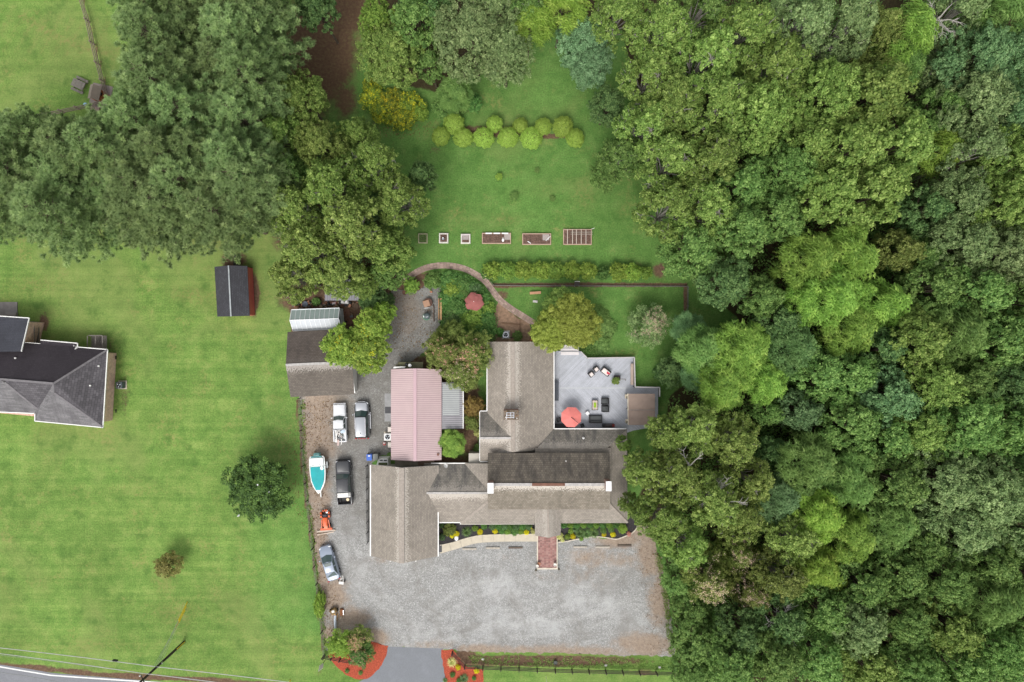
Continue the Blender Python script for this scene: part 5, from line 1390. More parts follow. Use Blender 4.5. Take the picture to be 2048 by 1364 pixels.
condenser(775, 874, 'white air conditioner with black fan against the pink roofed workshop', TRIM, s=0.92)
condenser(1011.5, 669.5, 'grey air conditioner on bare soil north of the house', mat('case_grey', (0.42, 0.44, 0.47), 0.4, 0.05, 3), s=0.86, rz=0.05)
condenser(237.5, 770.5, 'dark air conditioner beside the brick wall of the neighbour house', mat('case_dark', (0.07, 0.09, 0.10), 0.5, 0.1, 3), s=0.85)
q = P(1020, 674); tag(MB().tube([(q.x - 1.0, q.y, 0.05), (q.x, q.y - 0.1, 0.06), (q.x + 0.8, q.y + 0.05, 0.06)], 0.04, 6).build('hose', BLACKM), 'black hose lying beside the grey air conditioner', 'hose')
q = P(768, 888, 0.5); t = thing('gas_can', 'red and white fuel can beside the workshop air conditioner', 'can', (q.x, q.y, 0))
MB().rbox((0, 0, 0), (0.34, 0.42, 0.42), 0.1, 0.08).build('can', mat('faded_red', (0.40, 0.10, 0.09), 0.5, 0.2, 3), t, world=False)
MB().rbox((0.03, 0.12, 0.42), (0.22, 0.14, 0.10), 0.1, 0.04).build('cap', TRIM, t, world=False)
for px, py, lb in ((779, 859, 'cream storage tub north of the workshop air conditioner'), (779.5, 890, 'cream storage tub south of the workshop air conditioner')):
    q = P(px, py, 0.6); t = thing('storage_tub', lb, 'tub', (q.x, q.y, 0)); m_ = mat('cream_plastic', (0.68, 0.62, 0.56), 0.5, 0.06, 2)
    MB().rbox((0, 0, 0), (0.42, 0.62, 0.5), 0, 0.05).build('tub', m_, t, world=False); MB().rbox((0, 0, 0.5), (0.48, 0.68, 0.06), 0, 0.06).build('lid', m_, t, world=False)
q = P(777, 820); tag(MB().rbox((q.x, q.y, 0), (0.9, 0.85, 0.04), 0, 0.02).build('doormat', mat('dark_mat', (0, 0, 0))), 'dark square mat at the left wall of the workshop', 'mat')
q = P(777, 815); MB().box((q.x, q.y, 0.008), (1.0, 3.6, 0.03)).build('concrete_step', mat('step_concrete', (0.30, 0.30, 0.30), 0.9, 0.15, 2), kind='structure')

# planter box on bare ground by the passage
q = P(949, 917, 0.5); t = thing('trough', 'small white trough in the shaded yard beside the house', 'trough', (q.x, q.y, 0))
MB().rbox((0, 0, 0), (0.92, 0.45, 0.4), 0, 0.04).build('body', mat('grey_slab', (0, 0, 0)), t, world=False); MB().rbox((0, 0.03, 0.4), (0.80, 0.32, 0.04), 0, 0.03).build('lid', TRIM, t, world=False)

# ------------------------------------------------------------------ the deck
DK = thing('deck', 'pale grey painted deck of diagonal boards east of the house', 'deck', (P(1190, 780).x, P(1190, 780).y, 0))
dpoly_px = [(1100, 702), (1158, 702), (1173, 715.5), (1266, 714.5), (1267.5, 774), (1316, 774), (1316, 852), (1262, 862), (1240, 870), (1100, 870)]
DZ = 0.62
dpoly = [(P(x, y, DZ).x, P(x, y, DZ).y) for x, y in dpoly_px]
DB = [mat('deck_paint_a', (0.440, 0.455, 0.495), 0.6, 0.10, 1.2, dirt=0.06), mat('deck_paint_b', (0.470, 0.485, 0.53), 0.6, 0.08, 1.2, dirt=0.06), mat('deck_paint_c', (0.415, 0.43, 0.47), 0.6, 0.10, 1.2, dirt=0.06)]
def clip_half(poly, a, b, c):      # keep a*x+b*y<=c
    out = []
    for i in range(len(poly)):
        p, q = poly[i], poly[(i + 1) % len(poly)]
        dp, dq = a * p[0] + b * p[1] - c, a * q[0] + b * q[1] - c
        if dp <= 0: out.append(p)
        if dp * dq < 0:
            t = dp / (dp - dq); out.append((p[0] + (q[0] - p[0]) * t, p[1] + (q[1] - p[1]) * t))
    return out
def convex_parts(): 
    pl = lambda L: [(P(x, y, DZ).x, P(x, y, DZ).y) for x, y in L]
    return [(pl([(1100, 702), (1158, 702), (1173, 715.5), (1173, 776), (1100, 776)]), -1), (pl([(1173, 715.5), (1266, 714.5), (1267.5, 776), (1173, 776)]), -1),
            (pl([(1267.5, 774), (1316, 774), (1316, 852), (1267.5, 861)]), 1), (pl([(1100, 776), (1267.5, 776), (1267.5, 861), (1240, 870), (1100, 870)]), 1)]
mb = MB(); r = random.Random(8); bwid = 0.145
for poly, sgn in convex_parts():
    nx_, ny_ = (math.sqrt(.5), sgn * math.sqrt(.5))
    ds = [p[0] * nx_ + p[1] * ny_ for p in poly]
    k0, k1 = int(math.floor(min(ds) / bwid)), int(math.ceil(max(ds) / bwid))
    for k in range(k0, k1 + 1):
        q_ = clip_half(clip_half(poly, nx_, ny_, (k + 1) * bwid - 0.005), -nx_, -ny_, -(k * bwid + 0.005))
        if len(q_) >= 3:
            z = r.uniform(-0.002, 0.002); mb.prism(q_, DZ - 0.03 + z, DZ + z, r.choice([0, 0, 1, 1, 2]))
mb.build('board_field', DB, DK, kind='stuff')
MB().prism([(x, y) for x, y in inset_poly(dpoly, 0.05)], 0.0, DZ - 0.04).build('substructure', mat('under_deck', (0.09, 0.085, 0.08), 0.9), DK)
a, b_ = P(1112, 776, DZ), P(1266, 776, DZ); MB().bar(a + Vector((0, 0, 0.006)), b_ + Vector((0, 0, 0.006)), 0.15, 0.02).build('seam_board', mat('seam_board', (0.47, 0.485, 0.50), 0.6, 0.08, 1), DK)
RAILM = mat('deck_rail', (0.25, 0.245, 0.25), 0.7, 0.12, 2)
RAILW = mat('deck_cap_rail', (0.52, 0.50, 0.49), 0.7, 0.12, 2)
def deck_rail(a, b, capm=RAILW, h=0.95, w=0.14):
    p, q = P(*a, DZ), P(*b, DZ)
    MB().bar(p + Vector((0, 0, h)), q + Vector((0, 0, h)), w, 0.05).build('cap_rail', capm, DK)
    MB().bar(p + Vector((0, 0, 0.12)), q + Vector((0, 0, 0.12)), 0.05, 0.07).build('bottom_rail', RAILM, DK)
    L = (q - p).length; n = max(1, int(round(L / 1.8)))
    for i in range(n + 1): MB().box(p.lerp(q, i / n) + Vector((0, 0, h / 2)), (0.10, 0.10, h)).build('post', RAILM, DK)
    m = MB(); k = int(L / 0.16)
    for i in range(k): m.box(p.lerp(q, (i + 0.5) / k) + Vector((0, 0, h / 2 + 0.05)), (0.035, 0.035, h - 0.15))
    m.build('baluster_set', RAILM, DK, kind='stuff')
deck_rail((1160, 703), (1173, 716)); deck_rail((1173, 716), (1266, 714.5)); deck_rail((1266, 714.5), (1267.5, 773)); deck_rail((1267.5, 773), (1316, 774)); deck_rail((1316, 774), (1316, 792))
# the bench along the east rail
q0 = P(1263, 748, DZ); bn = thing('deck_bench', 'tan bench fixed along the east railing of the deck', 'bench', (q0.x, q0.y, DZ))
MB().rbox((0, 0, 0.40), (0.36, 2.7, 0.06), 0, 0.03).build('seat', mat('tan_board', (0.42, 0.33, 0.27), 0.75, 0.12, 2), bn, world=False)
for y in (-1.1, 1.1): MB().box((0, y, 0.2), (0.28, 0.08, 0.4)).build('leg', mat('tan_board', (0, 0, 0)), bn, world=False)

# tan roofed pavilion on the deck's east side
q = P(1284, 818); pv = thing('pavilion', 'tan canopy roofed shelter at the east side of the deck', 'pavilion', (q.x, q.y, 0))
TAN = mat('tan_canvas', (0.335, 0.250, 0.205), 0.85, 0.10, 1.2, dirt=0.30)
PH = 2.5
for y0, y1 in ((787.5, 819.6), (820.4, 850)):
    m0_ = (y0 + y1) / 2
    roof('canopy', [[(1256.5, y0, PH), (1310, y0, PH), (1310, m0_, PH + 0.08), (1257, m0_, PH + 0.08)], [(1257, m0_, PH + 0.08), (1310, m0_, PH + 0.08), (1310, y1, PH), (1257.5, y1, PH)]], [TAN], pv, thick=0.04)
for px, py in ((1259, 790), (1308, 790), (1259, 847), (1308, 847), (1258, 820)):
    p = P(px, py, PH); MB().box((p.x, p.y, PH / 2), (0.10, 0.10, PH - 0.05)).build('post', RAILM, pv)
CREAM = mat('cream_cloth', (0.66, 0.58, 0.44), 0.8, 0.1, 2)
for px, py in ((1253.5, 790), (1254.5, 840)):
    p = P(px, py, 1.6)
    m = MB(); m.tube([(p.x, p.y + 0.1, 2.3), (p.x - 0.10, p.y, 1.7), (p.x - 0.04, p.y - 0.35, 1.1), (p.x + 0.1, p.y - 0.42, DZ)], [0.10, 0.16, 0.12, 0.14], 8)
    m.build('tied_curtain', CREAM, pv, smooth=True)
MB().bar(P(1255.5, 787, 2.45), P(1256.5, 850, 2.45), 0.10, 0.08).build('curtain_rail', CREAM, pv)

# ---- deck furniture
WICK = mat('dark_wicker', (0.055, 0.055, 0.058), 0.8, 0.25, 8)
CUSHG = mat('charcoal_cushion', (0.075, 0.080, 0.082), 0.85, 0.12, 4)
CUSHW = mat('white_cushion', (0.74, 0.66, 0.62), 0.85, 0.10, 6)
CUSHR = mat('red_cushion', (0.50, 0.02, 0.05), 0.8, 0.08, 4)
def armchair(name, label, px, py, rz, w, d, frame, cush, cat='armchair', group=None, arms=0.12, pillow=None, seats=1):
    q = P(px, py, DZ + 0.5); t = thing(name, label, cat, (q.x, q.y, DZ), rz, group)
    MB().rbox((0, -d * 0.02, 0.06), (w, d, 0.26), 0, 0.05).build('base', frame, t, world=False)
    MB().rbox((0, d / 2 - 0.09, 0.30), (w, 0.18, 0.48), 0, 0.08).build('backrest', frame, t, world=False, smooth=True)
    for s in (1, -1): MB().rbox((s * (w / 2 - arms / 2), -0.02, 0.30), (arms, d - 0.06, 0.24), 0, 0.05).build('arm', frame, t, world=False, smooth=True)
    sw_ = (w - 2 * arms - 0.03) / seats
    for i in range(seats):
        x = -(w - 2 * arms) / 2 + 0.015 + sw_ * (i + 0.5)
        MB().rbox((x, -0.08, 0.32), (sw_ - 0.015, d - 0.28, 0.15), 0, 0.06).build('seat_cushion', cush, t, world=False, smooth=True)
        MB().rbox((x, d / 2 - 0.23, 0.45), (sw_ - 0.03, 0.13, 0.30), 0, 0.05).build('back_cushion', cush, t, world=False, smooth=True)
    if pillow: MB().rbox((w * 0.28, d * 0.10, 0.50), (0.42, 0.40, 0.13), 0.3, 0.10, rt=0.06).build('pillow', pillow, t, world=False, smooth=True)
    for sx in (1, -1):
        for sy in (1, -1): MB().box((sx * (w / 2 - 0.06), sy * (d / 2 - 0.06), 0.04), (0.06, 0.06, 0.08)).build('leg', BLACKM, t, world=False)
    return t
G_ = 'grey lounge seats on the deck'
armchair('armchair', 'charcoal armchair nearer the pavilion corner, northern one of the grey pair', 1210.5, 802.5, math.radians(-90), 0.86, 0.92, WICK, CUSHG, group=G_)
armchair('armchair', 'charcoal armchair south of its twin beside the rectangular coffee table', 1211, 817.5, math.radians(-90), 0.86, 0.92, WICK, CUSHG, group=G_)
armchair('sofa', 'charcoal two seat sofa below the coffee table on the deck', 1191.5, 838.5, math.radians(180), 1.66, 0.95, WICK, CUSHG, 'sofa', G_, 0.14, None, 1)
armchair('armchair', 'round backed chair with pale cushion, western one of two facing chairs', 1182.5, 748, math.radians(38), 0.66, 0.72, WICK, CUSHW, group='pale cushioned seats on the deck', arms=0.08)
armchair('armchair', 'round backed chair with pale cushion beside the patterned loveseat', 1192.5, 738, math.radians(38), 0.66, 0.72, WICK, CUSHW, group='pale cushioned seats on the deck', arms=0.08)
armchair('loveseat', 'loveseat with pale patterned cushion and a bright red pillow', 1212, 743, math.radians(-38), 1.22, 0.80, WICK, CUSHW, 'loveseat', 'pale cushioned seats on the deck', 0.09, CUSHR, 1)
q = P(1190, 810, DZ + 0.45); t = thing('coffee_table', 'rectangular coffee table with a lime green runner on the deck', 'table', (q.x, q.y, DZ))
MB().rbox((0, 0, 0.40), (0.78, 1.30, 0.05), 0, 0.02).build('frame', WICK, t, world=False)
MB().rbox((0, 0, 0.452), (0.64, 1.16, 0.012), 0, 0.01).build('table_top', mat('stone_top', (0.50, 0.42, 0.36), 0.6, 0.25, 5), t, world=False)
for sx in (1, -1):
    for sy in (1, -1): MB().box((sx * 0.33, sy * 0.58, 0.2), (0.06, 0.06, 0.40)).build('leg', WICK, t, world=False)
tag(MB().rbox((q.x, q.y, DZ + 0.466), (0.32, 0.66, 0.015), 0, 0.10).build('table_runner', mat('lime_cloth', (0.26, 0.42, 0.02), 0.8, 0.25, 8)), 'lime green cloth lying on the rectangular coffee table', 'cloth')
q = P(1175, 826.5, DZ + 0.4); t = thing('side_table', 'small white square side table beside the red parasol', 'table', (q.x, q.y, DZ), math.radians(40))
MB().rbox((0, 0, 0.42), (0.42, 0.42, 0.05), 0, 0.03).build('table_top', WCAP, t, world=False)
for sx in (1, -1):
    for sy in (1, -1): MB().box((sx * 0.16, sy * 0.16, 0.21), (0.04, 0.04, 0.42)).build('leg', WCAP, t, world=False)
q = P(1113, 782, DZ + 0.7); t = thing('storage_bench', 'long dark grey bench along the house wall on the deck', 'bench', (q.x, q.y, DZ))
BG = mat('bench_grey', (0.080, 0.088, 0.105), 0.7, 0.15, 2)
for i in range(4): MB().box((-0.22 + i * 0.145, 0, 0.45), (0.13, 2.5, 0.04)).build('slat', BG, t, world=False)
for y in (-1.1, 0, 1.1): MB().box((0, y, 0.21), (0.5, 0.07, 0.42)).build('leg', BG, t, world=False)
MB().box((-0.30, 0, 0.65), (0.05, 2.5, 0.30)).build('backrest', BG, t, world=False)
q = P(1217, 851, DZ + 0.6); t = thing('grill', 'black barbecue cart with red knobs at the south edge of the deck', 'grill', (q.x, q.y, DZ))
MB().rbox((0, 0, 0.08), (1.55, 0.42, 0.62), 0, 0.04).build('cabinet', BLACKM, t, world=False)
MB().rbox((0, 0.02, 0.70), (0.85, 0.40, 0.22), 0, 0.10, rt=0.10).build('hood', mat('grill_hood', (0.04, 0.03, 0.03), 0.4, 0.2, 3), t, world=False, smooth=True)
MB().rbox((-0.60, 0.02, 0.70), (0.32, 0.38, 0.03), 0, 0.02).build('side_shelf', BLACKM, t, world=False)
MB().rbox((0.60, 0.0, 0.70), (0.34, 0.40, 0.05), 0, 0.03).build('red_tray', mat('deep_red', (0.20, 0.03, 0.025), 0.6, 0.3, 5), t, world=False)
q = P(1122, 853, DZ + 0.1); tag(MB().rbox((q.x, q.y, DZ), (1.75, 0.72, 0.35), 0, 0.04).build('storage_box', mat('storage_dark', (0.075, 0.08, 0.085), 0.7, 0.1, 2)), 'long dark grey storage box in the corner under the red parasol', 'box')
q = P(1140, 700, DZ + 0.3); t = thing('white_step', 'white painted landing step at the north edge of the deck under the round tree', 'step', (q.x, q.y, 0))
for i in range(3): MB().rbox((0, -0.42 + i * 0.42, DZ - 0.16 * i - 0.2), (2.3, 0.42, 0.30 if i == 0 else 0.28), 0, 0.02).build('tread', mat('white_tread', (0.70, 0.66, 0.66), 0.6, 0.04, 2), t, world=False)
q = P(1117, 839, DZ); t = thing('deck_chair', 'dark folding chair half hidden west of the red parasol', 'chair', (q.x, q.y, DZ), 0.5)
MB().rbox((0, 0, 0.40), (0.5, 0.5, 0.05), 0, 0.05).build('seat', BLACKM, t, world=False); MB().rbox((-0.28, 0, 0.42), (0.06, 0.5, 0.5), 0, 0.02).build('backrest', BLACKM, t, world=False)
for sx in (1, -1):
    for sy in (1, -1): MB().box((sx * 0.2, sy * 0.2, 0.2), (0.04, 0.04, 0.4)).build('leg', BLACKM, t, world=False)

def parasol(name, label, px, py, h, r, m, ribm, n=8, sag=0.42, ruffle=0.0, skip=(), pole=True, base=0.0, rz=0.0):
    q = P(px, py, h); t = thing(name, label, 'parasol', (q.x, q.y, base), rz)
    hh = h - base
    for k in range(n):
        a0, a1 = 2 * math.pi * k / n, 2 * math.pi * (k + 1) / n; mb = MB()
        vs = []; K = 5
        for i in range(K + 1):
            u = i / K; rr = 0.03 + (r - 0.03) * u; z = hh - sag * (u ** 1.35)
            for j in range(3):
                a = a0 + (a1 - a0) * j / 2
                chord = math.cos((a1 - a0) / 2) if j == 1 else 1.0
                if ruffle: rr2 = rr * (chord + (0.24 if j == 1 else 0)) * (1 + (random.uniform(-ruffle, ruffle) if u > 0.5 else 0)); dz = -random.uniform(0, ruffle) * u
                else: rr2 = rr * chord; dz = -0.03 * u * (j == 1)
                vs.append((rr2 * math.cos(a), rr2 * math.sin(a), z + dz))
        fs = []
        for i in range(K):
            for j in range(2): fs.append((i * 3 + j, (i + 1) * 3 + j, (i + 1) * 3 + j + 1, i * 3 + j + 1))
        if k in skip: fs = fs[:6]
        mb.add(vs, fs); g = mb.build('panel', m, t, world=False, smooth=True)
        rb = MB(); rb.tube([(0.03 * math.cos(a0), 0.03 * math.sin(a0), hh - 0.02), (r * math.cos(a0), r * math.sin(a0), hh - sag - 0.02)], 0.012, 4)
        rb.build('rib', ribm, t, world=False)
    if pole: MB().tube([(0, 0, 0), (0, 0, hh + 0.05)], 0.025, 8).build('pole', ribm, t, world=False)
    MB().lathe((0, 0, hh), [(0.05, -0.02), (0.05, 0.03), (0.015, 0.07)], 10).build('finial', ribm if not ruffle else TRIM, t, world=False)
    return t
CORAL = mat('coral_canvas', (0.70, 0.20, 0.175), 0.8, 0.09, 1.2)
FADED = mat('faded_red_canvas', (0.31, 0.105, 0.095), 0.85, 0.16, 1.6)
t = parasol('parasol', 'bright coral eight sided cantilever parasol on the deck', 1143, 835, 3.0, 1.33, CORAL, BLACKM, 8, 0.40, pole=False, base=DZ, rz=math.radians(22))
t.rotation_euler = (0, 0, math.radians(20))
R_ = Matrix.Rotation(-math.radians(20), 4, 'Z'); hh = 3.0 - DZ
e = R_ @ Vector((1.55, -1.25, 0))
MB().tube([(0, 0, hh + 0.10), (e.x * 0.55, e.y * 0.55, hh + 0.02), (e.x, e.y, hh - 0.40), (e.x * 1.02, e.y * 1.02, 0.05)], 0.035, 8).build('cantilever_arm', BLACKM, t, world=False)
MB().rbox((e.x * 1.02, e.y * 1.02, 0), (0.5, 0.5, 0.06), 0, 0.04).build('base_plate', BLACKM, t, world=False)
parasol('parasol', 'faded red scalloped parasol standing among the garden plants', 947.5, 603, 2.4, 1.12, FADED, mat('parasol_wood', (0.3, 0.2, 0.12), 0.7), 6, 0.42, 0.11, rz=0.3)

# ------------------------------------------------------------------ kerb timbers in front of the house
LAB = ['leftmost parking kerb timber below the curved walk', 'middle one of the three kerb timbers below the curved walk', 'kerb timber nearest the brick walk on its left',
       'kerb timber nearest the brick walk on its right', 'middle one of the three kerb timbers right of the brick walk', 'rightmost kerb timber beside the big tree']
KT = mat('kerb_timber', (0.42, 0.38, 0.32), 0.9, 0.2, 3); KTD = mat('dark_timber', (0.13, 0.10, 0.08), 0.9, 0.2, 3)
for i, (x0, x1, y, m_) in enumerate([(925, 953, 1097.5, KT), (972, 1000, 1095.5, KT), (1017, 1045, 1095, KTD), (1147, 1174, 1093.5, KT), (1191, 1219, 1093.8, KT), (1235, 1263, 1091, KTD)]):
    a, b_ = P(x0, y), P(x1, y)
    tag(MB().rbox(((a.x + b_.x) / 2, a.y, 0), (b_.x - a.x, 0.22, 0.15), 0, 0.02).build('kerb_timber', m_), LAB[i], 'parking kerb', 'parking kerb timbers')

# pots at the end of the brick walk
def pot(px, py, r, h, m, label, soil=True, cat='pot', hole=False, n=16, group=None):
    q = P(px, py, h); t = thing('plant_pot' if cat == 'pot' else cat, label, cat, (q.x, q.y, 0), 0, group)
    MB().lathe((0, 0, 0), [(r * 0.62, 0), (r * 0.72, 0.03), (r * 0.92, h * 0.8), (r, h * 0.84), (r, h), (r * 0.84, h), (r * 0.80, h * 0.86)], n).build('body', m, t, world=False, smooth=True)
    MB().lathe((0, 0, h * 0.80), [(r * 0.78, 0), (r * 0.78, h * 0.04)], n).build('soil', BLACKM if hole else MULCHK, t, world=False)  # with hole, a black disc paints in the shade inside an empty pot
    return t
URN = mat('white_urn', (0.70, 0.68, 0.62), 0.6, 0.08, 4); TERR = mat('terracotta', (0.42, 0.20, 0.12), 0.8, 0.12, 4)
G2 = 'pots at the end of the brick walk'
pot(1074.5, 1132.5, 0.19, 0.7, URN, 'white urn at the left corner of the brick walk end', group=G2)
pot(1078, 1128, 0.21, 0.45, TERR, 'tan pot just behind the white urn on the left', group=G2)
pot(1110, 1130, 0.21, 0.8, URN, 'white urn at the right corner of the brick walk end', group=G2)
for px, py, lb in ((1072, 1139, 'left'), (1117.5, 1137, 'right')):
    q = P(px, py, 0.35); t = thing('statuette', 'small dark metal stand at the %s end of the brick walk' % lb, 'ornament', (q.x, q.y, 0))
    MB().tube([(0, 0, 0), (0, 0, 0.7)], 0.05, 8).build('stem', KTD, t, world=False); MB().lathe((0, 0, 0.5), [(0.05, 0), (0.16, 0.1), (0.12, 0.25), (0.02, 0.32)], 10).build('head', mat('bronze_green', (0.09, 0.08, 0.05), 0.6), t, world=False, smooth=True)

# ------------------------------------------------------------------ raised beds
BEDW = mat('bed_timber', (0.50, 0.35, 0.27), 0.85, 0.15, 3); BEDWH = mat('bed_whitewash', (0.66, 0.62, 0.56), 0.8, 0.10, 3); BEDG = mat('bed_old_timber', (0.33, 0.31, 0.20), 0.9, 0.2, 3)
SOILD = mat('bed_soil', (0.135, 0.082, 0.062), 0.95, 0.5, 5, bumpd=0.05)
NETM = mat('grey_mesh', (0.36, 0.31, 0.29), 0.8, 0.3, 12)
def bed(x0, y0, x1, y1, m, w, h, label, soilm=SOILD):
    q = P((x0 + x1) / 2, (y0 + y1) / 2); a, b_ = P(x0, y0, h), P(x1, y1, h); sx, sy = b_.x - a.x, a.y - b_.y
    t = thing('raised_bed', label, 'raised bed', (q.x, q.y, 0), 0, 'raised beds in a row across the back lawn')
    for s in (1, -1):
        MB().rbox((0, s * (sy / 2 - w / 2), 0), (sx, w, h), 0, 0.01).build('board', m, t, world=False)
        MB().rbox((s * (sx / 2 - w / 2), 0, 0), (w, sy - 2 * w - 0.006, h), 0, 0.01).build('board', m, t, world=False)
    MB().box((0, 0, h * 0.38), (sx - 2 * w, sy - 2 * w, h * 0.75)).build('soil', soilm, t, world=False)
    return t, sx, sy, h
bed(837, 467.5, 855.5, 487, BEDG, 0.11, 0.3, 'mossy square raised bed, leftmost of the row', mat('weedy_soil', (0.07, 0.11, 0.03), 0.95, 0.6, 6, bumpd=0.05))
t, sx, sy, h = bed(878.5, 467, 897, 487, BEDWH, 0.16, 0.35, 'white framed square raised bed with a small grey figure in it')
t, sx, sy, h = bed(922, 468.5, 941, 488, BEDWH, 0.16, 0.35, 'white framed square raised bed half covered by grey mesh')
MB().box((0.0, 0.12, 0.345), (0.80, 0.50, 0.01)).build('mesh_cover', NETM, t, world=False)
MB().box((-0.02, 0.50, 0.37), (0.85, 0.2, 0.03)).build('cap_board', mat('pinkish_board', (0.60, 0.53, 0.52), 0.8, 0.08, 2), t, world=False)
t, sx, sy, h = bed(964, 466.5, 1022, 488, BEDW, 0.10, 0.35, 'long raised bed with three white boards along its back edge')
for x in (-1.0, 0.05, 1.1): MB().box((x, sy / 2 - 0.07, h + 0.03), (0.82, 0.16, 0.05)).build('white_board', WCAP, t, world=False)
MB().box((1.42, 0.18, 0.33), (0.85, 0.75, 0.01)).build('mesh_cover', NETM, t, world=False)
t, sx, sy, h = bed(1044.5, 467.5, 1102, 490, BEDW, 0.10, 0.35, 'long raised bed with a grey mesh sheet at its right end')
MB().box((1.18, 0.22, 0.33), (0.85, 0.75, 0.01)).build('mesh_cover', NETM, t, world=False)
MB().bar((1.15, -0.25, 0.40), (1.75, 0.35, 0.46), 0.06, 0.03).build('white_stick', WCAP, t, world=False)
MB().rbox((-0.95, -0.42, 0.28), (0.5, 0.10, 0.05), -0.6, 0.02).build('white_stick', WCAP, t, world=False)
t, sx, sy, h = bed(1126, 459, 1183, 490, BEDW, 0.10, 0.32, 'long raised bed under a lattice frame of pale battens')
for x in (-1.30, -0.66, -0.17, 0.45, 1.05):
    MB().bar((x, -sy / 2 + 0.05, 0.60), (x, sy / 2 - 0.05, 0.60), 0.07, 0.05).build('batten', mat('pale_batten', (0.62, 0.54, 0.46), 0.8, 0.1, 3), t, world=False)
for y in (0.30, 0.55): MB().bar((-0.9, y, 0.66), (1.9, y, 0.66), 0.05, 0.04).build('batten', KT, t, world=False)
for sx_ in (-1, 1):
    for sy_ in (-1, 1): MB().box((sx_ * (sx / 2 - 0.05), sy_ * (sy / 2 - 0.05), 0.32), (0.08, 0.08, 0.64)).build('post', BEDW, t, world=False)
MB().bar((sx / 2 - 0.05, sy / 2 - 0.05, 0.66), (sx / 2 + 0.3, sy / 2 + 0.08, 0.72), 0.05, 0.04).build('batten', WW, t, world=False)
q = P(886, 477, 0.5); t = thing('figurine', 'small grey and white garden figure in the white framed bed', 'ornament', (q.x, q.y, 0.3))
MB().lathe((0, 0, 0), [(0.16, 0), (0.18, 0.1), (0.10, 0.3), (0.02, 0.42)], 10).build('body', mat('figure_grey', (0.3, 0.34, 0.40), 0.5), t, world=False, smooth=True)
MB().lathe((0.02, 0.06, 0.36), [(0.02, 0), (0.09, 0.07), (0.07, 0.15), (0.01, 0.18)], 10).build('head', WCAP, t, world=False, smooth=True)
q = P(1006, 480, 0.5); t = thing('figurine', 'small white goose figure in the bed with white boards', 'ornament', (q.x, q.y, 0.28))
MB().lathe((0, 0, 0), [(0.02, 0), (0.16, 0.08), (0.14, 0.2), (0.03, 0.28)], 10, sy=1.4).build('body', WCAP, t, world=False, smooth=True); MB().tube([(0, 0.1, 0.2), (0, 0.22, 0.42), (0, 0.30, 0.42)], 0.035, 6).build('neck', WCAP, t, world=False)

# ------------------------------------------------------------------ fences
def fence(name, label, pts, h, post_step, postm, rails, railm, pw=0.10, rw=0.04, rh=0.12, lean=0, wire=None, cat='fence'):
    W = [P(*p) for p in pts]; t = thing(name, label, cat, tuple(W[0]))
    for p, q in zip(W[:-1], W[1:]):
        L = (q - p).length; n = max(1, int(round(L / post_step)))
        for i in range(n + (q is W[-1])):
            c = p.lerp(q, i / n); MB().box((c.x, c.y, h / 2), (pw, pw, h), math.atan2((q - p).y, (q - p).x)).build('post', postm, t)
        d = (q - p).normalized(); nn = Vector((-d.y, d.x, 0))
        for z in rails:
            for i in range(n):
                a, b = p.lerp(q, i / n), p.lerp(q, (i + 1) / n)
                MB().bar(a + Vector((0, 0, z)) + nn * (pw / 2 + rw / 2), b + Vector((0, 0, z)) + nn * (pw / 2 + rw / 2), rw, rh).build('rail', railm, t)
        if wire:
            m = MB()
            for k in range(int(L / 0.30) + 1):
                c = p + d * k * 0.30; m.box((c.x, c.y, h * 0.45), (0.012, 0.012, h * 0.85))
            for k in range(6): m.bar(p + Vector((0, 0, 0.1 + k * h * 0.15)), q + Vector((0, 0, 0.1 + k * h * 0.15)), 0.012, 0.012)
            m.build('wire_mesh', wire, t, kind='stuff')
    return t
BROWNF = mat('dark_brown_board', (0.060, 0.042, 0.038), 0.8, 0.2, 3); WIRE = mat('fence_wire', (0.16, 0.16, 0.15), 0.6)
fence('ranch_fence', 'dark brown board fence along the bottom edge of the gravel yard', [(905, 1303), (930, 1330), (1110, 1337.5), (1345, 1343.5), (1400, 1345)], 1.25, 2.2, BROWNF, (0.35, 0.70, 1.05), BROWNF, 0.13, 0.04, 0.13)
fence('ranch_fence', 'short dark board fence beside the crape myrtle bed at the driveway', [(648, 1310), (682, 1316), (704, 1320)], 1.2, 1.1, BROWNF, (0.35, 0.7, 1.05), BROWNF, 0.12, 0.04, 0.13)
fence('wire_fence', 'thin wire fence between the left lawn and the gravel yard', [(601, 796), (604, 860), (609, 930), (616, 1000), (623, 1060), (631, 1130), (640, 1200), (646, 1260), (650, 1312)], 1.15, 2.6, mat('dark_post', (0.05, 0.042, 0.035), 0.9), (), BROWNF, 0.09, wire=WIRE)
OLDW = mat('old_rail', (0.24, 0.19, 0.15), 0.9, 0.25, 3)
fence('rail_fence', 'old wooden rail fence along the upper left paddock ending at the playhouse', [(148, -60), (166, 0), (180, 45), (190, 90), (200, 130), (210, 165), (221, 204)], 1.3, 2.7, OLDW, (0.4, 0.8, 1.2), OLDW, 0.14, 0.06, 0.12)
fence('rail_fence', 'old wooden rail fence disappearing under the pines below the paddock', [(221, 206), (160, 219), (98, 232), (20, 246), (-60, 258)], 1.3, 2.7, OLDW, (0.4, 0.8, 1.2), OLDW, 0.14, 0.06, 0.12)
fence('garden_fence', 'low wire garden fence below the hedge across the back garden', [(971, 550), (987, 571), (1050, 572), (1110, 572), (1250, 572.5), (1372, 573)], 0.9, 2.6, mat('grey_post', (0.20, 0.18, 0.15), 0.9), (0.12,), KTD, 0.09, 0.04, 0.16, wire=WIRE)
fence('garden_fence', 'low wire garden fence running down the right side of the small lawn', [(1374, 575), (1374, 612), (1372, 650)], 0.9, 2.6, mat('grey_post', (0, 0, 0)), (0.12,), KTD, 0.09, 0.04, 0.16, wire=WIRE)
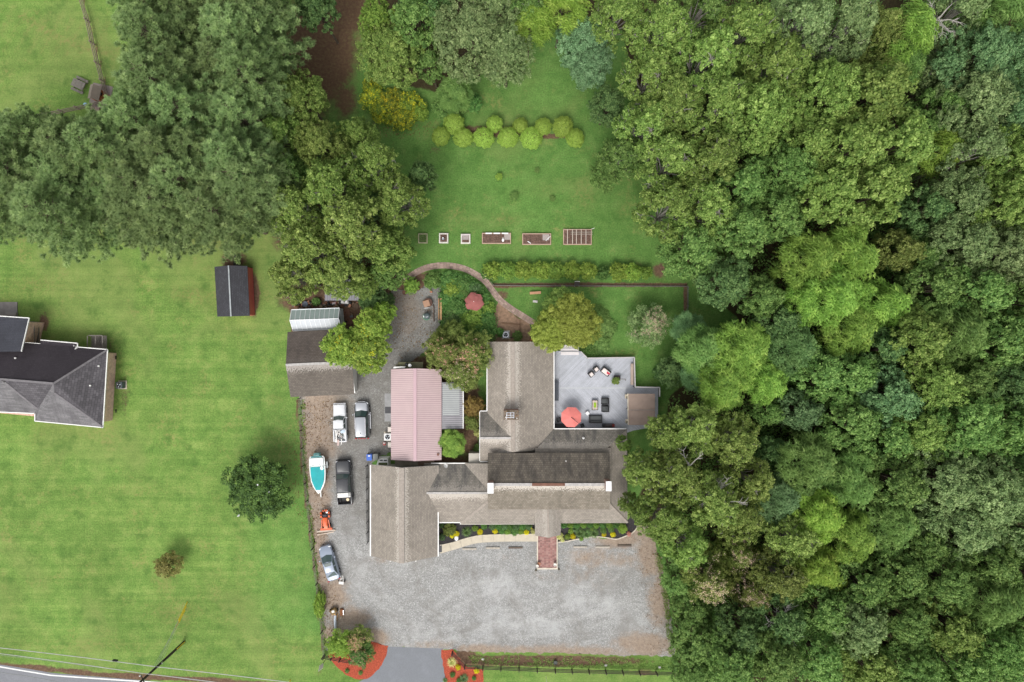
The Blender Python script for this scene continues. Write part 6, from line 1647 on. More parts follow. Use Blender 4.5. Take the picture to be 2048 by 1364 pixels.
fence('wire_fence', 'black lattice fence along the left wall of the garage wing', [(735, 930), (736, 1000), (737, 1083)], 1.2, 1.5, BLACKM, (0.15, 1.15), BLACKM, 0.08, 0.04, 0.08, wire=BLACKM)
q = P(876, 601); t = thing('screen_fence', 'short golden board fence at the right edge of the patio gravel', 'fence', (P(880, 620).x, P(880, 620).y, 0))
GOLD = mat('golden_board', (0.36, 0.20, 0.085), 0.7, 0.15, 3)
for x, m_, w in ((877.5, GOLD, 0.12), (882, mat('golden_board_pale', (0.46, 0.28, 0.13), 0.7, 0.15, 3), 0.18)):
    a, b_ = P(x, 597, 1.0), P(x, 640, 1.0); MB().bar(a, b_, w, 0.10).build('rail', m_, t); MB().bar(a - Vector((0, 0, 0.6)), b_ - Vector((0, 0, 0.6)), w * 0.6, 0.12).build('rail', m_, t)
for y in (598, 618, 639): p = P(879.5, y, 0.6); MB().box((p.x, p.y, 0.6), (0.14, 0.14, 1.2)).build('post', KTD, t)
a = P(882, 570); b_ = P(882, 600); tag(MB().bar(a + Vector((0, 0, 0.1)), b_ + Vector((0, 0, 0.1)), 0.15, 0.2).build('edging_board', KTD), 'dark edging board where the patio gravel meets the plants', 'edging board')

# ------------------------------------------------------------------ utility pole, wires, guys
POLEW = mat('pole_wood', (0.045, 0.035, 0.028), 0.9, 0.2, 3)
b0 = P(368, 1284); t = thing('utility_pole', 'dark wooden utility pole by the road at the bottom left', 'utility pole', tuple(b0))
MB().tube([(0, 0, 0), (0, 0, 11.6)], [0.17, 0.12], 12).build('pole', POLEW, t, world=False, smooth=True)
MB().bar((-0.3, 0.55, 9.7), (0.25, -0.6, 9.7), 0.10, 0.10).build('cross_arm', POLEW, t, world=False)
for s, k in ((-0.28, 0.5), (0.22, -0.55)): MB().lathe((s, k, 9.75), [(0.05, 0), (0.09, 0.05), (0.05, 0.12), (0.08, 0.18), (0.03, 0.26)], 10).build('insulator', TRIM, t, world=False, smooth=True)
MB().rbox((0.12, 0.05, 5.6), (0.22, 0.12, 0.3), 0, 0.03).build('cable_clamp', CHROME, t, world=False)
MB().tube([(0.19, 0.10, 0.2), (0.19, 0.10, 2.2)], 0.05, 8).build('guard', mat('yellow_guard', (0.75, 0.55, 0.03), 0.5), t, world=False)
CAB = mat('cable', (0.42, 0.42, 0.40), 0.5); CABD = mat('cable_dark', (0.22, 0.23, 0.22), 0.5)
def cable(pts, r, label, m=CAB, n=14, sag=0.15):
    W = [P(*p) for p in pts]; out = []
    for a, b in zip(W[:-1], W[1:]):
        for i in range(n):
            u = i / n; p = a.lerp(b, u); p.z -= sag * 4 * u * (1 - u); out.append(p)
    out.append(W[-1])
    return tag(MB().tube(out, r, 6).build('overhead_cable', m), label, 'cable', 'cables hung along the road')
cable([(-800, 1202, 7.6), (-90, 1286, 7.0), (309, 1333, 6.9), (760, 1388, 7.0), (1600, 1490, 7.6)], 0.045, 'thick upper telephone cable crossing the pole above the grass verge')
cable([(-800, 1206, 10.2), (-90, 1296, 9.6), (284, 1346.5, 9.9), (600, 1388, 9.6), (1600, 1516, 10.2)], 0.040, 'power line running along the verge just above the road edge')
cable([(-800, 1210, 9.0), (-90, 1300, 8.4), (297, 1348, 8.2), (600, 1392, 8.4), (1600, 1526, 9.0)], 0.018, 'thin power line just below the thicker one', CABD)
cable([(-800, 1250, 8.6), (-90, 1334, 8.0), (20, 1348, 8.0), (130, 1367, 8.0), (900, 1495, 8.6)], 0.03, 'lowest cable crossing the road surface in the corner', CABD)
q = P(229, 1322, 7.0); tag(MB().rbox((q.x, q.y, 6.75), (0.62, 0.2, 0.26), -0.12, 0.08).build('splice_case', BLACKM), 'black splice case hanging on the telephone cable left of the pole', 'splice case')
YG = mat('yellow_guard', (0, 0, 0))
for i, (gx, gy, px, py, hz) in enumerate([(375.5, 1202, 306, 1335, 7.2), (374, 1206, 312, 1332, 6.6), (373, 1212, 318, 1327, 5.8), (371, 1220, 300, 1342, 8.3)]):
    a = P(gx, gy, 0.0); b = P(px, py, hz)
    ab = (Vector((b0.x, b0.y, hz)) - a)
    t = thing('guy_wire', ['outermost guy wire of the utility pole with the longest yellow guard', 'second guy wire of the utility pole with a yellow guard', 'third guy wire of the utility pole with a yellow guard', 'innermost guy wire of the utility pole with a yellow guard'][i], 'guy wire', tuple(a), 0, 'guy wires of the utility pole')
    MB().tube([(0, 0, 0), tuple(ab)], 0.016, 5).build('wire', CAB, t, world=False)
    MB().tube([tuple(ab * 0.01), tuple(ab * 0.30)], 0.05, 6).build('guard', YG, t, world=False)

# ------------------------------------------------------------------ paddock: playhouse, timber table
q = P(203, 193); ph = thing('playhouse', 'small orange wooden playhouse with brown roof in the paddock corner', 'playhouse', (q.x, q.y, 0), math.radians(-12))
OW = mat('orange_wood', (0.50, 0.17, 0.07), 0.7, 0.25, 3); BR = mat('brown_felt', (0.24, 0.20, 0.16), 0.85, 0.1, 3)
MB().rbox((0, 0, 0), (2.6, 3.0, 0.18), 0, 0.02).build('platform', mat('grey_platform', (0.25, 0.21, 0.19), 0.9, 0.15, 2), ph, world=False)
for i in range(6): MB().box((-0.95 + i * 0.2, -1.7, 0.12), (0.17, 0.8, 0.05)).build('board', mat('pinkish_deck', (0.36, 0.27, 0.23), 0.85, 0.1, 3), ph, world=False)
MB().box((0.05, -0.1, 0.9), (1.1, 1.3, 1.4)).build('wall', OW, ph, world=False)
for s in (1, -1):
    m = MB(); m.add([(0.05, -0.95, 2.15), (0.05, 0.85, 2.15), (0.05 + s * 0.72, 0.85, 1.52), (0.05 + s * 0.72, -0.95, 1.52), (0.05, -0.95, 2.10), (0.05, 0.85, 2.10), (0.05 + s * 0.72, 0.85, 1.47), (0.05 + s * 0.72, -0.95, 1.47)], [(0, 1, 2, 3), (7, 6, 5, 4), (0, 4, 5, 1), (1, 5, 6, 2), (2, 6, 7, 3), (3, 7, 4, 0)])
    m.build('roof', BR, ph, world=False)
MB().box((0.05, -0.76, 0.85), (0.4, 0.04, 1.1)).build('door', KTD, ph, world=False)
MB().box((0.62, 0.05, 1.1), (0.04, 0.4, 0.35)).build('window', DARKG, ph, world=False)
for k in range(5): MB().bar((0.62, -0.7 + k * 0.28, 0.35), (1.3, -0.9 + k * 0.28, 0.25), 0.06, 0.06).build('ladder_bar', OW, ph, world=False)
MB().rbox((-1.0, 0.35, 0.2), (0.18, 0.75, 0.25), 0.12, 0.05).build('white_bench', TRIM, ph, world=False)
q = P(163.5, 172.5); tb_ = thing('picnic_table', 'weathered wooden picnic table standing in the paddock beside the playhouse', 'picnic table', (q.x, q.y, 0), math.radians(-25))
for i in range(6): MB().box((0, -0.42 + i * 0.17, 0.74), (1.65, 0.15, 0.04)).build('board', WOODG, tb_, world=False)
for s in (1, -1):
    for k in (0, 1): MB().box((0, s * (0.72 + k * 0.16), 0.44), (1.65, 0.14, 0.04)).build('bench_board', WOODG, tb_, world=False)
    MB().bar((s * 0.6, -0.8, 0.40), (s * 0.6, 0.8, 0.40), 0.06, 0.08).build('brace', WOODG, tb_, world=False)
    for k in (1, -1): MB().bar((s * 0.6, k * 0.7, 0), (s * 0.6, k * 0.3, 0.72), 0.07, 0.07).build('leg', WOODG, tb_, world=False)
q = P(170, 208.5, 0.3); tag(MB().lathe((q.x, q.y, 0), [(0.05, 0), (0.2, 0.08), (0.25, 0.2), (0.2, 0.34), (0.05, 0.42)], 12).build('ball', mat('pale_blue_ball', (0.35, 0.6, 0.72), 0.4), smooth=True), 'pale blue ball in the paddock grass below the picnic table', 'ball')

# ------------------------------------------------------------------ patio and back garden things
q = P(853, 607, 0.6); t = thing('patio_table', 'square tan table with round dark cover on the patio gravel', 'table', (q.x, q.y, 0), 0.3)
MB().rbox((0, 0, 0.62), (0.82, 0.82, 0.05), 0, 0.03).build('table_top', mat('tan_table', (0.38, 0.22, 0.14), 0.6, 0.15, 3), t, world=False)
MB().lathe((0.22, 0.08, 0.30), [(0.45, 0), (0.58, 0.10), (0.55, 0.24)], 18).build('cover', mat('dark_brown_cover', (0.10, 0.05, 0.035), 0.7), t, world=False)
for sx in (1, -1):
    for sy in (1, -1): MB().box((sx * 0.34, sy * 0.34, 0.3), (0.07, 0.07, 0.6)).build('leg', KTD, t, world=False)
MB().bar((-0.45, -0.50, 0.66), (0.15, -0.62, 0.66), 0.06, 0.05).build('edge_board', TRIM, t, world=False)
q = P(853, 633, 0.7); t = thing('kettle_grill', 'green and grey domed grill on the patio gravel', 'grill', (q.x, q.y, 0))
MB().lathe((0, 0, 0.45), [(0.05, -0.05), (0.35, 0.05), (0.46, 0.20), (0.47, 0.26)], 20).build('bowl', mat('egg_green', (0.06, 0.26, 0.12), 0.35, 0.08, 3), t, world=False, smooth=True)
MB().lathe((0.03, 0.05, 0.71), [(0.45, 0), (0.38, 0.16), (0.22, 0.27), (0.04, 0.31)], 20).build('lid', mat('grill_lid_grey', (0.10, 0.13, 0.13), 0.3, 0.1, 3), t, world=False, smooth=True)
MB().box((0.15, -0.05, 0.98), (0.24, 0.07, 0.05), 0.4).build('handle', CHROME, t, world=False)
MB().box((-0.33, -0.02, 0.88), (0.08, 0.22, 0.05), 0.2).build('label_plate', WCAP, t, world=False)
for a in (0.5, 2.6, 4.7): MB().bar((0.3 * math.cos(a), 0.3 * math.sin(a), 0), (0.2 * math.cos(a), 0.2 * math.sin(a), 0.45), 0.04, 0.04).build('leg', BLACKM, t, world=False)
pot(862, 583.5, 0.16, 0.35, TERR, 'small terracotta pot alone on the upper patio gravel', hole=True)
q = P(868, 625); t = thing('log_pile', 'row of dark logs lying beside the golden board fence', 'log', (q.x, q.y, 0))
for k in range(4): MB().tube([(-0.10 + 0.05 * (k % 2), 1.0 - k * 0.55, 0.1), (0.02, 0.5 - k * 0.55, 0.1)], 0.10, 8).build('log', KTD, t, world=False)
pot(809, 585, 0.30, 0.5, mat('brown_pot', (0.16, 0.075, 0.05), 0.7), 'large brown pot by the pale shrub at the top of the patio')
q = P(1070.5, 586); t = thing('garden_bench', 'plain orange brown wooden plank bench on the small lawn', 'bench', (q.x, q.y, 0), 0.06)
MB().rbox((0, 0, 0.36), (1.42, 0.34, 0.06), 0, 0.02).build('seat', mat('bench_orange', (0.48, 0.26, 0.15), 0.75, 0.1, 3), t, world=False)
for x in (-0.55, 0.55): MB().box((x, 0, 0.18), (0.08, 0.28, 0.36)).build('leg', mat('bench_orange', (0, 0, 0)), t, world=False)
q = P(1070.5, 603); t = thing('stepping_block', 'pale stone block lying on the small lawn below the plank bench', 'stone', (q.x, q.y, 0), -0.12)
MB().rbox((0, 0, 0), (0.6, 0.30, 0.18), 0, 0.04).build('block', mat('pale_block', (0.58, 0.56, 0.52), 0.85, 0.1, 4), t, world=False)
q = P(1153.5, 568); t = thing('grill_stand', 'dark box on white legs straddling the garden fence', 'stand', (q.x, q.y, 0))
MB().rbox((0, 0, 0.35), (0.62, 0.42, 0.25), 0, 0.03).build('box', mat('dark_box', (0.07, 0.055, 0.05), 0.8), t, world=False)
MB().bar((-0.3, 0.28, 0.62), (0.3, 0.28, 0.62), 0.05, 0.05).build('rail', TRIM, t, world=False)
for x in (-0.28, 0.28): MB().bar((x, -0.30, 0.0), (x, 0.28, 0.62), 0.05, 0.05).build('leg', TRIM, t, world=False)
q = P(1064, 680); tag(MB().rbox((q.x, q.y, 0), (0.45, 0.2, 0.3), 0, 0.03).build('planter', mat('orange_planter', (0.55, 0.22, 0.06), 0.6)), 'small orange box against the north wall of the house', 'box')
for (x0, y0), (x1, y1), lb in (((1003, 646), (1040, 649), 'timber edging across the bare soil north of the house'), ((1040, 640), (1040, 682), 'timber edging running down the bare soil north of the house')):
    a, b_ = P(x0, y0, 0.1), P(x1, y1, 0.1); tag(MB().bar(a, b_, 0.12, 0.16).build('edging_board', mat('brown_edging', (0.17, 0.10, 0.06), 0.9, 0.2, 3)), lb, 'edging board')
# planter with a plant and tap arm on the deck
q = P(1235, 756, DZ + 0.6); dp = thing('planter', 'dark square planter with trailing green plant on the deck', 'planter', (q.x, q.y, DZ))
MB().rbox((0, 0, 0), (0.75, 0.62, 0.62), 0, 0.03).build('box', mat('planter_black', (0.03, 0.022, 0.02), 0.7, 0.3, 4), dp, world=False)
MB().tube([(0.3, -0.1, 0.7), (0.75, -0.12, 0.9), (0.95, -0.12, 0.85), (0.98, -0.3, 0.75)], [0.06, 0.05, 0.05, 0.07], 7).build('driftwood', mat('driftwood', (0.18, 0.17, 0.16), 0.9), dp, world=False, smooth=True)

# junk corner behind the greenhouse
pot(711, 613, 0.42, 0.55, mat('half_barrel', (0.14, 0.09, 0.06), 0.85), 'round wooden half barrel behind the greenhouse')
q = P(689, 603.5, 0.6); t = thing('gas_tank', 'white propane tank lying between carport and greenhouse', 'tank', (q.x, q.y, 0.1), 0.04)
MB().tube([(-0.5, 0, 0.3), (-0.42, 0, 0.3), (0.42, 0, 0.3), (0.5, 0, 0.3)], [0.12, 0.26, 0.26, 0.12], 14).build('tank', TRIM, t, world=False, smooth=True); MB().rbox((0, 0, 0.54), (0.2, 0.12, 0.08), 0, 0.02).build('valve', BLACKM, t, world=False)
pot(610, 608, 0.36, 0.5, mat('blue_grey_tub', (0.14, 0.16, 0.20), 0.6), 'blue grey round tub left of the junk corner above the greenhouse')
q = P(669, 607); t = thing('crate', 'red crate beside the white propane tank', 'crate', (q.x, q.y, 0)); MB().rbox((0, 0, 0), (0.6, 0.38, 0.3), 0.1, 0.02).build('body', mat('faded_red', (0, 0, 0)), t, world=False)
MB().rbox((0, 0, 0.3), (0.45, 0.25, 0.05), 0.1, 0.02).build('lid', mat('pinkish_board', (0, 0, 0)), t, world=False)
r = random.Random(21); jm = [mat('junk_rust', (0.16, 0.07, 0.04), 0.8), mat('junk_grey', (0.12, 0.12, 0.12), 0.8), mat('junk_tan', (0.30, 0.22, 0.14), 0.8), TERR, BLACKM]
mb = MB()
for i in range(150):
    p = P(r.uniform(586, 720), r.choice([r.uniform(603, 614), r.uniform(603, 614), r.uniform(614, 650) if r.random() < 0.4 else 608]))
    if p.x > P(686, 0).x or p.y > P(0, 614).y:
        mb.rbox((p.x, p.y, 0), (r.uniform(0.1, 0.45), r.uniform(0.1, 0.35), r.uniform(0.08, 0.4)), r.uniform(0, 3), 0.02, mi=r.randrange(5))
mb.build('garden_clutter', jm, kind='stuff')
for k, (x, y) in enumerate(((692, 625), (697, 640))):
    tag(MB().bar(P(x, y - 6, 0.05), P(x + 2, y + 8, 0.05), 0.9, 0.08).build('path_slab', mat('brown_slab', (0.17, 0.085, 0.06), 0.9, 0.2, 2)), kind='structure')

# bottom left: chipper with chute, log, sign, flags
q = P(667, 1222, 0.5); t = thing('wood_splitter', 'yellow brown machine with long silver chute near the lower left fence', 'machine', (q.x, q.y, 0), math.radians(8))
MB().rbox((0, 0, 0.3), (0.85, 0.62, 0.45), 0.4, 0.12).build('engine', mat('olive_engine', (0.19, 0.12, 0.04), 0.6, 0.4, 6), t, world=False)
MB().rbox((0.02, 0.05, 0.75), (0.34, 0.30, 0.10), 0.1, 0.03).build('filter', TRIM, t, world=False)
for a in ((-0.2, -0.35), (0.15, -0.42)): MB().rbox((a[0], a[1], 0.55), (0.14, 0.30, 0.12), 0.5, 0.03).build('bracket', mat('brass', (0.5, 0.3, 0.1), 0.5), t, world=False)
m = MB(); m.tube([(0.15, -0.55, 0.5), (0.0, -1.4, 0.45), (-0.12, -2.6, 0.35)], [0.16, 0.17, 0.15], 8); m.build('chute', mat('galvanised', (0.45, 0.50, 0.56), 0.4, 0.2, 5, metal=0.4), t, world=False, smooth=True)
for s in (1, -1): MB().tube([(s * 0.4, 0, 0.22), (s * 0.5, 0, 0.22)], 0.22, 14).build('wheel', TYRE, t, world=False)
q = P(683, 1225, 0.3); t = thing('rusty_drum', 'small rusty box beside the silver chute machine', 'box', (q.x, q.y, 0)); MB().rbox((0, 0, 0), (0.42, 0.85, 0.35), 0.05, 0.08).build('body', mat('rust', (0.22, 0.09, 0.035), 0.8, 0.3, 5), t, world=False); MB().box((0.24, 0, 0.3), (0.05, 0.6, 0.1)).build('handle', CHROME, t, world=False)
q = P(674, 1234, 0.1); tag(MB().rbox((q.x, q.y, 0), (0.14, 0.9, 0.08), -0.15, 0.02).build('plank', mat('bright_plank', (0.55, 0.33, 0.14), 0.7)), 'short bright plank beside the silver chute', 'plank')
q = P(651.5, 1318); t = thing('sign_post', 'tall white sign blade on a thin post at the lower end of the wire fence', 'sign', (q.x, q.y, 0), math.radians(-30))
MB().tube([(0, 0, 0), (0, 0, 1.4)], 0.04, 6).build('post', BLACKM, t, world=False)
m = MB(); m.add([(-0.04, -0.03, 1.2), (-0.26, -0.03, 2.1), (0.0, -0.03, 3.3), (0.26, -0.03, 2.1), (0.04, -0.03, 1.2), (-0.04, 0.03, 1.2), (-0.26, 0.03, 2.1), (0.0, 0.03, 3.3), (0.26, 0.03, 2.1), (0.04, 0.03, 1.2)], [(0, 4, 3, 2, 1), (5, 6, 7, 8, 9), (0, 1, 6, 5), (1, 2, 7, 6), (2, 3, 8, 7), (3, 4, 9, 8), (4, 0, 5, 9)])
m.build('board', TRIM, t, world=False)
q = P(581, 1360); t = thing('marker_flag', 'yellow marker post in the verge grass at the bottom edge', 'marker', (q.x, q.y, 0)); MB().tube([(0, 0, 0), (-0.15, -0.5, 1.1)], 0.07, 8).build('post', YG, t, world=False)
q = P(1092, 1352); t = thing('marker_post', 'thin white marker pole with red flag on the verge below the board fence', 'marker', (q.x, q.y, 0)); MB().tube([(0, 0, 0), (0.0, 0, 1.5)], 0.025, 6).build('pole', TRIM, t, world=False)
MB().lathe((0, 0, 1.5), [(0.02, 0), (0.05, 0.04), (0.02, 0.08)], 8).build('cap', TRIM, t, world=False)
q = P(1111, 1326, 0.3); t = pot(1111, 1326, 0.26, 0.4, mat('dark_green_tub', (0.06, 0.07, 0.06), 0.6), 'grey green round tub behind the bottom board fence')
for x, y, lb in ((966, 1318, 'white stone on the soil strip near the left end of the bottom fence'), (1319, 1334, 'cream stone near the right end of the bottom board fence'), (1211.5, 1330, 'small pinkish stone on the soil strip behind the bottom board fence')):
    q = P(x, y); tag(MB().lathe((q.x, q.y, 0), [(0.10, 0), (0.16, 0.05), (0.12, 0.14), (0.03, 0.18)], 9, sx=1.3).build('garden_stone', mat('pale_block', (0, 0, 0)), smooth=True), lb, 'stone')
q = P(913, 1075.5); tag(MB().lathe((q.x, q.y, 0), [(0.14, 0), (0.28, 0.1), (0.20, 0.26), (0.04, 0.32)], 10, sy=1.3).build('garden_stone', WCAP, smooth=True), 'white boulder among the yellow plants in the black mulch', 'stone')
# ------------------------------------------------------------------ vegetation
def nrm(a): return a / np.maximum(np.linalg.norm(a, axis=1, keepdims=True), 1e-6)

def leaf_quads(C, N, L, W, r, jit=0.45):
    n = len(C)
    N = nrm(N + r.normal(0, jit, (n, 3)))
    T = nrm(np.cross(N, r.normal(0, 1, (n, 3)))); B = np.cross(N, T)
    l = (L * r.uniform(0.7, 1.3, (n, 1))) / 2; w = (W * r.uniform(0.7, 1.3, (n, 1))) / 2
    V = np.stack([C - T * l, C - B * w, C + T * l, C + B * w], 1).reshape(-1, 3)
    return V, np.arange(4 * n).reshape(n, 4)

def unit(r, n, zmin=-1.0):
    z = r.uniform(zmin, 1, n); a = r.uniform(0, 2 * np.pi, n); s = np.sqrt(1 - z * z)
    return np.stack([s * np.cos(a), s * np.sin(a), z], 1)

def crown_mesh(name, lobes, ncl, nleaf, L, W, rc, seed, flat=0.65, jit=0.6, mat_=None, extra=0.12, zmin=-0.35, up=0.7):
    """lobes: list of (x,y,z,r). Leaf clumps sit on the lobes, leaves fill each clump."""
    r = np.random.default_rng(seed); Cs = []; Ns = []; Tn = []; tips = []
    for lx, ly, lz, lr in lobes:
        n = max(4, int(ncl * (lr ** 2)))
        d = unit(r, n, zmin)
        rad = lr * r.uniform(0.58, 1.18, (n, 1)); rad[: int(n * extra)] *= 0.6
        cc = np.array([lx, ly, lz]) + d * rad * np.array([1, 1, 0.8])
        for k in range(n):
            m = int(nleaf * r.uniform(0.5, 1.4)); rr = rc * r.uniform(0.6, 1.35)
            o = unit(r, m) * (r.uniform(0, 1, (m, 1)) ** 0.45) * rr * np.array([1, 1, flat])
            Cs.append(cc[k] + o)
            Ns.append(nrm(o) * 0.55 + d[k] * 0.5 + np.array([0, 0, up]))
            Tn.append(np.clip(0.5 + r.normal(0, 0.17) + r.normal(0, 0.22, m), 0, 1))
            if k % 3 == 0: tips.append((cc[k], (lx, ly, lz)))
    C = np.concatenate(Cs); N = np.concatenate(Ns); tint = np.concatenate(Tn)
    V, Q = leaf_quads(C, N, L, W, r, jit)
    return np_mesh(name, V, Q, dict(tint=np.repeat(tint, 4)), [mat_]), tips

def trunk_mesh(name, tips, H0, r0, mat_, lobes, seed, thin=1.0, fine=40):
    r = random.Random(seed); mb = MB()
    top = max(l[2] for l in lobes)
    mb.tube([(0, 0, -0.1), (0.05, 0, H0 * 0.5), (0.0, 0.05, H0), (0.1, 0.1, (H0 + top) / 2), (0.1, 0, top)], [r0 * 1.25, r0, r0 * 0.85, r0 * 0.5, r0 * 0.15], 8)
    for lx, ly, lz, lr in lobes:
        z0 = H0 + (lz - H0) * r.uniform(0.0, 0.3)
        m = Vector((lx * 0.45 + r.uniform(-.2, .2), ly * 0.45 + r.uniform(-.2, .2), z0 + (lz - z0) * 0.6))
        mb.tube([(0, 0, z0), m, (lx, ly, lz)], [r0 * 0.5, r0 * 0.33, r0 * 0.2], 6, caps=False)
    r.shuffle(tips)
    for c, l in tips[:fine]:
        l = Vector(l); c = Vector([float(x) for x in c]); m = l.lerp(c, 0.5) + Vector((r.uniform(-.3, .3), r.uniform(-.3, .3), r.uniform(-.1, .3)))
        e = l + (c - l) * 1.12
        mb.tube([l, m, e], [r0 * 0.17 * thin, r0 * 0.10 * thin, r0 * 0.04 * thin], 4, caps=False)
    me_o = mb.build(name, mat_); me = me_o.data; bpy.data.objects.remove(me_o)
    return me

BLY = {}
def mk_lobes(R, top, ring, inner, rl, seed, depth=0.5, squash=0.75):
    r = random.Random(seed); L = []
    a0 = r.uniform(0, 6)
    for k in range(ring):
        a = a0 + 2 * math.pi * k / ring + r.uniform(-0.25, 0.25); rho = R * r.uniform(0.52, 0.70)
        lr = R * rl * r.uniform(0.8, 1.15)
        L.append((rho * math.cos(a), rho * math.sin(a), top - R * depth * r.uniform(0.8, 1.5) - lr * 0.6, lr))
    for k in range(inner):
        a = r.uniform(0, 6.3); rho = R * r.uniform(0.0, 0.38); lr = R * rl * r.uniform(0.9, 1.2)
        L.append((rho * math.cos(a), rho * math.sin(a), top - lr * 0.85 - r.uniform(0, R * 0.12), lr))
    for k in range(ring // 2):
        a = a0 + 2 * math.pi * (k + 0.5) / (ring // 2); rho = R * 0.6; lr = R * rl * 0.8
        L.append((rho * math.cos(a), rho * math.sin(a), top - R * (depth + 0.75), lr))
    return L

BARKP = mat('pale_bark', (0.30, 0.28, 0.25), 0.9, 0.2, 3); BARKB = mat('brown_bark', (0.11, 0.085, 0.06), 0.9, 0.25, 3)
LM = {
 'tan': leafmat('leaf_tan', (0.100, 0.105, 0.035), (0.190, 0.175, 0.065), (0.310, 0.290, 0.120)),
 'golden': leafmat('leaf_golden', (0.120, 0.150, 0.030), (0.215, 0.255, 0.050), (0.350, 0.390, 0.110)),
 'mint': leafmat('leaf_mint', (0.080, 0.160, 0.085), (0.155, 0.270, 0.150), (0.270, 0.410, 0.260)),
 'olive': leafmat('leaf_olive', (0.080, 0.140, 0.035), (0.155, 0.240, 0.060), (0.300, 0.390, 0.130)),
 'oakgold': leafmat('leaf_oak_gold', (0.090, 0.145, 0.036), (0.178, 0.250, 0.068), (0.340, 0.410, 0.145)),
 'mid': leafmat('leaf_mid', (0.060, 0.125, 0.035), (0.120, 0.210, 0.060), (0.230, 0.340, 0.115)),
 'dark': leafmat('leaf_dark', (0.045, 0.095, 0.036), (0.090, 0.165, 0.060), (0.180, 0.275, 0.110)),
 'bluish': leafmat('leaf_bluish', (0.060, 0.125, 0.058), (0.115, 0.205, 0.095), (0.215, 0.330, 0.170)),
 'sage': leafmat('leaf_sage', (0.085, 0.140, 0.060), (0.160, 0.230, 0.100), (0.290, 0.370, 0.190)),
 'bright': leafmat('leaf_bright', (0.080, 0.155, 0.032), (0.155, 0.265, 0.052), (0.310, 0.430, 0.110)),
 'lime': leafmat('leaf_lime', (0.095, 0.165, 0.030), (0.175, 0.275, 0.048), (0.350, 0.440, 0.110)),
 'pine': leafmat('leaf_pine', (0.088, 0.142, 0.063), (0.165, 0.238, 0.105), (0.330, 0.425, 0.205), 0.38),
 'magnolia': leafmat('leaf_magnolia', (0.022, 0.048, 0.012), (0.045, 0.088, 0.020), (0.105, 0.175, 0.042), 0.2),
 'bronze': leafmat('leaf_bronze', (0.085, 0.125, 0.035), (0.155, 0.200, 0.055), (0.280, 0.320, 0.115)),
 'rusty': leafmat('leaf_rusty', (0.120, 0.075, 0.030), (0.200, 0.130, 0.050), (0.280, 0.220, 0.080)),
 'yellow': leafmat('leaf_yellow', (0.300, 0.260, 0.010), (0.550, 0.480, 0.015), (0.750, 0.680, 0.040)),
 'gold': leafmat('leaf_goldenrod', (0.070, 0.130, 0.030), (0.160, 0.230, 0.035), (0.560, 0.500, 0.040)),
 'grassy': leafmat('leaf_grassy', (0.060, 0.120, 0.050), (0.110, 0.190, 0.075), (0.190, 0.280, 0.110)),
 'garden': leafmat('leaf_garden', (0.045, 0.120, 0.035), (0.090, 0.200, 0.055), (0.190, 0.320, 0.110)),
 'cream': leafmat('leaf_cream', (0.300, 0.330, 0.120), (0.450, 0.460, 0.220), (0.620, 0.600, 0.350)),
 'pink': leafmat('blossom_pink', (0.420, 0.180, 0.170), (0.560, 0.280, 0.260), (0.680, 0.430, 0.390)),
 'palepink': leafmat('blossom_pale_pink', (0.420, 0.300, 0.250), (0.540, 0.400, 0.350), (0.660, 0.540, 0.490)),
 'white': leafmat('blossom_white', (0.7, 0.7, 0.62), (0.8, 0.8, 0.72), (0.85, 0.85, 0.8)),
}
PR = {}
def proto(key, R, top, ring, inner, rl, ncl, nleaf, L, W, rc, seeds, H0, m='mid', bark=BARKB, jit=0.6, flat=0.65, depth=0.5, r0=0.22, fine=40, thin=1.0, up=0.7, extra=0.12):
    PR[key] = []
    for s in seeds:
        lb = mk_lobes(R, top, ring, inner, rl, s, depth)
        me, tips = crown_mesh('crown_' + key, lb, ncl, nleaf, L, W, rc, s, flat, jit, LM[m], up=up, extra=extra)
        tm = trunk_mesh('trunk_' + key, tips, H0, r0, bark, lb, s, thin, fine)
        PR[key].append((me, tm, R, top))
proto('oak', 5.0, 14.0, 13, 8, 0.25, 19.0, 32, 0.28, 0.17, 0.38, (1, 2, 3, 4), 5.5, 'olive', BARKP, fine=130, thin=1.9)
proto('broad', 4.5, 13.0, 12, 8, 0.27, 18.0, 32, 0.30, 0.19, 0.38, (11, 12, 13), 5.0, 'mid', fine=30)
proto('fine', 4.5, 13.0, 11, 7, 0.30, 24.0, 36, 0.22, 0.14, 0.33, (21, 22), 5.0, 'sage', fine=30)
proto('dome', 4.5, 10.0, 10, 7, 0.36, 13.0, 70, 0.22, 0.14, 0.48, (31,), 3.0, 'oakgold', fine=10, depth=0.35)
proto('myrtle', 3.0, 6.0, 11, 7, 0.27, 44.0, 36, 0.17, 0.09, 0.28, (41, 42), 1.2, 'bronze', fine=40, r0=0.10, up=0.5)
proto('glossy', 4.0, 8.0, 10, 6, 0.34, 14.0, 60, 0.27, 0.14, 0.42, (51,), 1.0, 'magnolia', fine=10, depth=0.4)
proto('shrub', 1.5, 1.9, 9, 6, 0.32, 90.0, 26, 0.15, 0.095, 0.17, (61, 62, 63), 0.3, 'garden', fine=8, r0=0.04, depth=0.35)

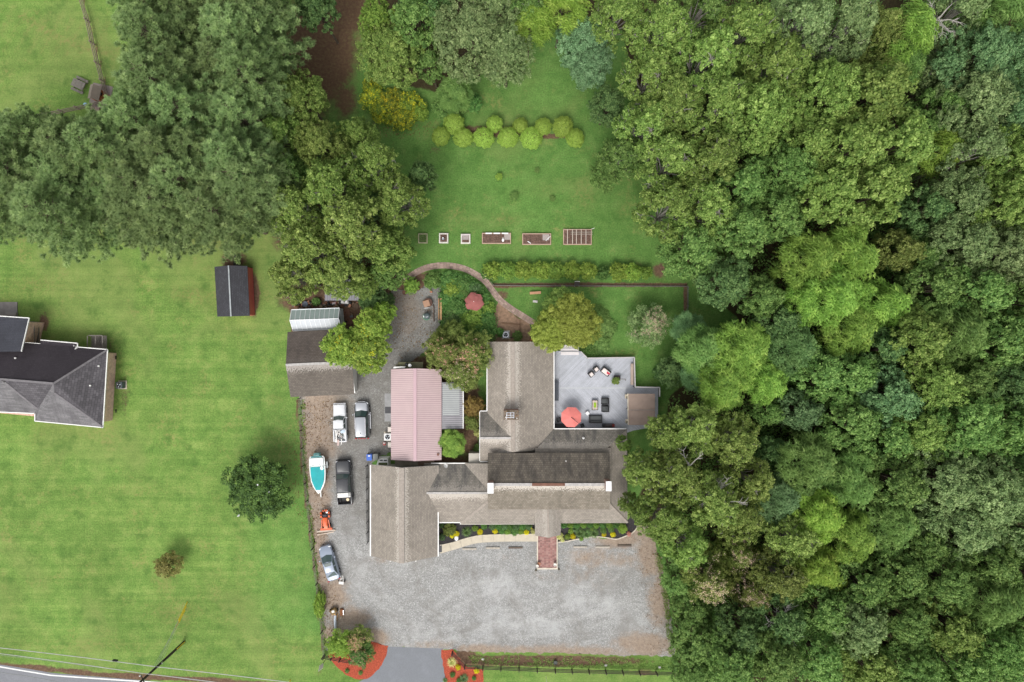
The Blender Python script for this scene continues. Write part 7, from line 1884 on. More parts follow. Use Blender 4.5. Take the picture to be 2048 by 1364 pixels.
def feather_mesh(name, lobes, nclump, seed, mat_, fl=0.72, nf=8, npair=6, lw=0.11):
    """compound leaves: rosettes of drooping fronds, each with paired leaflets"""
    r = np.random.default_rng(seed); Vs = []; T = []; tips = []
    for lx, ly, lz, lr in lobes:
        n = max(4, int(nclump * lr ** 2)); d = unit(r, n, -0.2)
        cc = np.array([lx, ly, lz]) + d * lr * r.uniform(0.7, 1.05, (n, 1)) * np.array([1, 1, 0.75])
        for k in range(n):
            if k % 3 == 0: tips.append((cc[k], (lx, ly, lz)))
            ct = 0.5 + r.normal(0, 0.15); a0 = r.uniform(0, 6.3)
            for j in range(nf):
                a = a0 + 2 * np.pi * j / nf + r.normal(0, 0.2); L = fl * r.uniform(0.7, 1.2)
                u = np.array([np.cos(a), np.sin(a), 0.0]); tilt = r.uniform(-0.15, 0.45)
                s = np.linspace(0.22, 1.0, npair)
                ax = cc[k] + u * (s * L)[:, None] + np.array([0, 0, 1.0]) * ((tilt * s - 0.75 * s ** 2) * L)[:, None]
                side = np.array([-u[1], u[0], 0.0])
                ll = L * 0.30 * np.sqrt(np.clip(1.15 - s, 0.1, 1)) * 1.2
                for sg in (1, -1):
                    tip = ax + (side * sg * ll[:, None]) + u * (ll * 0.45)[:, None] - np.array([0, 0, 0.10 * L])
                    mid = (ax + tip) / 2
                    Vs.append(np.stack([ax, mid - u * lw * 0.5, tip, mid + u * lw * 0.5 + np.array([0, 0, 0.02])], 1).reshape(-1, 3))
                    T.append(np.full(npair * 4, np.clip(ct + r.normal(0, 0.08), 0, 1)))
    V = np.concatenate(Vs); n = len(V) // 4
    return np_mesh(name, V, np.arange(4 * n).reshape(n, 4), dict(tint=np.concatenate(T)), [mat_]), tips
PR['feather'] = []
for s in (71, 72):
    lb = mk_lobes(4.2, 13.0, 10, 6, 0.29, s, 0.5)
    me, tips = feather_mesh('crown_feather', lb, 9.5, s, LM['bright'])
    PR['feather'].append((me, trunk_mesh('trunk_feather', tips, 5.0, 0.18, BARKB, lb, s, 1, 20), 4.2, 13.0))

def pine_proto(seed, R=3.6, top=20.0, z0=8.0, nb=84):
    r = np.random.default_rng(seed); Vs = []; T = []; mb = MB()
    mb.tube([(0, 0, -0.1), (0.05, 0.0, 8), (0, 0.05, 14), (0, 0, top)], [0.30, 0.22, 0.13, 0.02], 8)
    for i in range(nb):
        t = (i + 0.5) / nb; z = z0 + (top - z0) * (t ** 0.85)
        a = i * 2.399 + r.normal(0, 0.25)
        reach = R * (min(1.0, (1.04 - t) * 1.7) ** 0.75) * r.uniform(0.75, 1.1) + 0.25
        u = np.array([np.cos(a), np.sin(a), 0.0]); rise = r.uniform(0.10, 0.40)
        e = np.array([0, 0, z]) + u * reach + np.array([0, 0, rise * reach])
        mb.tube([(0, 0, z - 0.1), tuple((np.array([0, 0, z]) + e) / 2 - np.array([0, 0, 0.1])), tuple(e)], [0.045, 0.028, 0.012], 4, caps=False)
        nt = 3 + int(reach * 2.5)
        for k in range(nt):
            s = 0.35 + 0.65 * (k + 1) / nt
            side = r.normal(0, 0.24 * s + 0.06)
            c = np.array([0, 0, z]) + u * reach * s + np.array([-u[1], u[0], 0]) * side + np.array([0, 0, rise * reach * s + r.uniform(-0.1, 0.25)])
            m = 44; d = unit(r, m, -0.2); d[:, 2] += 0.25; d = nrm(d + u * 0.35)
            ln = r.uniform(0.30, 0.46, (m, 1)); w = nrm(np.cross(d, np.array([0, 0, 1.0]) + r.normal(0, 0.45, (m, 3)))) * 0.036
            base = c + d * 0.05
            Vs.append(np.stack([base - w, base + w, c + d * ln], 1).reshape(-1, 3))
            T.append(np.full(m * 3, np.clip(0.5 + r.normal(0, 0.17), 0, 1)))
    for k in range(10):
        c = np.array([r.normal(0, 0.25), r.normal(0, 0.25), top - k * 0.16]); m = 34; d = unit(r, m, 0.0); ln = r.uniform(0.3, 0.45, (m, 1))
        w = nrm(np.cross(d, np.array([0, 0, 1.0]) + r.normal(0, 0.45, (m, 3)))) * 0.05
        Vs.append(np.stack([c - w, c + w, c + d * ln], 1).reshape(-1, 3)); T.append(np.full(m * 3, 0.55))
    V = np.concatenate(Vs); n = len(V) // 3
    me = np_mesh('crown_pine', V, np.arange(3 * n).reshape(n, 3), dict(tint=np.concatenate(T)), [LM['pine']])
    o = mb.build('trunk_pine', BARKB); tm = o.data; bpy.data.objects.remove(o)
    return (me, tm, R, top)
PR['pine'] = [pine_proto(s) for s in (81, 82, 83)]

def blossom_mesh(name, src, frac, seed, m, size=0.10, n_per=7, rad=0.16, zmin=None):
    r = np.random.default_rng(seed); nv = len(src.vertices); co = np.empty(nv * 3, np.float32); src.vertices.foreach_get('co', co); co = co.reshape(-1, 3)
    zt = np.quantile(co[:, 2], 0.55); c = co[co[:, 2] > zt]; rr = np.hypot(c[:, 0], c[:, 1])
    c = c[r.integers(0, len(c), int(frac))]
    C = np.repeat(c, n_per, 0) + r.normal(0, rad * 0.6, (len(c) * n_per, 3)) + np.array([0, 0, 0.08])
    V, Q = leaf_quads(C, np.tile([0, 0, 1.0], (len(C), 1)), size, size * 0.8, r, 0.6)
    return np_mesh(name, V, Q, dict(tint=r.uniform(0.2, 0.9, len(V))), [LM[m]])
BL = {'myrtle0': blossom_mesh('blossom', PR['myrtle'][0][0], 170, 1, 'pink'), 'myrtle1': blossom_mesh('blossom', PR['myrtle'][1][0], 380, 2, 'palepink'),
      'glossy': blossom_mesh('blossom', PR['glossy'][0][0], 11, 3, 'white', 0.22, 4, 0.06), 'oak0': None}

_tc = random.Random(99)
def plant(name, label, cat, sp, idx, loc, r, h, leaf=None, rz=None, group=None, blossom=None, bark=None, top=None):
    me, tm, R, T0 = PR[sp][idx % len(PR[sp])]
    t = thing(name, label, cat, (loc[0], loc[1], 0), _tc.uniform(0, 6.28) if rz is None else rz, group)
    t.scale = (r / R, r / R, h / T0)
    c = bpy.data.objects.new('crown', me); COL.objects.link(c); c.parent = t
    if leaf: c.material_slots[0].link = 'OBJECT'; c.material_slots[0].material = LM[leaf]
    k = bpy.data.objects.new('trunk' if h > 2.5 else 'stem', tm); COL.objects.link(k); k.parent = t
    if bark: k.material_slots[0].link = 'OBJECT'; k.material_slots[0].material = bark
    if blossom:
        b = bpy.data.objects.new('blossom', BL[blossom[0]]); COL.objects.link(b); b.parent = t
        if blossom[1]: b.material_slots[0].link = 'OBJECT'; b.material_slots[0].material = LM[blossom[1]]
    return t

def tree(px, py, rpx, h, sp, leaf, label=None, group=None, idx=None, blossom=None, name='broadleaf_tree', cat='tree', zf=0.78, zs=1.0):
    p = P(px, py, h * zf); r = rpx * (H - h * zf) / F
    return plant(name, label, cat, sp, _tc.randrange(4) if idx is None else idx, p, r, h, leaf, group=group, blossom=blossom)

# --- the pines, upper left
pines = [(300, 20), (375, 10), (450, 5), (500, 15), (318, 95), (395, 85), (470, 80), (505, 75), (325, 175), (385, 165), (460, 155), (505, 165), (300, 255), (375, 245), (445, 235), (495, 250),
         (30, 298), (95, 288), (165, 292), (240, 300), (60, 350), (130, 350), (200, 345), (270, 335), (345, 320), (415, 310), (480, 320), (-15, 360), (35, 390), (105, 395), (175, 385), (245, 380), (315, 375), (385, 365), (455, 370), (500, 370),
         (140, 425), (215, 422), (290, 420), (360, 418), (430, 412), (485, 405), (-40, 300), (-30, 400), (340, -60), (430, -70), (500, -60)]
for i, (x, y) in enumerate(pines):
    x += _tc.uniform(-12, 12); y += _tc.uniform(-12, 12); h = _tc.uniform(17, 22)
    if y < 130 and x > 430: lb = 'blue green pine beside the bare red soil strip at the top'
    elif y < 260 and x < 350: lb = 'blue green pine on the stand edge facing the upper left paddock'
    elif y > 402: lb = 'blue green pine on the stand edge above the red shed lawn'
    elif y > 255 and x < 140: lb = 'blue green pine at the left edge of the photo below the paddock'
    elif x > 470: lb = 'blue green pine where the stand meets the olive broadleaf trees'
    elif y < 260: lb = 'blue green pine inside the upper arm of the stand'
    else: lb = 'blue green pine in the thick middle of the stand'
    p = P(x, y, h * 0.72)
    plant('pine_tree', lb, 'pine tree', 'pine', i, p, _tc.uniform(3.5, 4.6), h, group='pines of the stand at the upper left')

# --- broadleaf trees; px, py, radius px, height, species, leaf, label
def zone(x, y):
    if y < 120: v = 'along the top edge'
    elif y < 420: v = 'in the upper wood'
    elif y < 760: v = 'in the middle wood'
    elif y < 1080: v = 'in the lower wood'
    else: v = 'near the bottom edge'
    if x < 1000: w = 'left of the back lawn'
    elif x < 1420: w = 'beside the back lawn' if y < 600 else 'beside the house'
    elif x < 1640: w = 'at the wood edge'
    elif x < 1850: w = 'deep in the wood'
    else: w = 'by the right edge'
    return v + ' ' + w
TONE = {'golden': 'golden green', 'mint': 'pale blue green', 'olive': 'olive green', 'oakgold': 'yellowish olive', 'mid': 'mid green', 'dark': 'dark green', 'bluish': 'bluish green', 'sage': 'grey green', 'bright': 'bright yellow green', 'lime': 'lime green', 'bronze': 'bronze green'}
SPN = {'oak': 'spreading tree', 'broad': 'leafy tree', 'fine': 'fine leaved tree', 'feather': 'feathery tree', 'dome': 'domed tree', 'myrtle': 'crape myrtle', 'glossy': 'glossy tree', 'pine': 'pine'}
T_ = [
 (780, 105, 72, 11, 'fine', 'olive', 'rounded light olive tree standing at the edge of the red soil strip'),
 (755, 40, 45, 11, 'fine', 'bright', 'small yellow green tree at the top edge right of the red soil'),
 (835, 35, 60, 14, 'broad', 'mid'), (850, -30, 70, 15, 'broad', 'dark'), (860, 130, 35, 9, 'broad', 'mid', 'small mid green tree squeezed between the light olive tree and the grey green one'),
 (945, 70, 92, 15, 'fine', 'sage', 'broad grey green tree above the ball shrubs'), (1010, 105, 62, 13, 'fine', 'sage', 'grey green tree overhanging the small upper lawn'), (985, 15, 60, 16, 'oak', 'sage'),
 (910, 185, 40, 7, 'feather', 'mid', 'arching green willow like tree just above the ball shrubs'), (1060, 40, 50, 13, 'feather', 'lime', 'yellow green feathery tree at the top edge of the small upper lawn'),
 (1125, 10, 60, 14, 'feather', 'lime', 'yellow green feathery tree above the blue green round tree'), (1045, -30, 60, 17, 'oak', 'mid'),
 (1168, 78, 55, 12, 'dome', 'mint', 'pale blue green round tree alone in the small upper lawn'), (1182, 125, 46, 11, 'dome', 'mint', 'lower blue green round crown touching the pale blue green tree'),
 (630, 8, 48, 13, 'broad', 'dark', 'dark green tree above the red soil strip at the top edge'),
 (600, 190, 58, 13, 'fine', 'olive', 'olive tree at the lower left of the red soil strip'), (565, 270, 52, 13, 'broad', 'olive'), (640, 290, 56, 14, 'fine', 'oakgold'), (575, 350, 50, 13, 'broad', 'mid'), (715, 270, 42, 11, 'fine', 'olive', 'small olive tree at the inner corner of the dark lawn'),
 (590, 420, 62, 15, 'oak', 'oakgold'), (665, 370, 72, 16, 'oak', 'olive'), (745, 330, 60, 15, 'oak', 'olive'), (800, 400, 62, 14, 'oak', 'olive', 'olive tree reaching furthest onto the back lawn from the left'),
 (700, 450, 76, 17, 'oak', 'oakgold'), (620, 500, 72, 16, 'oak', 'oakgold', 'yellow olive tree with pale limbs north of the red shed side lawn'), (780, 500, 52, 13, 'broad', 'olive'), (585, 555, 55, 14, 'oak', 'oakgold', 'yellow olive tree with pale limbs directly above the greenhouse'),
 (680, 545, 56, 14, 'oak', 'oakgold', 'yellow olive tree with pale limbs over the carport roof'), (778, 545, 38, 10, 'broad', 'mid', 'mid green tree at the upper left start of the garden walk'), (725, 565, 34, 9, 'fine', 'olive', 'small olive tree growing over the middle of the carport roof'), (845, 350, 34, 10, 'broad', 'dark'),
 # right wood, upper
 (1235, 25, 62, 16, 'oak', 'olive'), (1320, 60, 76, 17, 'oak', 'olive'), (1400, 20, 70, 17, 'oak', 'mid'), (1410, 115, 80, 18, 'oak', 'olive'), (1490, 60, 76, 18, 'oak', 'olive'), (1560, 130, 82, 18, 'oak', 'olive'), (1600, 40, 76, 18, 'oak', 'sage'),
 (1300, 150, 66, 15, 'oak', 'olive'), (1350, 205, 72, 17, 'oak', 'olive'), (1435, 215, 76, 18, 'oak', 'olive'), (1520, 235, 78, 18, 'fine', 'olive'), (1290, 255, 66, 15, 'oak', 'olive'), (1215, 210, 42, 9, 'broad', 'dark', 'dark low tree in the shade at the right of the small upper lawn'),
 (1245, 310, 52, 12, 'oak', 'mid', 'mid green tree leaning over the right edge of the back lawn'), (1210, 350, 34, 8, 'fine', 'mid', 'low mid green tree furthest out on the right side of the back lawn'), (1340, 325, 74, 16, 'oak', 'olive'), (1420, 315, 72, 17, 'oak', 'olive'), (1480, 370, 66, 16, 'broad', 'mid'),
 (1335, 420, 70, 15, 'oak', 'olive', 'olive tree overhanging the lawn right of the last raised bed'), (1410, 420, 72, 16, 'oak', 'olive'), (1490, 460, 66, 16, 'broad', 'mid'), (1380, 500, 66, 14, 'broad', 'mid', 'mid green tree beyond the bare dirt patch at the end of the hedge'), (1450, 560, 62, 14, 'broad', 'dark'),
 (1520, 590, 52, 14, 'broad', 'mid'), (1575, 340, 66, 17, 'fine', 'mid'), (1560, 430, 60, 16, 'broad', 'mid'),
 (1650, 190, 82, 19, 'fine', 'olive'), (1740, 190, 88, 20, 'broad', 'olive', 'large rounded yellow olive tree in the upper wood, upper lobe'), (1700, 290, 88, 20, 'broad', 'olive', 'large rounded yellow olive tree in the upper wood, middle lobe'), (1790, 290, 82, 20, 'broad', 'olive', 'large rounded yellow olive tree in the upper wood, right lobe'), (1660, 380, 78, 19, 'broad', 'olive', 'large rounded yellow olive tree in the upper wood, lower left lobe'), (1745, 390, 78, 19, 'broad', 'olive', 'large rounded yellow olive tree in the upper wood, lower right lobe'), (1620, 290, 70, 18, 'broad', 'olive'),
 (1690, 55, 72, 17, 'oak', 'sage'), (1760, 70, 60, 15, 'fine', 'bronze'), (1820, 60, 62, 17, 'feather', 'bright', 'feathery bright green tree at the top edge left of the bare grey branches'), (1810, 130, 50, 13, 'feather', 'mid'), (1920, 20, 70, 18, 'oak', 'sage'), (2000, 30, 70, 18, 'feather', 'mid'),
 (1960, 110, 78, 19, 'fine', 'bluish'), (2030, 110, 60, 18, 'fine', 'bluish'), (1890, 130, 50, 15, 'oak', 'sage'), (1950, 210, 80, 18, 'fine', 'sage'), (2030, 220, 70, 18, 'fine', 'bluish'), (1880, 220, 56, 15, 'broad', 'mid'), (1880, 300, 50, 14, 'feather', 'lime', 'yellow green feathery tree right of the large rounded olive tree'), (1950, 310, 66, 17, 'oak', 'sage'), (2030, 320, 72, 18, 'fine', 'olive'),
 (2010, 410, 78, 18, 'fine', 'olive'), (1920, 400, 66, 16, 'fine', 'sage'), (1850, 420, 56, 14, 'broad', 'dark'), (1930, 490, 76, 17, 'fine', 'sage'), (2010, 510, 76, 18, 'fine', 'sage'), (1840, 510, 56, 13, 'broad', 'mid'), (1870, 580, 66, 16, 'broad', 'mid'), (1960, 580, 72, 17, 'broad', 'mid'), (2040, 600, 66, 17, 'broad', 'mid'),
 # bright feathery trees
 (1620, 520, 64, 16, 'feather', 'bright', 'bright feathery tree, upper left of the vivid cluster in the middle wood'), (1700, 510, 64, 16, 'feather', 'bright', 'bright feathery tree, upper right of the vivid cluster in the middle wood'), (1665, 590, 66, 16, 'feather', 'bright', 'bright feathery tree in the centre of the vivid middle wood cluster'), (1760, 610, 60, 15, 'feather', 'bright', 'bright feathery tree, right end of the vivid middle wood cluster'), (1700, 660, 60, 15, 'feather', 'bright', 'bright feathery tree, bottom of the vivid middle wood cluster'), (1600, 610, 50, 14, 'feather', 'bright', 'bright feathery tree, left end of the vivid middle wood cluster'),
 (1800, 500, 50, 14, 'broad', 'bronze'),
 (1405, 700, 58, 12, 'feather', 'mid', 'feathery green tree nearest the deck rail on its right'), (1485, 700, 64, 14, 'feather', 'bright', 'bright feathery tree upper right of the deck'), (1450, 770, 58, 13, 'feather', 'bright', 'bright feathery tree directly right of the pavilion above the big oak'), (1530, 760, 52, 13, 'feather', 'bright', 'bright feathery tree right of its twin above the big oak'), (1380, 660, 40, 8, 'feather', 'bluish', 'small bluish feathery tree below the end of the garden fence'), (1395, 750, 36, 9, 'feather', 'bluish', 'small bluish feathery tree between deck corner and wood'),
 (1345, 745, 36, 6, 'broad', 'dark', 'dark low tree just outside the right deck rail'), (1590, 700, 56, 14, 'feather', 'dark'), (1560, 640, 52, 13, 'broad', 'dark'), (1540, 820, 36, 11, 'broad', 'mid'),
 # big oak by the house
 (1336, 868, 46, 13, 'oak', 'oakgold', 'big golden oak by the house, limb over the pavilion roof'), (1390, 860, 62, 15, 'oak', 'oakgold', 'big golden oak by the house, upper middle crown'), (1284, 940, 46, 13, 'oak', 'oakgold', 'big golden oak by the house, limb over the right chimney'), (1470, 880, 62, 15, 'oak', 'oakgold', 'big golden oak by the house, upper right crown'), (1350, 960, 66, 16, 'oak', 'oakgold', 'big golden oak by the house, central crown'), (1500, 960, 56, 15, 'oak', 'oakgold', 'big golden oak by the house, right crown'), (1430, 1000, 66, 16, 'oak', 'oakgold', 'big golden oak by the house, lower middle crown'),
 (1325, 1040, 60, 14, 'oak', 'olive', 'big oak limb over the right corner of the front mulch bed'), (1480, 1040, 56, 15, 'oak', 'oakgold', 'big golden oak by the house, lower right crown'), (1370, 1090, 56, 14, 'oak', 'olive', 'big oak limb at the upper right corner of the gravel yard'), (1262, 1010, 26, 9, 'oak', 'olive', 'small oak limb over the right end of the front roof'), (1248, 888, 18, 8, 'oak', 'olive', 'small oak limb over the roof north of the right chimney'),
 # wood, middle and lower
 (1640, 750, 66, 14, 'broad', 'mid'), (1600, 820, 50, 13, 'broad', 'bluish'), (1700, 760, 62, 15, 'broad', 'mid'), (1760, 700, 56, 14, 'broad', 'dark'), (1840, 680, 72, 17, 'broad', 'olive'), (1920, 660, 66, 17, 'feather', 'mid'), (2000, 680, 76, 18, 'broad', 'mid'), (1780, 790, 72, 16, 'broad', 'bluish'), (1860, 770, 72, 16, 'fine', 'olive'), (1940, 760, 66, 16, 'fine', 'mid'), (2030, 770, 66, 17, 'broad', 'dark'),
 (1700, 850, 66, 15, 'broad', 'mid'), (1770, 870, 66, 15, 'broad', 'mid'), (1840, 860, 72, 16, 'fine', 'olive'), (1930, 850, 82, 17, 'fine', 'mid'), (2020, 850, 72, 17, 'broad', 'mid'), (1545, 905, 40, 10, 'broad', 'dark'), (1620, 930, 66, 15, 'feather', 'mid'), (1700, 960, 62, 15, 'feather', 'mid'), (1560, 1000, 56, 13, 'feather', 'bluish', 'bluish feathery tree just right of the big golden oak'),
 (1790, 960, 72, 16, 'broad', 'mid'), (1890, 960, 88, 17, 'fine', 'sage', 'large rounded grey green tree in the lower wood, left half'), (1970, 990, 86, 17, 'fine', 'sage', 'large rounded grey green tree in the lower wood, right half'), (1930, 1050, 82, 16, 'fine', 'sage', 'large rounded grey green tree in the lower wood, bottom part'), (2040, 940, 60, 16, 'broad', 'dark'),
 (1640, 1030, 62, 15, 'feather', 'lime', 'yellow feathery tree, left of the yellowish patch in the lower wood'), (1700, 1070, 60, 15, 'feather', 'bright', 'yellow green feathery tree, right of the yellowish patch in the lower wood'), (1780, 1050, 66, 15, 'feather', 'mid'), (1850, 1080, 56, 14, 'broad', 'mid'), (1590, 1080, 62, 15, 'oak', 'oakgold'),
 (1560, 1150, 62, 14, 'oak', 'bronze'), (1640, 1140, 60, 14, 'feather', 'lime', 'yellow feathery tree below the yellowish patch in the lower wood'),
 (1480, 1110, 46, 11, 'myrtle', 'bronze', 'crape myrtle with faded blossom at the lower edge of the big oak', 'myrtle1'), (1420, 1160, 62, 12, 'myrtle', 'bronze', 'dark crape myrtle with pink blossom at the right edge of the gravel yard', 'myrtle1'), (1500, 1180, 52, 12, 'myrtle', 'bronze', 'bronze crape myrtle behind the one at the gravel yard edge', 'myrtle1'),
 (1360, 1160, 40, 7, 'broad', 'mid', 'leafy green tree leaning over the right edge of the gravel yard, upper one'), (1385, 1225, 46, 8, 'broad', 'mid', 'leafy green tree leaning over the right edge of the gravel yard, lower one'), (1400, 1290, 60, 10, 'broad', 'mid', 'leafy green tree hiding the right end of the bottom board fence'), (1390, 1350, 52, 9, 'fine', 'mid', 'small leaved tree on the verge at the bottom edge right of the fence'),
 (1480, 1260, 56, 13, 'broad', 'dark'), (1470, 1320, 66, 14, 'broad', 'mid'), (1560, 1230, 60, 14, 'broad', 'dark'), (1550, 1310, 66, 15, 'broad', 'mid'), (1640, 1220, 66, 15, 'broad', 'mid'), (1640, 1310, 66, 15, 'broad', 'mid'), (1720, 1160, 66, 15, 'broad', 'mid'), (1720, 1250, 70, 16, 'broad', 'sage'), (1730, 1330, 66, 15, 'broad', 'olive'),
 (1800, 1150, 66, 15, 'broad', 'mid'), (1810, 1240, 70, 16, 'fine', 'mid'), (1820, 1330, 66, 16, 'fine', 'mid'), (1890, 1160, 70, 16, 'fine', 'mid'), (1900, 1250, 70, 16, 'broad', 'olive'), (1910, 1335, 66, 16, 'broad', 'mid'), (1980, 1120, 66, 16, 'broad', 'mid'), (1985, 1200, 70, 17, 'feather', 'mid'), (1990, 1290, 70, 17, 'fine', 'mid'), (2050, 1060, 60, 16, 'broad', 'sage'), (2060, 1150, 60, 16, 'broad', 'mid'), (2060, 1240, 60, 16, 'broad', 'mid'), (2060, 1340, 60, 16, 'broad', 'mid'), (2080, 450, 60, 17, 'fine', 'sage'), (2090, 700, 60, 17, 'broad', 'mid'), (2090, 880, 60, 17, 'broad', 'mid'),
]
for i, row in enumerate(T_):
    x, y, rp, h, sp, lf = row[:6]; lb = row[6] if len(row) > 6 else '%s %s %s' % (TONE[lf], SPN[sp], zone(x, y))
    bl = (row[7], None) if len(row) > 7 else None
    tree(x, y, rp, h, sp, lf, lb, 'trees of the wood' if len(row) == 6 else None, idx=i, blossom=bl, name={'myrtle': 'crape_myrtle', 'oak': 'oak_tree' if 'oak' in lb.lower() else 'broadleaf_tree'}.get(sp, 'broadleaf_tree'))

# --- single trees in the gardens
tree(1105, 660, 44, 6.5, 'dome', 'golden', 'dense round olive tree at the north edge of the deck, left lobe', idx=0, zf=0.7)
tree(1148, 645, 56, 7.0, 'dome', 'golden', 'dense round olive tree at the north edge of the deck, main crown', idx=0, zf=0.7)
tree(1120, 608, 34, 5.5, 'dome', 'olive', 'small olive crown behind the dense round tree at the garden fence', idx=0, zf=0.7)
tree(1300, 650, 50, 5.5, 'myrtle', 'sage', 'pale pink crape myrtle alone on the small lawn right of the deck', idx=1, blossom=('myrtle1', None), name='crape_myrtle', zf=0.7)
tree(885, 700, 48, 6.5, 'myrtle', 'bronze', 'bronze crape myrtle over the workshop corner, left crown', idx=0, blossom=('myrtle0', None), name='crape_myrtle', zf=0.7)
tree(945, 705, 50, 6.5, 'myrtle', 'bronze', 'bronze crape myrtle over the house roof edge, right crown', idx=1, blossom=('myrtle0', None), name='crape_myrtle', zf=0.7)
tree(925, 745, 46, 6.0, 'myrtle', 'bronze', 'bronze crape myrtle above the grey lean to roof, lower crown', idx=0, blossom=('myrtle0', 'palepink'), name='crape_myrtle', zf=0.7)
tree(905, 665, 30, 4.5, 'myrtle', 'bronze', 'bronze crape myrtle touching the garden bed, upper crown', idx=1, name='crape_myrtle', zf=0.7)
tree(683, 690, 46, 7.0, 'broad', 'lime', 'lime green tree over the brown garage ridge, left crown', idx=0, zf=0.7)
tree(745, 655, 46, 7.0, 'broad', 'lime', 'lime green tree beside the patio gravel, upper right crown', idx=1, zf=0.7)
tree(735, 705, 50, 7.0, 'broad', 'lime', 'lime green tree over the garage wall, lower right crown', idx=2, zf=0.7)
tree(770, 625, 26, 5.5, 'broad', 'lime', 'small lime green crown at the top of the tree by the patio', idx=1, zf=0.7)
tree(745, 597, 30, 4.5, 'glossy', 'dark', 'dark green round tree between carport and lime green tree', idx=0, zf=0.7)
tree(520, 975, 68, 6.0, 'glossy', 'magnolia', 'dark round magnolia with white flowers on the left lawn', idx=0, blossom=('glossy', None), name='magnolia_tree', zf=0.6)
tree(337, 1130, 31, 3.6, 'myrtle', 'tan', 'small thin brownish olive tree alone on the left lawn', idx=1, zf=0.6)
tree(680, 1288, 34, 3.4, 'myrtle', 'lime', 'yellow green crape myrtle at the left of the red mulch bed', idx=0, name='crape_myrtle', zf=0.6)
tree(718, 1278, 30, 3.4, 'myrtle', 'bronze', 'pink flowering crape myrtle at the back of the red mulch bed', idx=1, blossom=('myrtle1', 'pink'), name='crape_myrtle', zf=0.6)
tree(722, 1305, 32, 3.2, 'myrtle', 'garden', 'green crape myrtle with pink flower heads at the front of the red mulch bed', idx=0, blossom=('myrtle0', None), name='crape_myrtle', zf=0.6)
tree(905, 886, 30, 4.0, 'feather', 'bright', 'bright green tree in the gap right of the pink roofed workshop', idx=0, zf=0.7)
tree(948, 815, 26, 3.6, 'myrtle', 'rusty', 'brownish shrub tree beside the grey lean to roof', idx=0, zf=0.7)
tree(946, 843, 22, 3.2, 'myrtle', 'bronze', 'bronze shrub tree below the brownish one in the narrow yard', idx=1, zf=0.7)

# --- shrubs
def shrub(px, py, rp, h, leaf, label, group=None, sp='shrub', idx=None, name='shrub', cat='shrub', blossom=None, ry=None, rz=None):
    p = P(px, py, h * 0.6); r = rp * (H - h * 0.6) / F
    t = plant(name, label, cat, sp, _tc.randrange(3) if idx is None else idx, p, r, h, leaf, group=group, rz=rz)
    if sp == 'ball': t.scale = (t.scale[0] * _tc.uniform(0.93, 1.08), t.scale[1] * _tc.uniform(0.93, 1.10), t.scale[2] * _tc.uniform(0.85, 1.1))
    if ry: t.scale = (t.scale[0], t.scale[1] * ry, t.scale[2])
    return t
# dense clipped ball
def ball_mesh(seed, R=1.2, n=5200):
    r = np.random.default_rng(seed); d = unit(r, n, -0.55)
    bump_ = 1 + 0.10 * np.sin(d[:, 0] * 9 + seed) * np.sin(d[:, 1] * 8) + 0.04 * np.sin(d[:, 2] * 11 + d[:, 0] * 7)
    C = d * (R * bump_ * r.uniform(0.80, 1.05, n))[:, None]; C[:, 2] = C[:, 2] * 1.05 + R * 0.95
    V, Q = leaf_quads(C, d + np.array([0, 0, .3]), 0.13, 0.085, r, 0.5)
    return np_mesh('crown_ball', V, Q, dict(tint=np.repeat(np.clip(0.5 + r.normal(0, 0.2, n), 0, 1), 4)), [LM['lime']])
sb_ = MB().tube([(0, 0, 0), (0, 0, 1.4)], [0.07, 0.04], 6).build('ball_stem', BARKB); sbm = sb_.data; bpy.data.objects.remove(sb_)
LM['ball'] = leafmat('leaf_ball', (0.13, 0.21, 0.040), (0.25, 0.36, 0.075), (0.40, 0.50, 0.140))
PR['ball'] = [(ball_mesh(s), sbm, 1.2, 2.4) for s in (5, 6)]
balls = [(907.5, 245, 19, 'leftmost clipped ball shrub of the upper row'), (989, 247, 16.5, 'second clipped ball shrub of the upper row'), (1040.5, 250, 14, 'smallest clipped ball shrub, middle of the upper row'), (1086.5, 252, 17.5, 'second last clipped ball shrub of the upper row'), (1125, 252, 19.5, 'last clipped ball shrub at the right of the upper row'),
         (881.5, 272, 18, 'leftmost clipped ball shrub of the lower row'), (926, 273, 18, 'second clipped ball shrub of the lower row'), (967.5, 274, 19.5, 'third clipped ball shrub of the lower row'), (1015.5, 274, 18.5, 'fourth clipped ball shrub of the lower row'), (1062.5, 275, 20, 'fifth clipped ball shrub of the lower row with a bulging foot'), (1151, 275, 18, 'last clipped ball shrub at the right end of the lower row')]
for i, (x, y, rp, lb) in enumerate(balls): shrub(x, y, rp, 2.2, 'ball', lb, 'clipped ball shrubs in a double row', 'ball', i, 'ball_shrub')
hedge = [(985, 540, 21, 'palepink'), (1015, 541, 21, 'bright'), (1048, 540, 22, 'lime'), (1082, 541, 22, 'lime'), (1113, 541, 20, 'bright'), (1145, 540, 21, 'lime'), (1176, 541, 21, 'lime'), (1207, 546, 15, 'garden'), (1238, 543, 22, 'lime'), (1266, 544, 20, 'lime'), (1292, 545, 15, 'bright')]
HL = ['leftmost hedge shrub with pinkish flowers above the garden fence', 'second hedge shrub from the garden walk', 'third hedge shrub from the garden walk', 'fourth hedge shrub from the garden walk', 'fifth hedge shrub from the garden walk', 'sixth hedge shrub from the garden walk', 'last hedge shrub before the gap in the hedge', 'low dark shrub filling the gap in the hedge', 'first large hedge shrub right of the gap', 'second hedge shrub right of the gap', 'small hedge shrub at the right end beside the bare dirt patch']
PR['hedge'] = PR['shrub']
for i, (x, y, rp, lf) in enumerate(hedge):
    t = shrub(x, y, rp, 1.9, 'lime' if lf == 'palepink' else lf, HL[i], 'hedge shrubs above the garden fence')
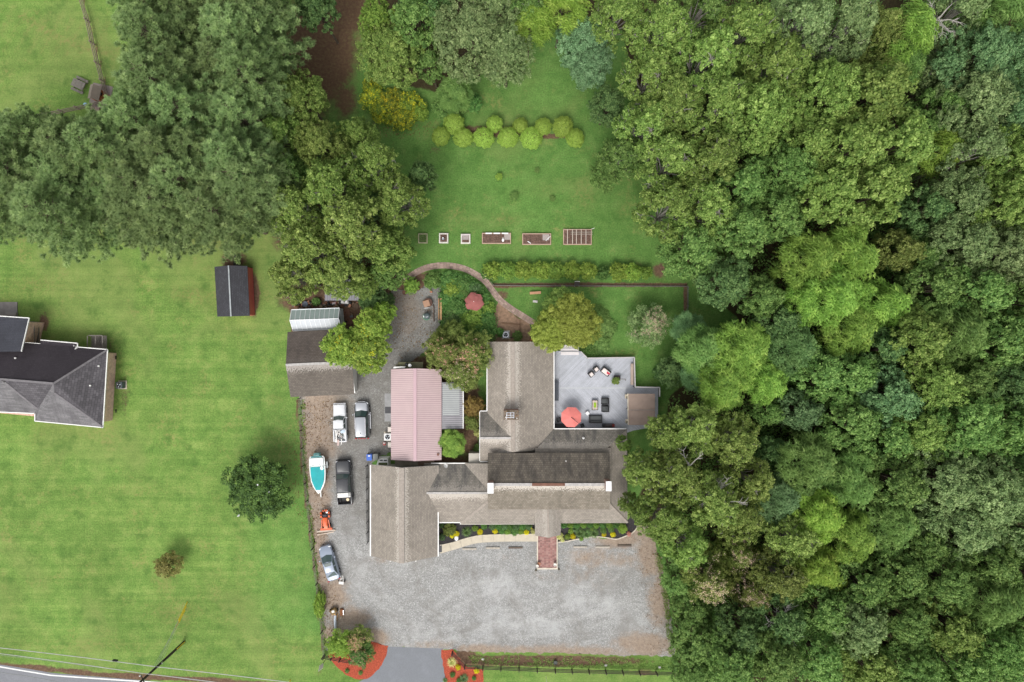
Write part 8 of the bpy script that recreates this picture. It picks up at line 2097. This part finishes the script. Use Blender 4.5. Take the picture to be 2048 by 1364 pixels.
BLS = blossom_mesh('blossom', PR['shrub'][0][0], 60, 9, 'palepink', 0.10, 6, 0.12)
for x, y in ((978, 535), (970, 550), (985, 556)):
    t = shrub(x, y, 9, 1.4, 'garden', 'small pink flowering shrub at the left end of the hedge', 'pink flowering shrubs at the hedge end')
    b = bpy.data.objects.new('blossom', BLS); COL.objects.link(b); b.parent = t
for x, y, rp, h, lf, lb in ((998, 354, 8, 1.0, 'lime', 'yellow sapling on the back lawn below the ball shrubs'), (1028, 394, 10, 1.1, 'mid', 'green sapling in the centre of the back lawn'), (1074, 341, 6, 0.6, 'mid', 'faint dark sapling in the upper back lawn'), (1105, 398, 6, 0.6, 'mid', 'faint dark sapling right of the central one on the back lawn')):
    t = shrub(x, y, rp, h, lf, lb, None, 'feather', name='sapling', cat='sapling')
shrub(638, 1210, 13, 2.0, 'lime', 'tall narrow yellow green conifer on the fence line, lower left', rz=0.0, idx=0, ry=2.3)
for x, y, rp, h, lf, lb in ((822, 571, 18, 1.4, 'bright', 'vivid green shrub at the top left of the patio gravel'), (864, 561, 20, 1.8, 'mid', 'mid green shrub inside the bend of the garden walk'), (898, 560, 20, 1.5, 'garden', 'green plant clump left of centre in the garden bed'), (925, 567, 19, 1.5, 'garden', 'green plant clump at the top of the garden bed'), (950, 577, 15, 1.5, 'bluish', 'bluish plant clump above the faded parasol'), (905, 575, 22, 1.5, 'lime', 'light green plant clump left of the faded parasol'),
                            (893, 600, 18, 1.3, 'garden', 'plant clump beside the golden board fence'), (915, 618, 24, 1.6, 'garden', 'plant clump below left of the faded parasol'), (968, 592, 14, 1.3, 'garden', 'plant clump between faded parasol and garden walk'), (975, 616, 17, 1.3, 'bright', 'light green plant clump right of the faded parasol'), (905, 640, 24, 1.6, 'dark', 'dark plant clump at the lower left of the garden bed'), (945, 640, 28, 1.9, 'bright', 'big plant clump below the faded parasol'),
                            (972, 643, 20, 1.6, 'garden', 'big plant clump at the lower right of the garden bed'), (965, 664, 22, 2.0, 'garden', 'plant clump touching the house beside the air conditioner'), (1000, 665, 10, 1.2, 'garden', 'small clump at the left of the grey air conditioner'), (930, 585, 16, 1.2, 'mid', 'low clump just above the faded parasol'), (885, 665, 16, 1.4, 'bronze', 'brown tinged ornamental grass clump below the garden bed'),
                            (955, 866, 9, 1.0, 'cream', 'cream coloured shrub against the house wall'), (957, 898, 12, 1.2, 'mid', 'green shrub above the white trough'), (590, 603, 9, 1.0, 'mid', 'small green shrub at the fence corner beside the greenhouse'), (632, 603, 10, 1.0, 'mid', 'green shrub between tub and clutter above the greenhouse'), (775, 600, 16, 1.8, 'dark', 'dark shrub beside the patio entrance'),
                            (1330, 745, 24, 2.2, 'dark', 'dark low shrub touching the right deck rail'), (1035, 672, 12, 0.5, 'mid', 'low weeds between edging boards north of the house'), (1215, 655, 20, 0.6, 'mid', 'low ground ivy right of the dense round tree'), (1205, 690, 18, 0.6, 'mid', 'low ground ivy above the deck rail')):
    shrub(x, y, rp, h, lf, lb)
# goldenrod thicket
for i, (x, y, rp, lf) in enumerate([(745, 192, 30, 'gold'), (785, 203, 32, 'gold'), (822, 210, 32, 'gold'), (765, 222, 28, 'gold'), (803, 235, 28, 'gold'), (840, 225, 18, 'lime'), (740, 172, 18, 'gold'), (885, 215, 24, 'mid'), (915, 205, 26, 'mid'), (945, 205, 20, 'garden')]):
    shrub(x, y, rp, 2.2, lf, 'orange yellow flowering bush at the foot of the light olive tree' if lf == 'gold' else 'green bush between the yellow flowers and the ball shrubs' if lf != 'lime' else 'yellow green bush at the right end of the yellow flowers', 'bushes below the light olive tree', 'shrub')
# front bed: hedge strips and mounds
for i, x in enumerate((985, 997, 1009, 1021, 1033, 1045, 1057)): shrub(x, 1053, 8, 0.9, 'garden' if i % 2 else 'bluish', 'light green foundation shrub under the eave left of the entrance', 'foundation shrubs left of the entrance')
for i, x in enumerate((1128, 1141, 1154, 1167, 1180, 1193, 1206, 1219, 1232, 1245)): shrub(x, 1050.5, 7.5, 0.9, 'bright' if i % 2 else 'garden', 'green foundation shrub in the long row right of the entrance', 'foundation shrubs right of the entrance')
for x, y, rp, h, lf, lb in ((1003, 1063, 7, 0.5, 'garden', 'green plant cluster left end in front of the left hedge'), (1015, 1064, 7, 0.5, 'bright', 'green plant cluster in front of the left hedge, middle'), (1030, 1064, 9, 0.5, 'garden', 'green plant cluster in front of the left hedge, right'), (1042, 1063, 7, 0.5, 'bright', 'green plant cluster nearest the entrance in the left bed'),
                            (913, 1068, 6.5, 0.5, 'yellow', 'bright yellow mound above the white boulder'), (904, 1072, 5, 0.4, 'yellow', 'small yellow mound left of the white boulder'), (960, 1064, 6.5, 0.5, 'yellow', 'round yellow mound in the middle of the left bed'), (990, 1062, 6.5, 0.5, 'yellow', 'round yellow mound left of the green plant cluster'), (1060, 1054, 5.5, 0.5, 'yellow', 'yellow mound close to the porch in the left bed'), (1053, 1065, 6, 0.5, 'yellow', 'yellow mound at the walk edge near the porch'),
                            (1067, 1063, 6, 0.6, 'cream', 'pale cream plant beside the left porch corner'), (950, 1057, 7, 0.6, 'bright', 'green mound above the middle yellow mound'), (968, 1053, 7, 0.6, 'garden', 'green mound right of the ornamental grass'), (899, 1060, 15, 1.3, 'bronze', 'bronze shrub in the left corner of the front bed'), (882, 1050, 7, 0.9, 'dark', 'dark shrub tight in the corner by the garage wing'), (884, 1075, 7, 0.8, 'bluish', 'bluish shrub by the garage wing wall'),
                            (1142, 1063, 6, 0.5, 'lime', 'lime mound right of the porch, upper'), (1135, 1074, 6.5, 0.5, 'lime', 'lime mound right of the cream plants'), (1146, 1073, 6, 0.5, 'yellow', 'yellow mound beside the ornamental grass right of the porch'), (1120, 1073, 8, 0.6, 'cream', 'pale cream plant beside the right porch corner'), (1125, 1080, 5, 0.4, 'cream', 'small pale cream plant at the kerb right of the porch'), (1163, 1078, 5, 0.4, 'bright', 'small green plant on the kerb of the right bed'),
                            (1207, 1062, 7, 0.5, 'mid', 'dark mound with yellow rim, left one in the right bed'), (1208, 1069, 5.5, 0.4, 'yellow', 'yellow rim mound at the kerb of the right bed, left one'), (1222, 1059, 7, 0.5, 'mid', 'green mound right of the first yellow rim'), (1226, 1069, 6, 0.4, 'yellow', 'yellow mound at the kerb of the right bed, right one'), (1245, 1058, 11, 0.9, 'lime', 'vivid lime shrub at the right end of the front bed'), (1258, 1068, 5, 0.4, 'pink', 'small red pink plant at the right tip of the front bed'), (1184, 1058, 5, 0.4, 'olive', 'small olive plant among the ornamental grass'),
                            (916, 1335, 6, 0.5, 'yellow', 'yellow plant in the right red mulch bed, left one'), (953, 1342, 6, 0.5, 'yellow', 'yellow plant in the right red mulch bed, right one'), (905, 1350, 6, 0.4, 'garden', 'small green plant low in the right red mulch bed'), (948, 1357, 5, 0.4, 'garden', 'small green plant at the bottom right of the red mulch bed'), (918, 1362, 6, 0.4, 'garden', 'small green plant at the bottom edge in the red mulch'),
                            (694, 1342, 5, 0.3, 'mid', 'small green plant low in the left red mulch bed'), (721, 1346, 5, 0.3, 'mid', 'small green plant near the driveway in the left red mulch bed')):
    shrub(x, y, rp, h, lf, lb, name='garden_plant', cat='plant')
# ornamental grasses: tufts of arching blades
def tuft_mesh(seed, n=170, L=0.75):
    r = np.random.default_rng(seed); Vs = []
    for i in range(n):
        a = r.uniform(0, 6.28); u = np.array([math.cos(a), math.sin(a), 0]); s = np.array([-u[1], u[0], 0]) * 0.02; l = L * r.uniform(0.6, 1.1); e = r.uniform(0.3, 1.1)
        p0 = u * 0.04; p1 = u * l * 0.5 + np.array([0, 0, l * 0.6 * e]); p2 = u * l + np.array([0, 0, l * 0.35 * e])
        Vs.append([p0 - s, p0 + s, p1 + s, p1 - s]); Vs.append([p1 - s, p1 + s, p2 + s * 0.2, p2 - s * 0.2])
    V = np.array(Vs).reshape(-1, 3); m = len(V) // 4
    return np_mesh('blades', V, np.arange(4 * m).reshape(m, 4), dict(tint=np.repeat(r.uniform(0.2, 0.9, m), 4)), [LM['grassy']])
tfm = tuft_mesh(3)
for x, y, s, lf, lb in ((933.5, 1064, 1.0, 'grassy', 'spiky ornamental grass between the yellow mounds of the left bed'), (1150, 1056, 0.9, 'bluish', 'spiky grass in the right bed, upper left'), (1160, 1066, 1.0, 'grassy', 'spiky grass in the right bed, left of centre'), (1174, 1068, 1.0, 'grassy', 'spiky grass in the right bed, centre'), (1189, 1066, 1.0, 'grassy', 'spiky grass in the right bed, right of centre'), (904, 1325, 1.0, 'cream', 'variegated spiky plant in the right red mulch bed'), (928, 1358, 0.95, 'bluish', 'bluish spiky plant at the bottom of the right red mulch bed'), (890, 1362, 0.5, 'grassy', 'small spiky plant by the driveway edge')):
    p = P(x, y, 0.3); t = thing('ornamental_grass', lb, 'grass', (p.x, p.y, 0)); t.scale = (s, s, s)
    c = bpy.data.objects.new('blade_set', tfm); COL.objects.link(c); c.parent = t
    if lf != 'grassy': c.material_slots[0].link = 'OBJECT'; c.material_slots[0].material = LM[lf]
c = bpy.data.objects.new('foliage', PR['shrub'][0][0]); COL.objects.link(c); c.parent = dp; c.location = (-0.25, -0.35, 0.45); c.scale = (0.42, 0.36, 0.30)
c.material_slots[0].link = 'OBJECT'; c.material_slots[0].material = LM['olive']

# --- bare grey branches standing out of the wood
DEAD = mat('dead_wood', (0.42, 0.39, 0.36), 0.9, 0.15, 3)
def dead(px, py, h, R, seed, label):
    p = P(px, py, h * 0.9); r = random.Random(seed); t = thing('dead_tree', label, 'dead tree', (p.x, p.y, 0)); mb = MB()
    mb.tube([(0, 0, 0), (0.1, 0, h * 0.5), (0, 0.2, h * 0.8)], [0.2, 0.15, 0.09], 7); mb.build('trunk', DEAD, t, world=False)
    for k in range(9):
        a = r.uniform(0, 6.28); l = R * r.uniform(0.6, 1.0); z = h * r.uniform(0.62, 0.85); m = MB()
        e = Vector((l * math.cos(a), l * math.sin(a), z + l * 0.5)); q = Vector((l * .45 * math.cos(a + .2), l * .45 * math.sin(a + .2), z + l * 0.3))
        m.tube([(0, 0.1, z), q, e], [0.07, 0.045, 0.015], 5)
        for j in range(6):
            s = q.lerp(e, r.uniform(0, 0.9)); b = a + r.choice([-1, 1]) * r.uniform(0.4, 1.0); k2 = l * r.uniform(0.2, 0.4)
            m.tube([s, s + Vector((k2 * .5 * math.cos(b), k2 * .5 * math.sin(b), k2 * .3)), s + Vector((k2 * math.cos(b), k2 * math.sin(b), k2 * .35))], [0.025, 0.018, 0.008], 4)
        m.build('branch', DEAD, t, world=False)
dead(1900, 22, 18, 2.6, 1, 'bare grey tree near the top right with branches above the leaves')
dead(1455, 1010, 17, 3.0, 4, 'bare pale limbs inside the lower part of the big golden oak')
dead(1385, 935, 15.5, 2.5, 5, 'bare pale limbs inside the middle of the big golden oak')
dead(1575, 1255, 14, 2.6, 6, 'bare grey branches near the bottom edge below the bronze crape myrtle')

# --- low undergrowth of the wood: leaves nobody could count
def scatter(name, poly, n, zr, L, W, seed, leaf, clump=0.9, per=30):
    r = np.random.default_rng(seed); xs_ = [p[0] for p in poly]; ys_ = [p[1] for p in poly]
    k = int(n / per * 3); X = r.uniform(min(xs_), max(xs_), k); Y = r.uniform(min(ys_), max(ys_), k); ok = inside(X, Y, poly); X, Y = X[ok][: n // per], Y[ok][: n // per]
    C = np.stack([(X - 1024) * H / F, (682 - Y) * H / F, r.uniform(*zr, len(X))], 1)
    o = unit(r, len(C) * per) * (r.uniform(0, 1, (len(C) * per, 1)) ** 0.4) * clump * np.array([1, 1, 0.6])
    C = np.repeat(C, per, 0) + o
    C[:, 2] = np.maximum(C[:, 2], 0.06)
    V, Q = leaf_quads(C, o + np.array([0, 0, 0.8]), L, W, r, 0.4)
    return np_obj(name, np_mesh(name, V, Q, dict(tint=np.repeat(np.clip(0.45 + r.normal(0, 0.2, len(C)), 0, 1), 4)), [LM[leaf]]), kind='stuff')
scatter('undergrowth', [(1290, 0), (1300, 420), (1440, 560), (1500, 640), (1400, 700), (1345, 780), (1345, 830), (1320, 1000), (1310, 1050), (1345, 1130), (1350, 1200), (1362, 1330), (1400, 1400), (2080, 1400), (2080, -20)], 150000, (0.2, 5.5), 0.34, 0.22, 3, 'mid', 1.3, 50)
scatter('undergrowth_edge', [(1320, 1090), (1338, 1110), (1352, 1200), (1362, 1310), (1375, 1364), (1470, 1364), (1440, 1090)], 22000, (0.2, 1.8), 0.24, 0.15, 4, 'mid', 0.7, 40)
scatter('ground_ivy', [(1178, 620), (1195, 605), (1215, 625), (1223, 655), (1215, 690), (1190, 710), (1165, 700)], 5000, (0.05, 0.25), 0.16, 0.10, 6, 'mid', 0.5, 25)
scatter('undergrowth_left', [(560, 330), (600, 300), (760, 340), (810, 430), (760, 560), (600, 560), (560, 450)], 16000, (0.2, 3.0), 0.26, 0.17, 7, 'dark', 1.0, 40)
scatter('bed_foliage', [(884, 550), (900, 548), (938, 556), (956, 568), (970, 592), (984, 620), (994, 655), (985, 680), (890, 680), (884, 640)], 26000, (0.1, 1.0), 0.17, 0.11, 8, 'garden', 0.6, 30)

# a few turned yellow sprays in the lime green tree
r_ = 0
for o in list(bpy.data.objects):
    if o.get('label', '').startswith('lime green tree') and o.children:
        cm = [c for c in o.children if c.name.startswith('crown')][0].data
        b = bpy.data.objects.new('yellow_leaves', blossom_mesh('yellow_leaves', cm, 5, 40 + r_, 'yellow', 0.22, 16, 0.5)); COL.objects.link(b); b.parent = o; r_ += 1
scatter('weeds', [(597, 800), (603, 860), (607, 930), (613, 1000), (620, 1060), (627, 1120), (637, 1200), (646, 1300), (655, 1300), (646, 1210), (634, 1110), (627, 1050), (618, 980), (612, 900), (610, 800)], 5200, (0.02, 0.10), 0.13, 0.08, 21, 'olive', 0.22, 8)
scatter('weeds', [(935, 1312), (1345, 1318), (1345, 1338), (1110, 1333), (940, 1327)], 2600, (0.02, 0.10), 0.13, 0.08, 22, 'olive', 0.30, 8)
scatter('weeds', [(1318, 1100), (1332, 1160), (1345, 1260), (1350, 1312), (1338, 1312), (1325, 1180), (1308, 1100)], 2200, (0.02, 0.12), 0.13, 0.08, 23, 'olive', 0.3, 8)
LM['litter'] = leafmat('leaf_litter_brown', (0.10, 0.055, 0.025), (0.19, 0.11, 0.05), (0.36, 0.27, 0.12), 0.0, k=1.0)
for k_, (po, n_) in enumerate((([(602, 800), (690, 800), (660, 900), (650, 1000), (660, 1100), (690, 1240), (652, 1300), (625, 1080)], 1300), ([(1262, 1060), (1310, 1060), (1345, 1300), (1300, 1310), (1280, 1150)], 200), ([(785, 590), (870, 585), (860, 690), (800, 720), (770, 650)], 420), ([(1190, 720), (1262, 720), (1264, 850), (1225, 850)], 0), ([(560, 860), (600, 860), (612, 1060), (570, 1000)], 260), ([(725, 250), (880, 240), (870, 275), (770, 275)], 260))):
    if n_: scatter('fallen_leaves', po, n_, (0.03, 0.05), 0.15, 0.10, 30 + k_, 'litter', 0.5, 2)

# tell repeats of one label apart by their order from the left
by = {}
for o in bpy.data.objects:
    if o.parent is None and o.get('label') and o.get('group'): by.setdefault(o['label'], []).append(o)
ORD = ['leftmost', 'second from left', 'third from left', 'fourth from left', 'fifth from left', 'sixth from left', 'seventh from left', 'eighth from left', 'ninth from left', 'tenth from left', 'eleventh from left', 'twelfth from left', 'thirteenth from left', 'fourteenth from left', 'fifteenth from left']
for lb, os_ in by.items():
    if len(os_) > 1 and len(os_) <= len(ORD):
        for k_, o in enumerate(sorted(os_, key=lambda q: q.location.x)):
            w_ = ORD[k_] if k_ < len(os_) - 1 or k_ == 0 else 'rightmost'
            o['label'] = lb + ', ' + w_ + ' of ' + ('two' if len(os_) == 2 else 'these')
            if len(o['label'].split()) > 16: o['label'] = lb + ', ' + w_
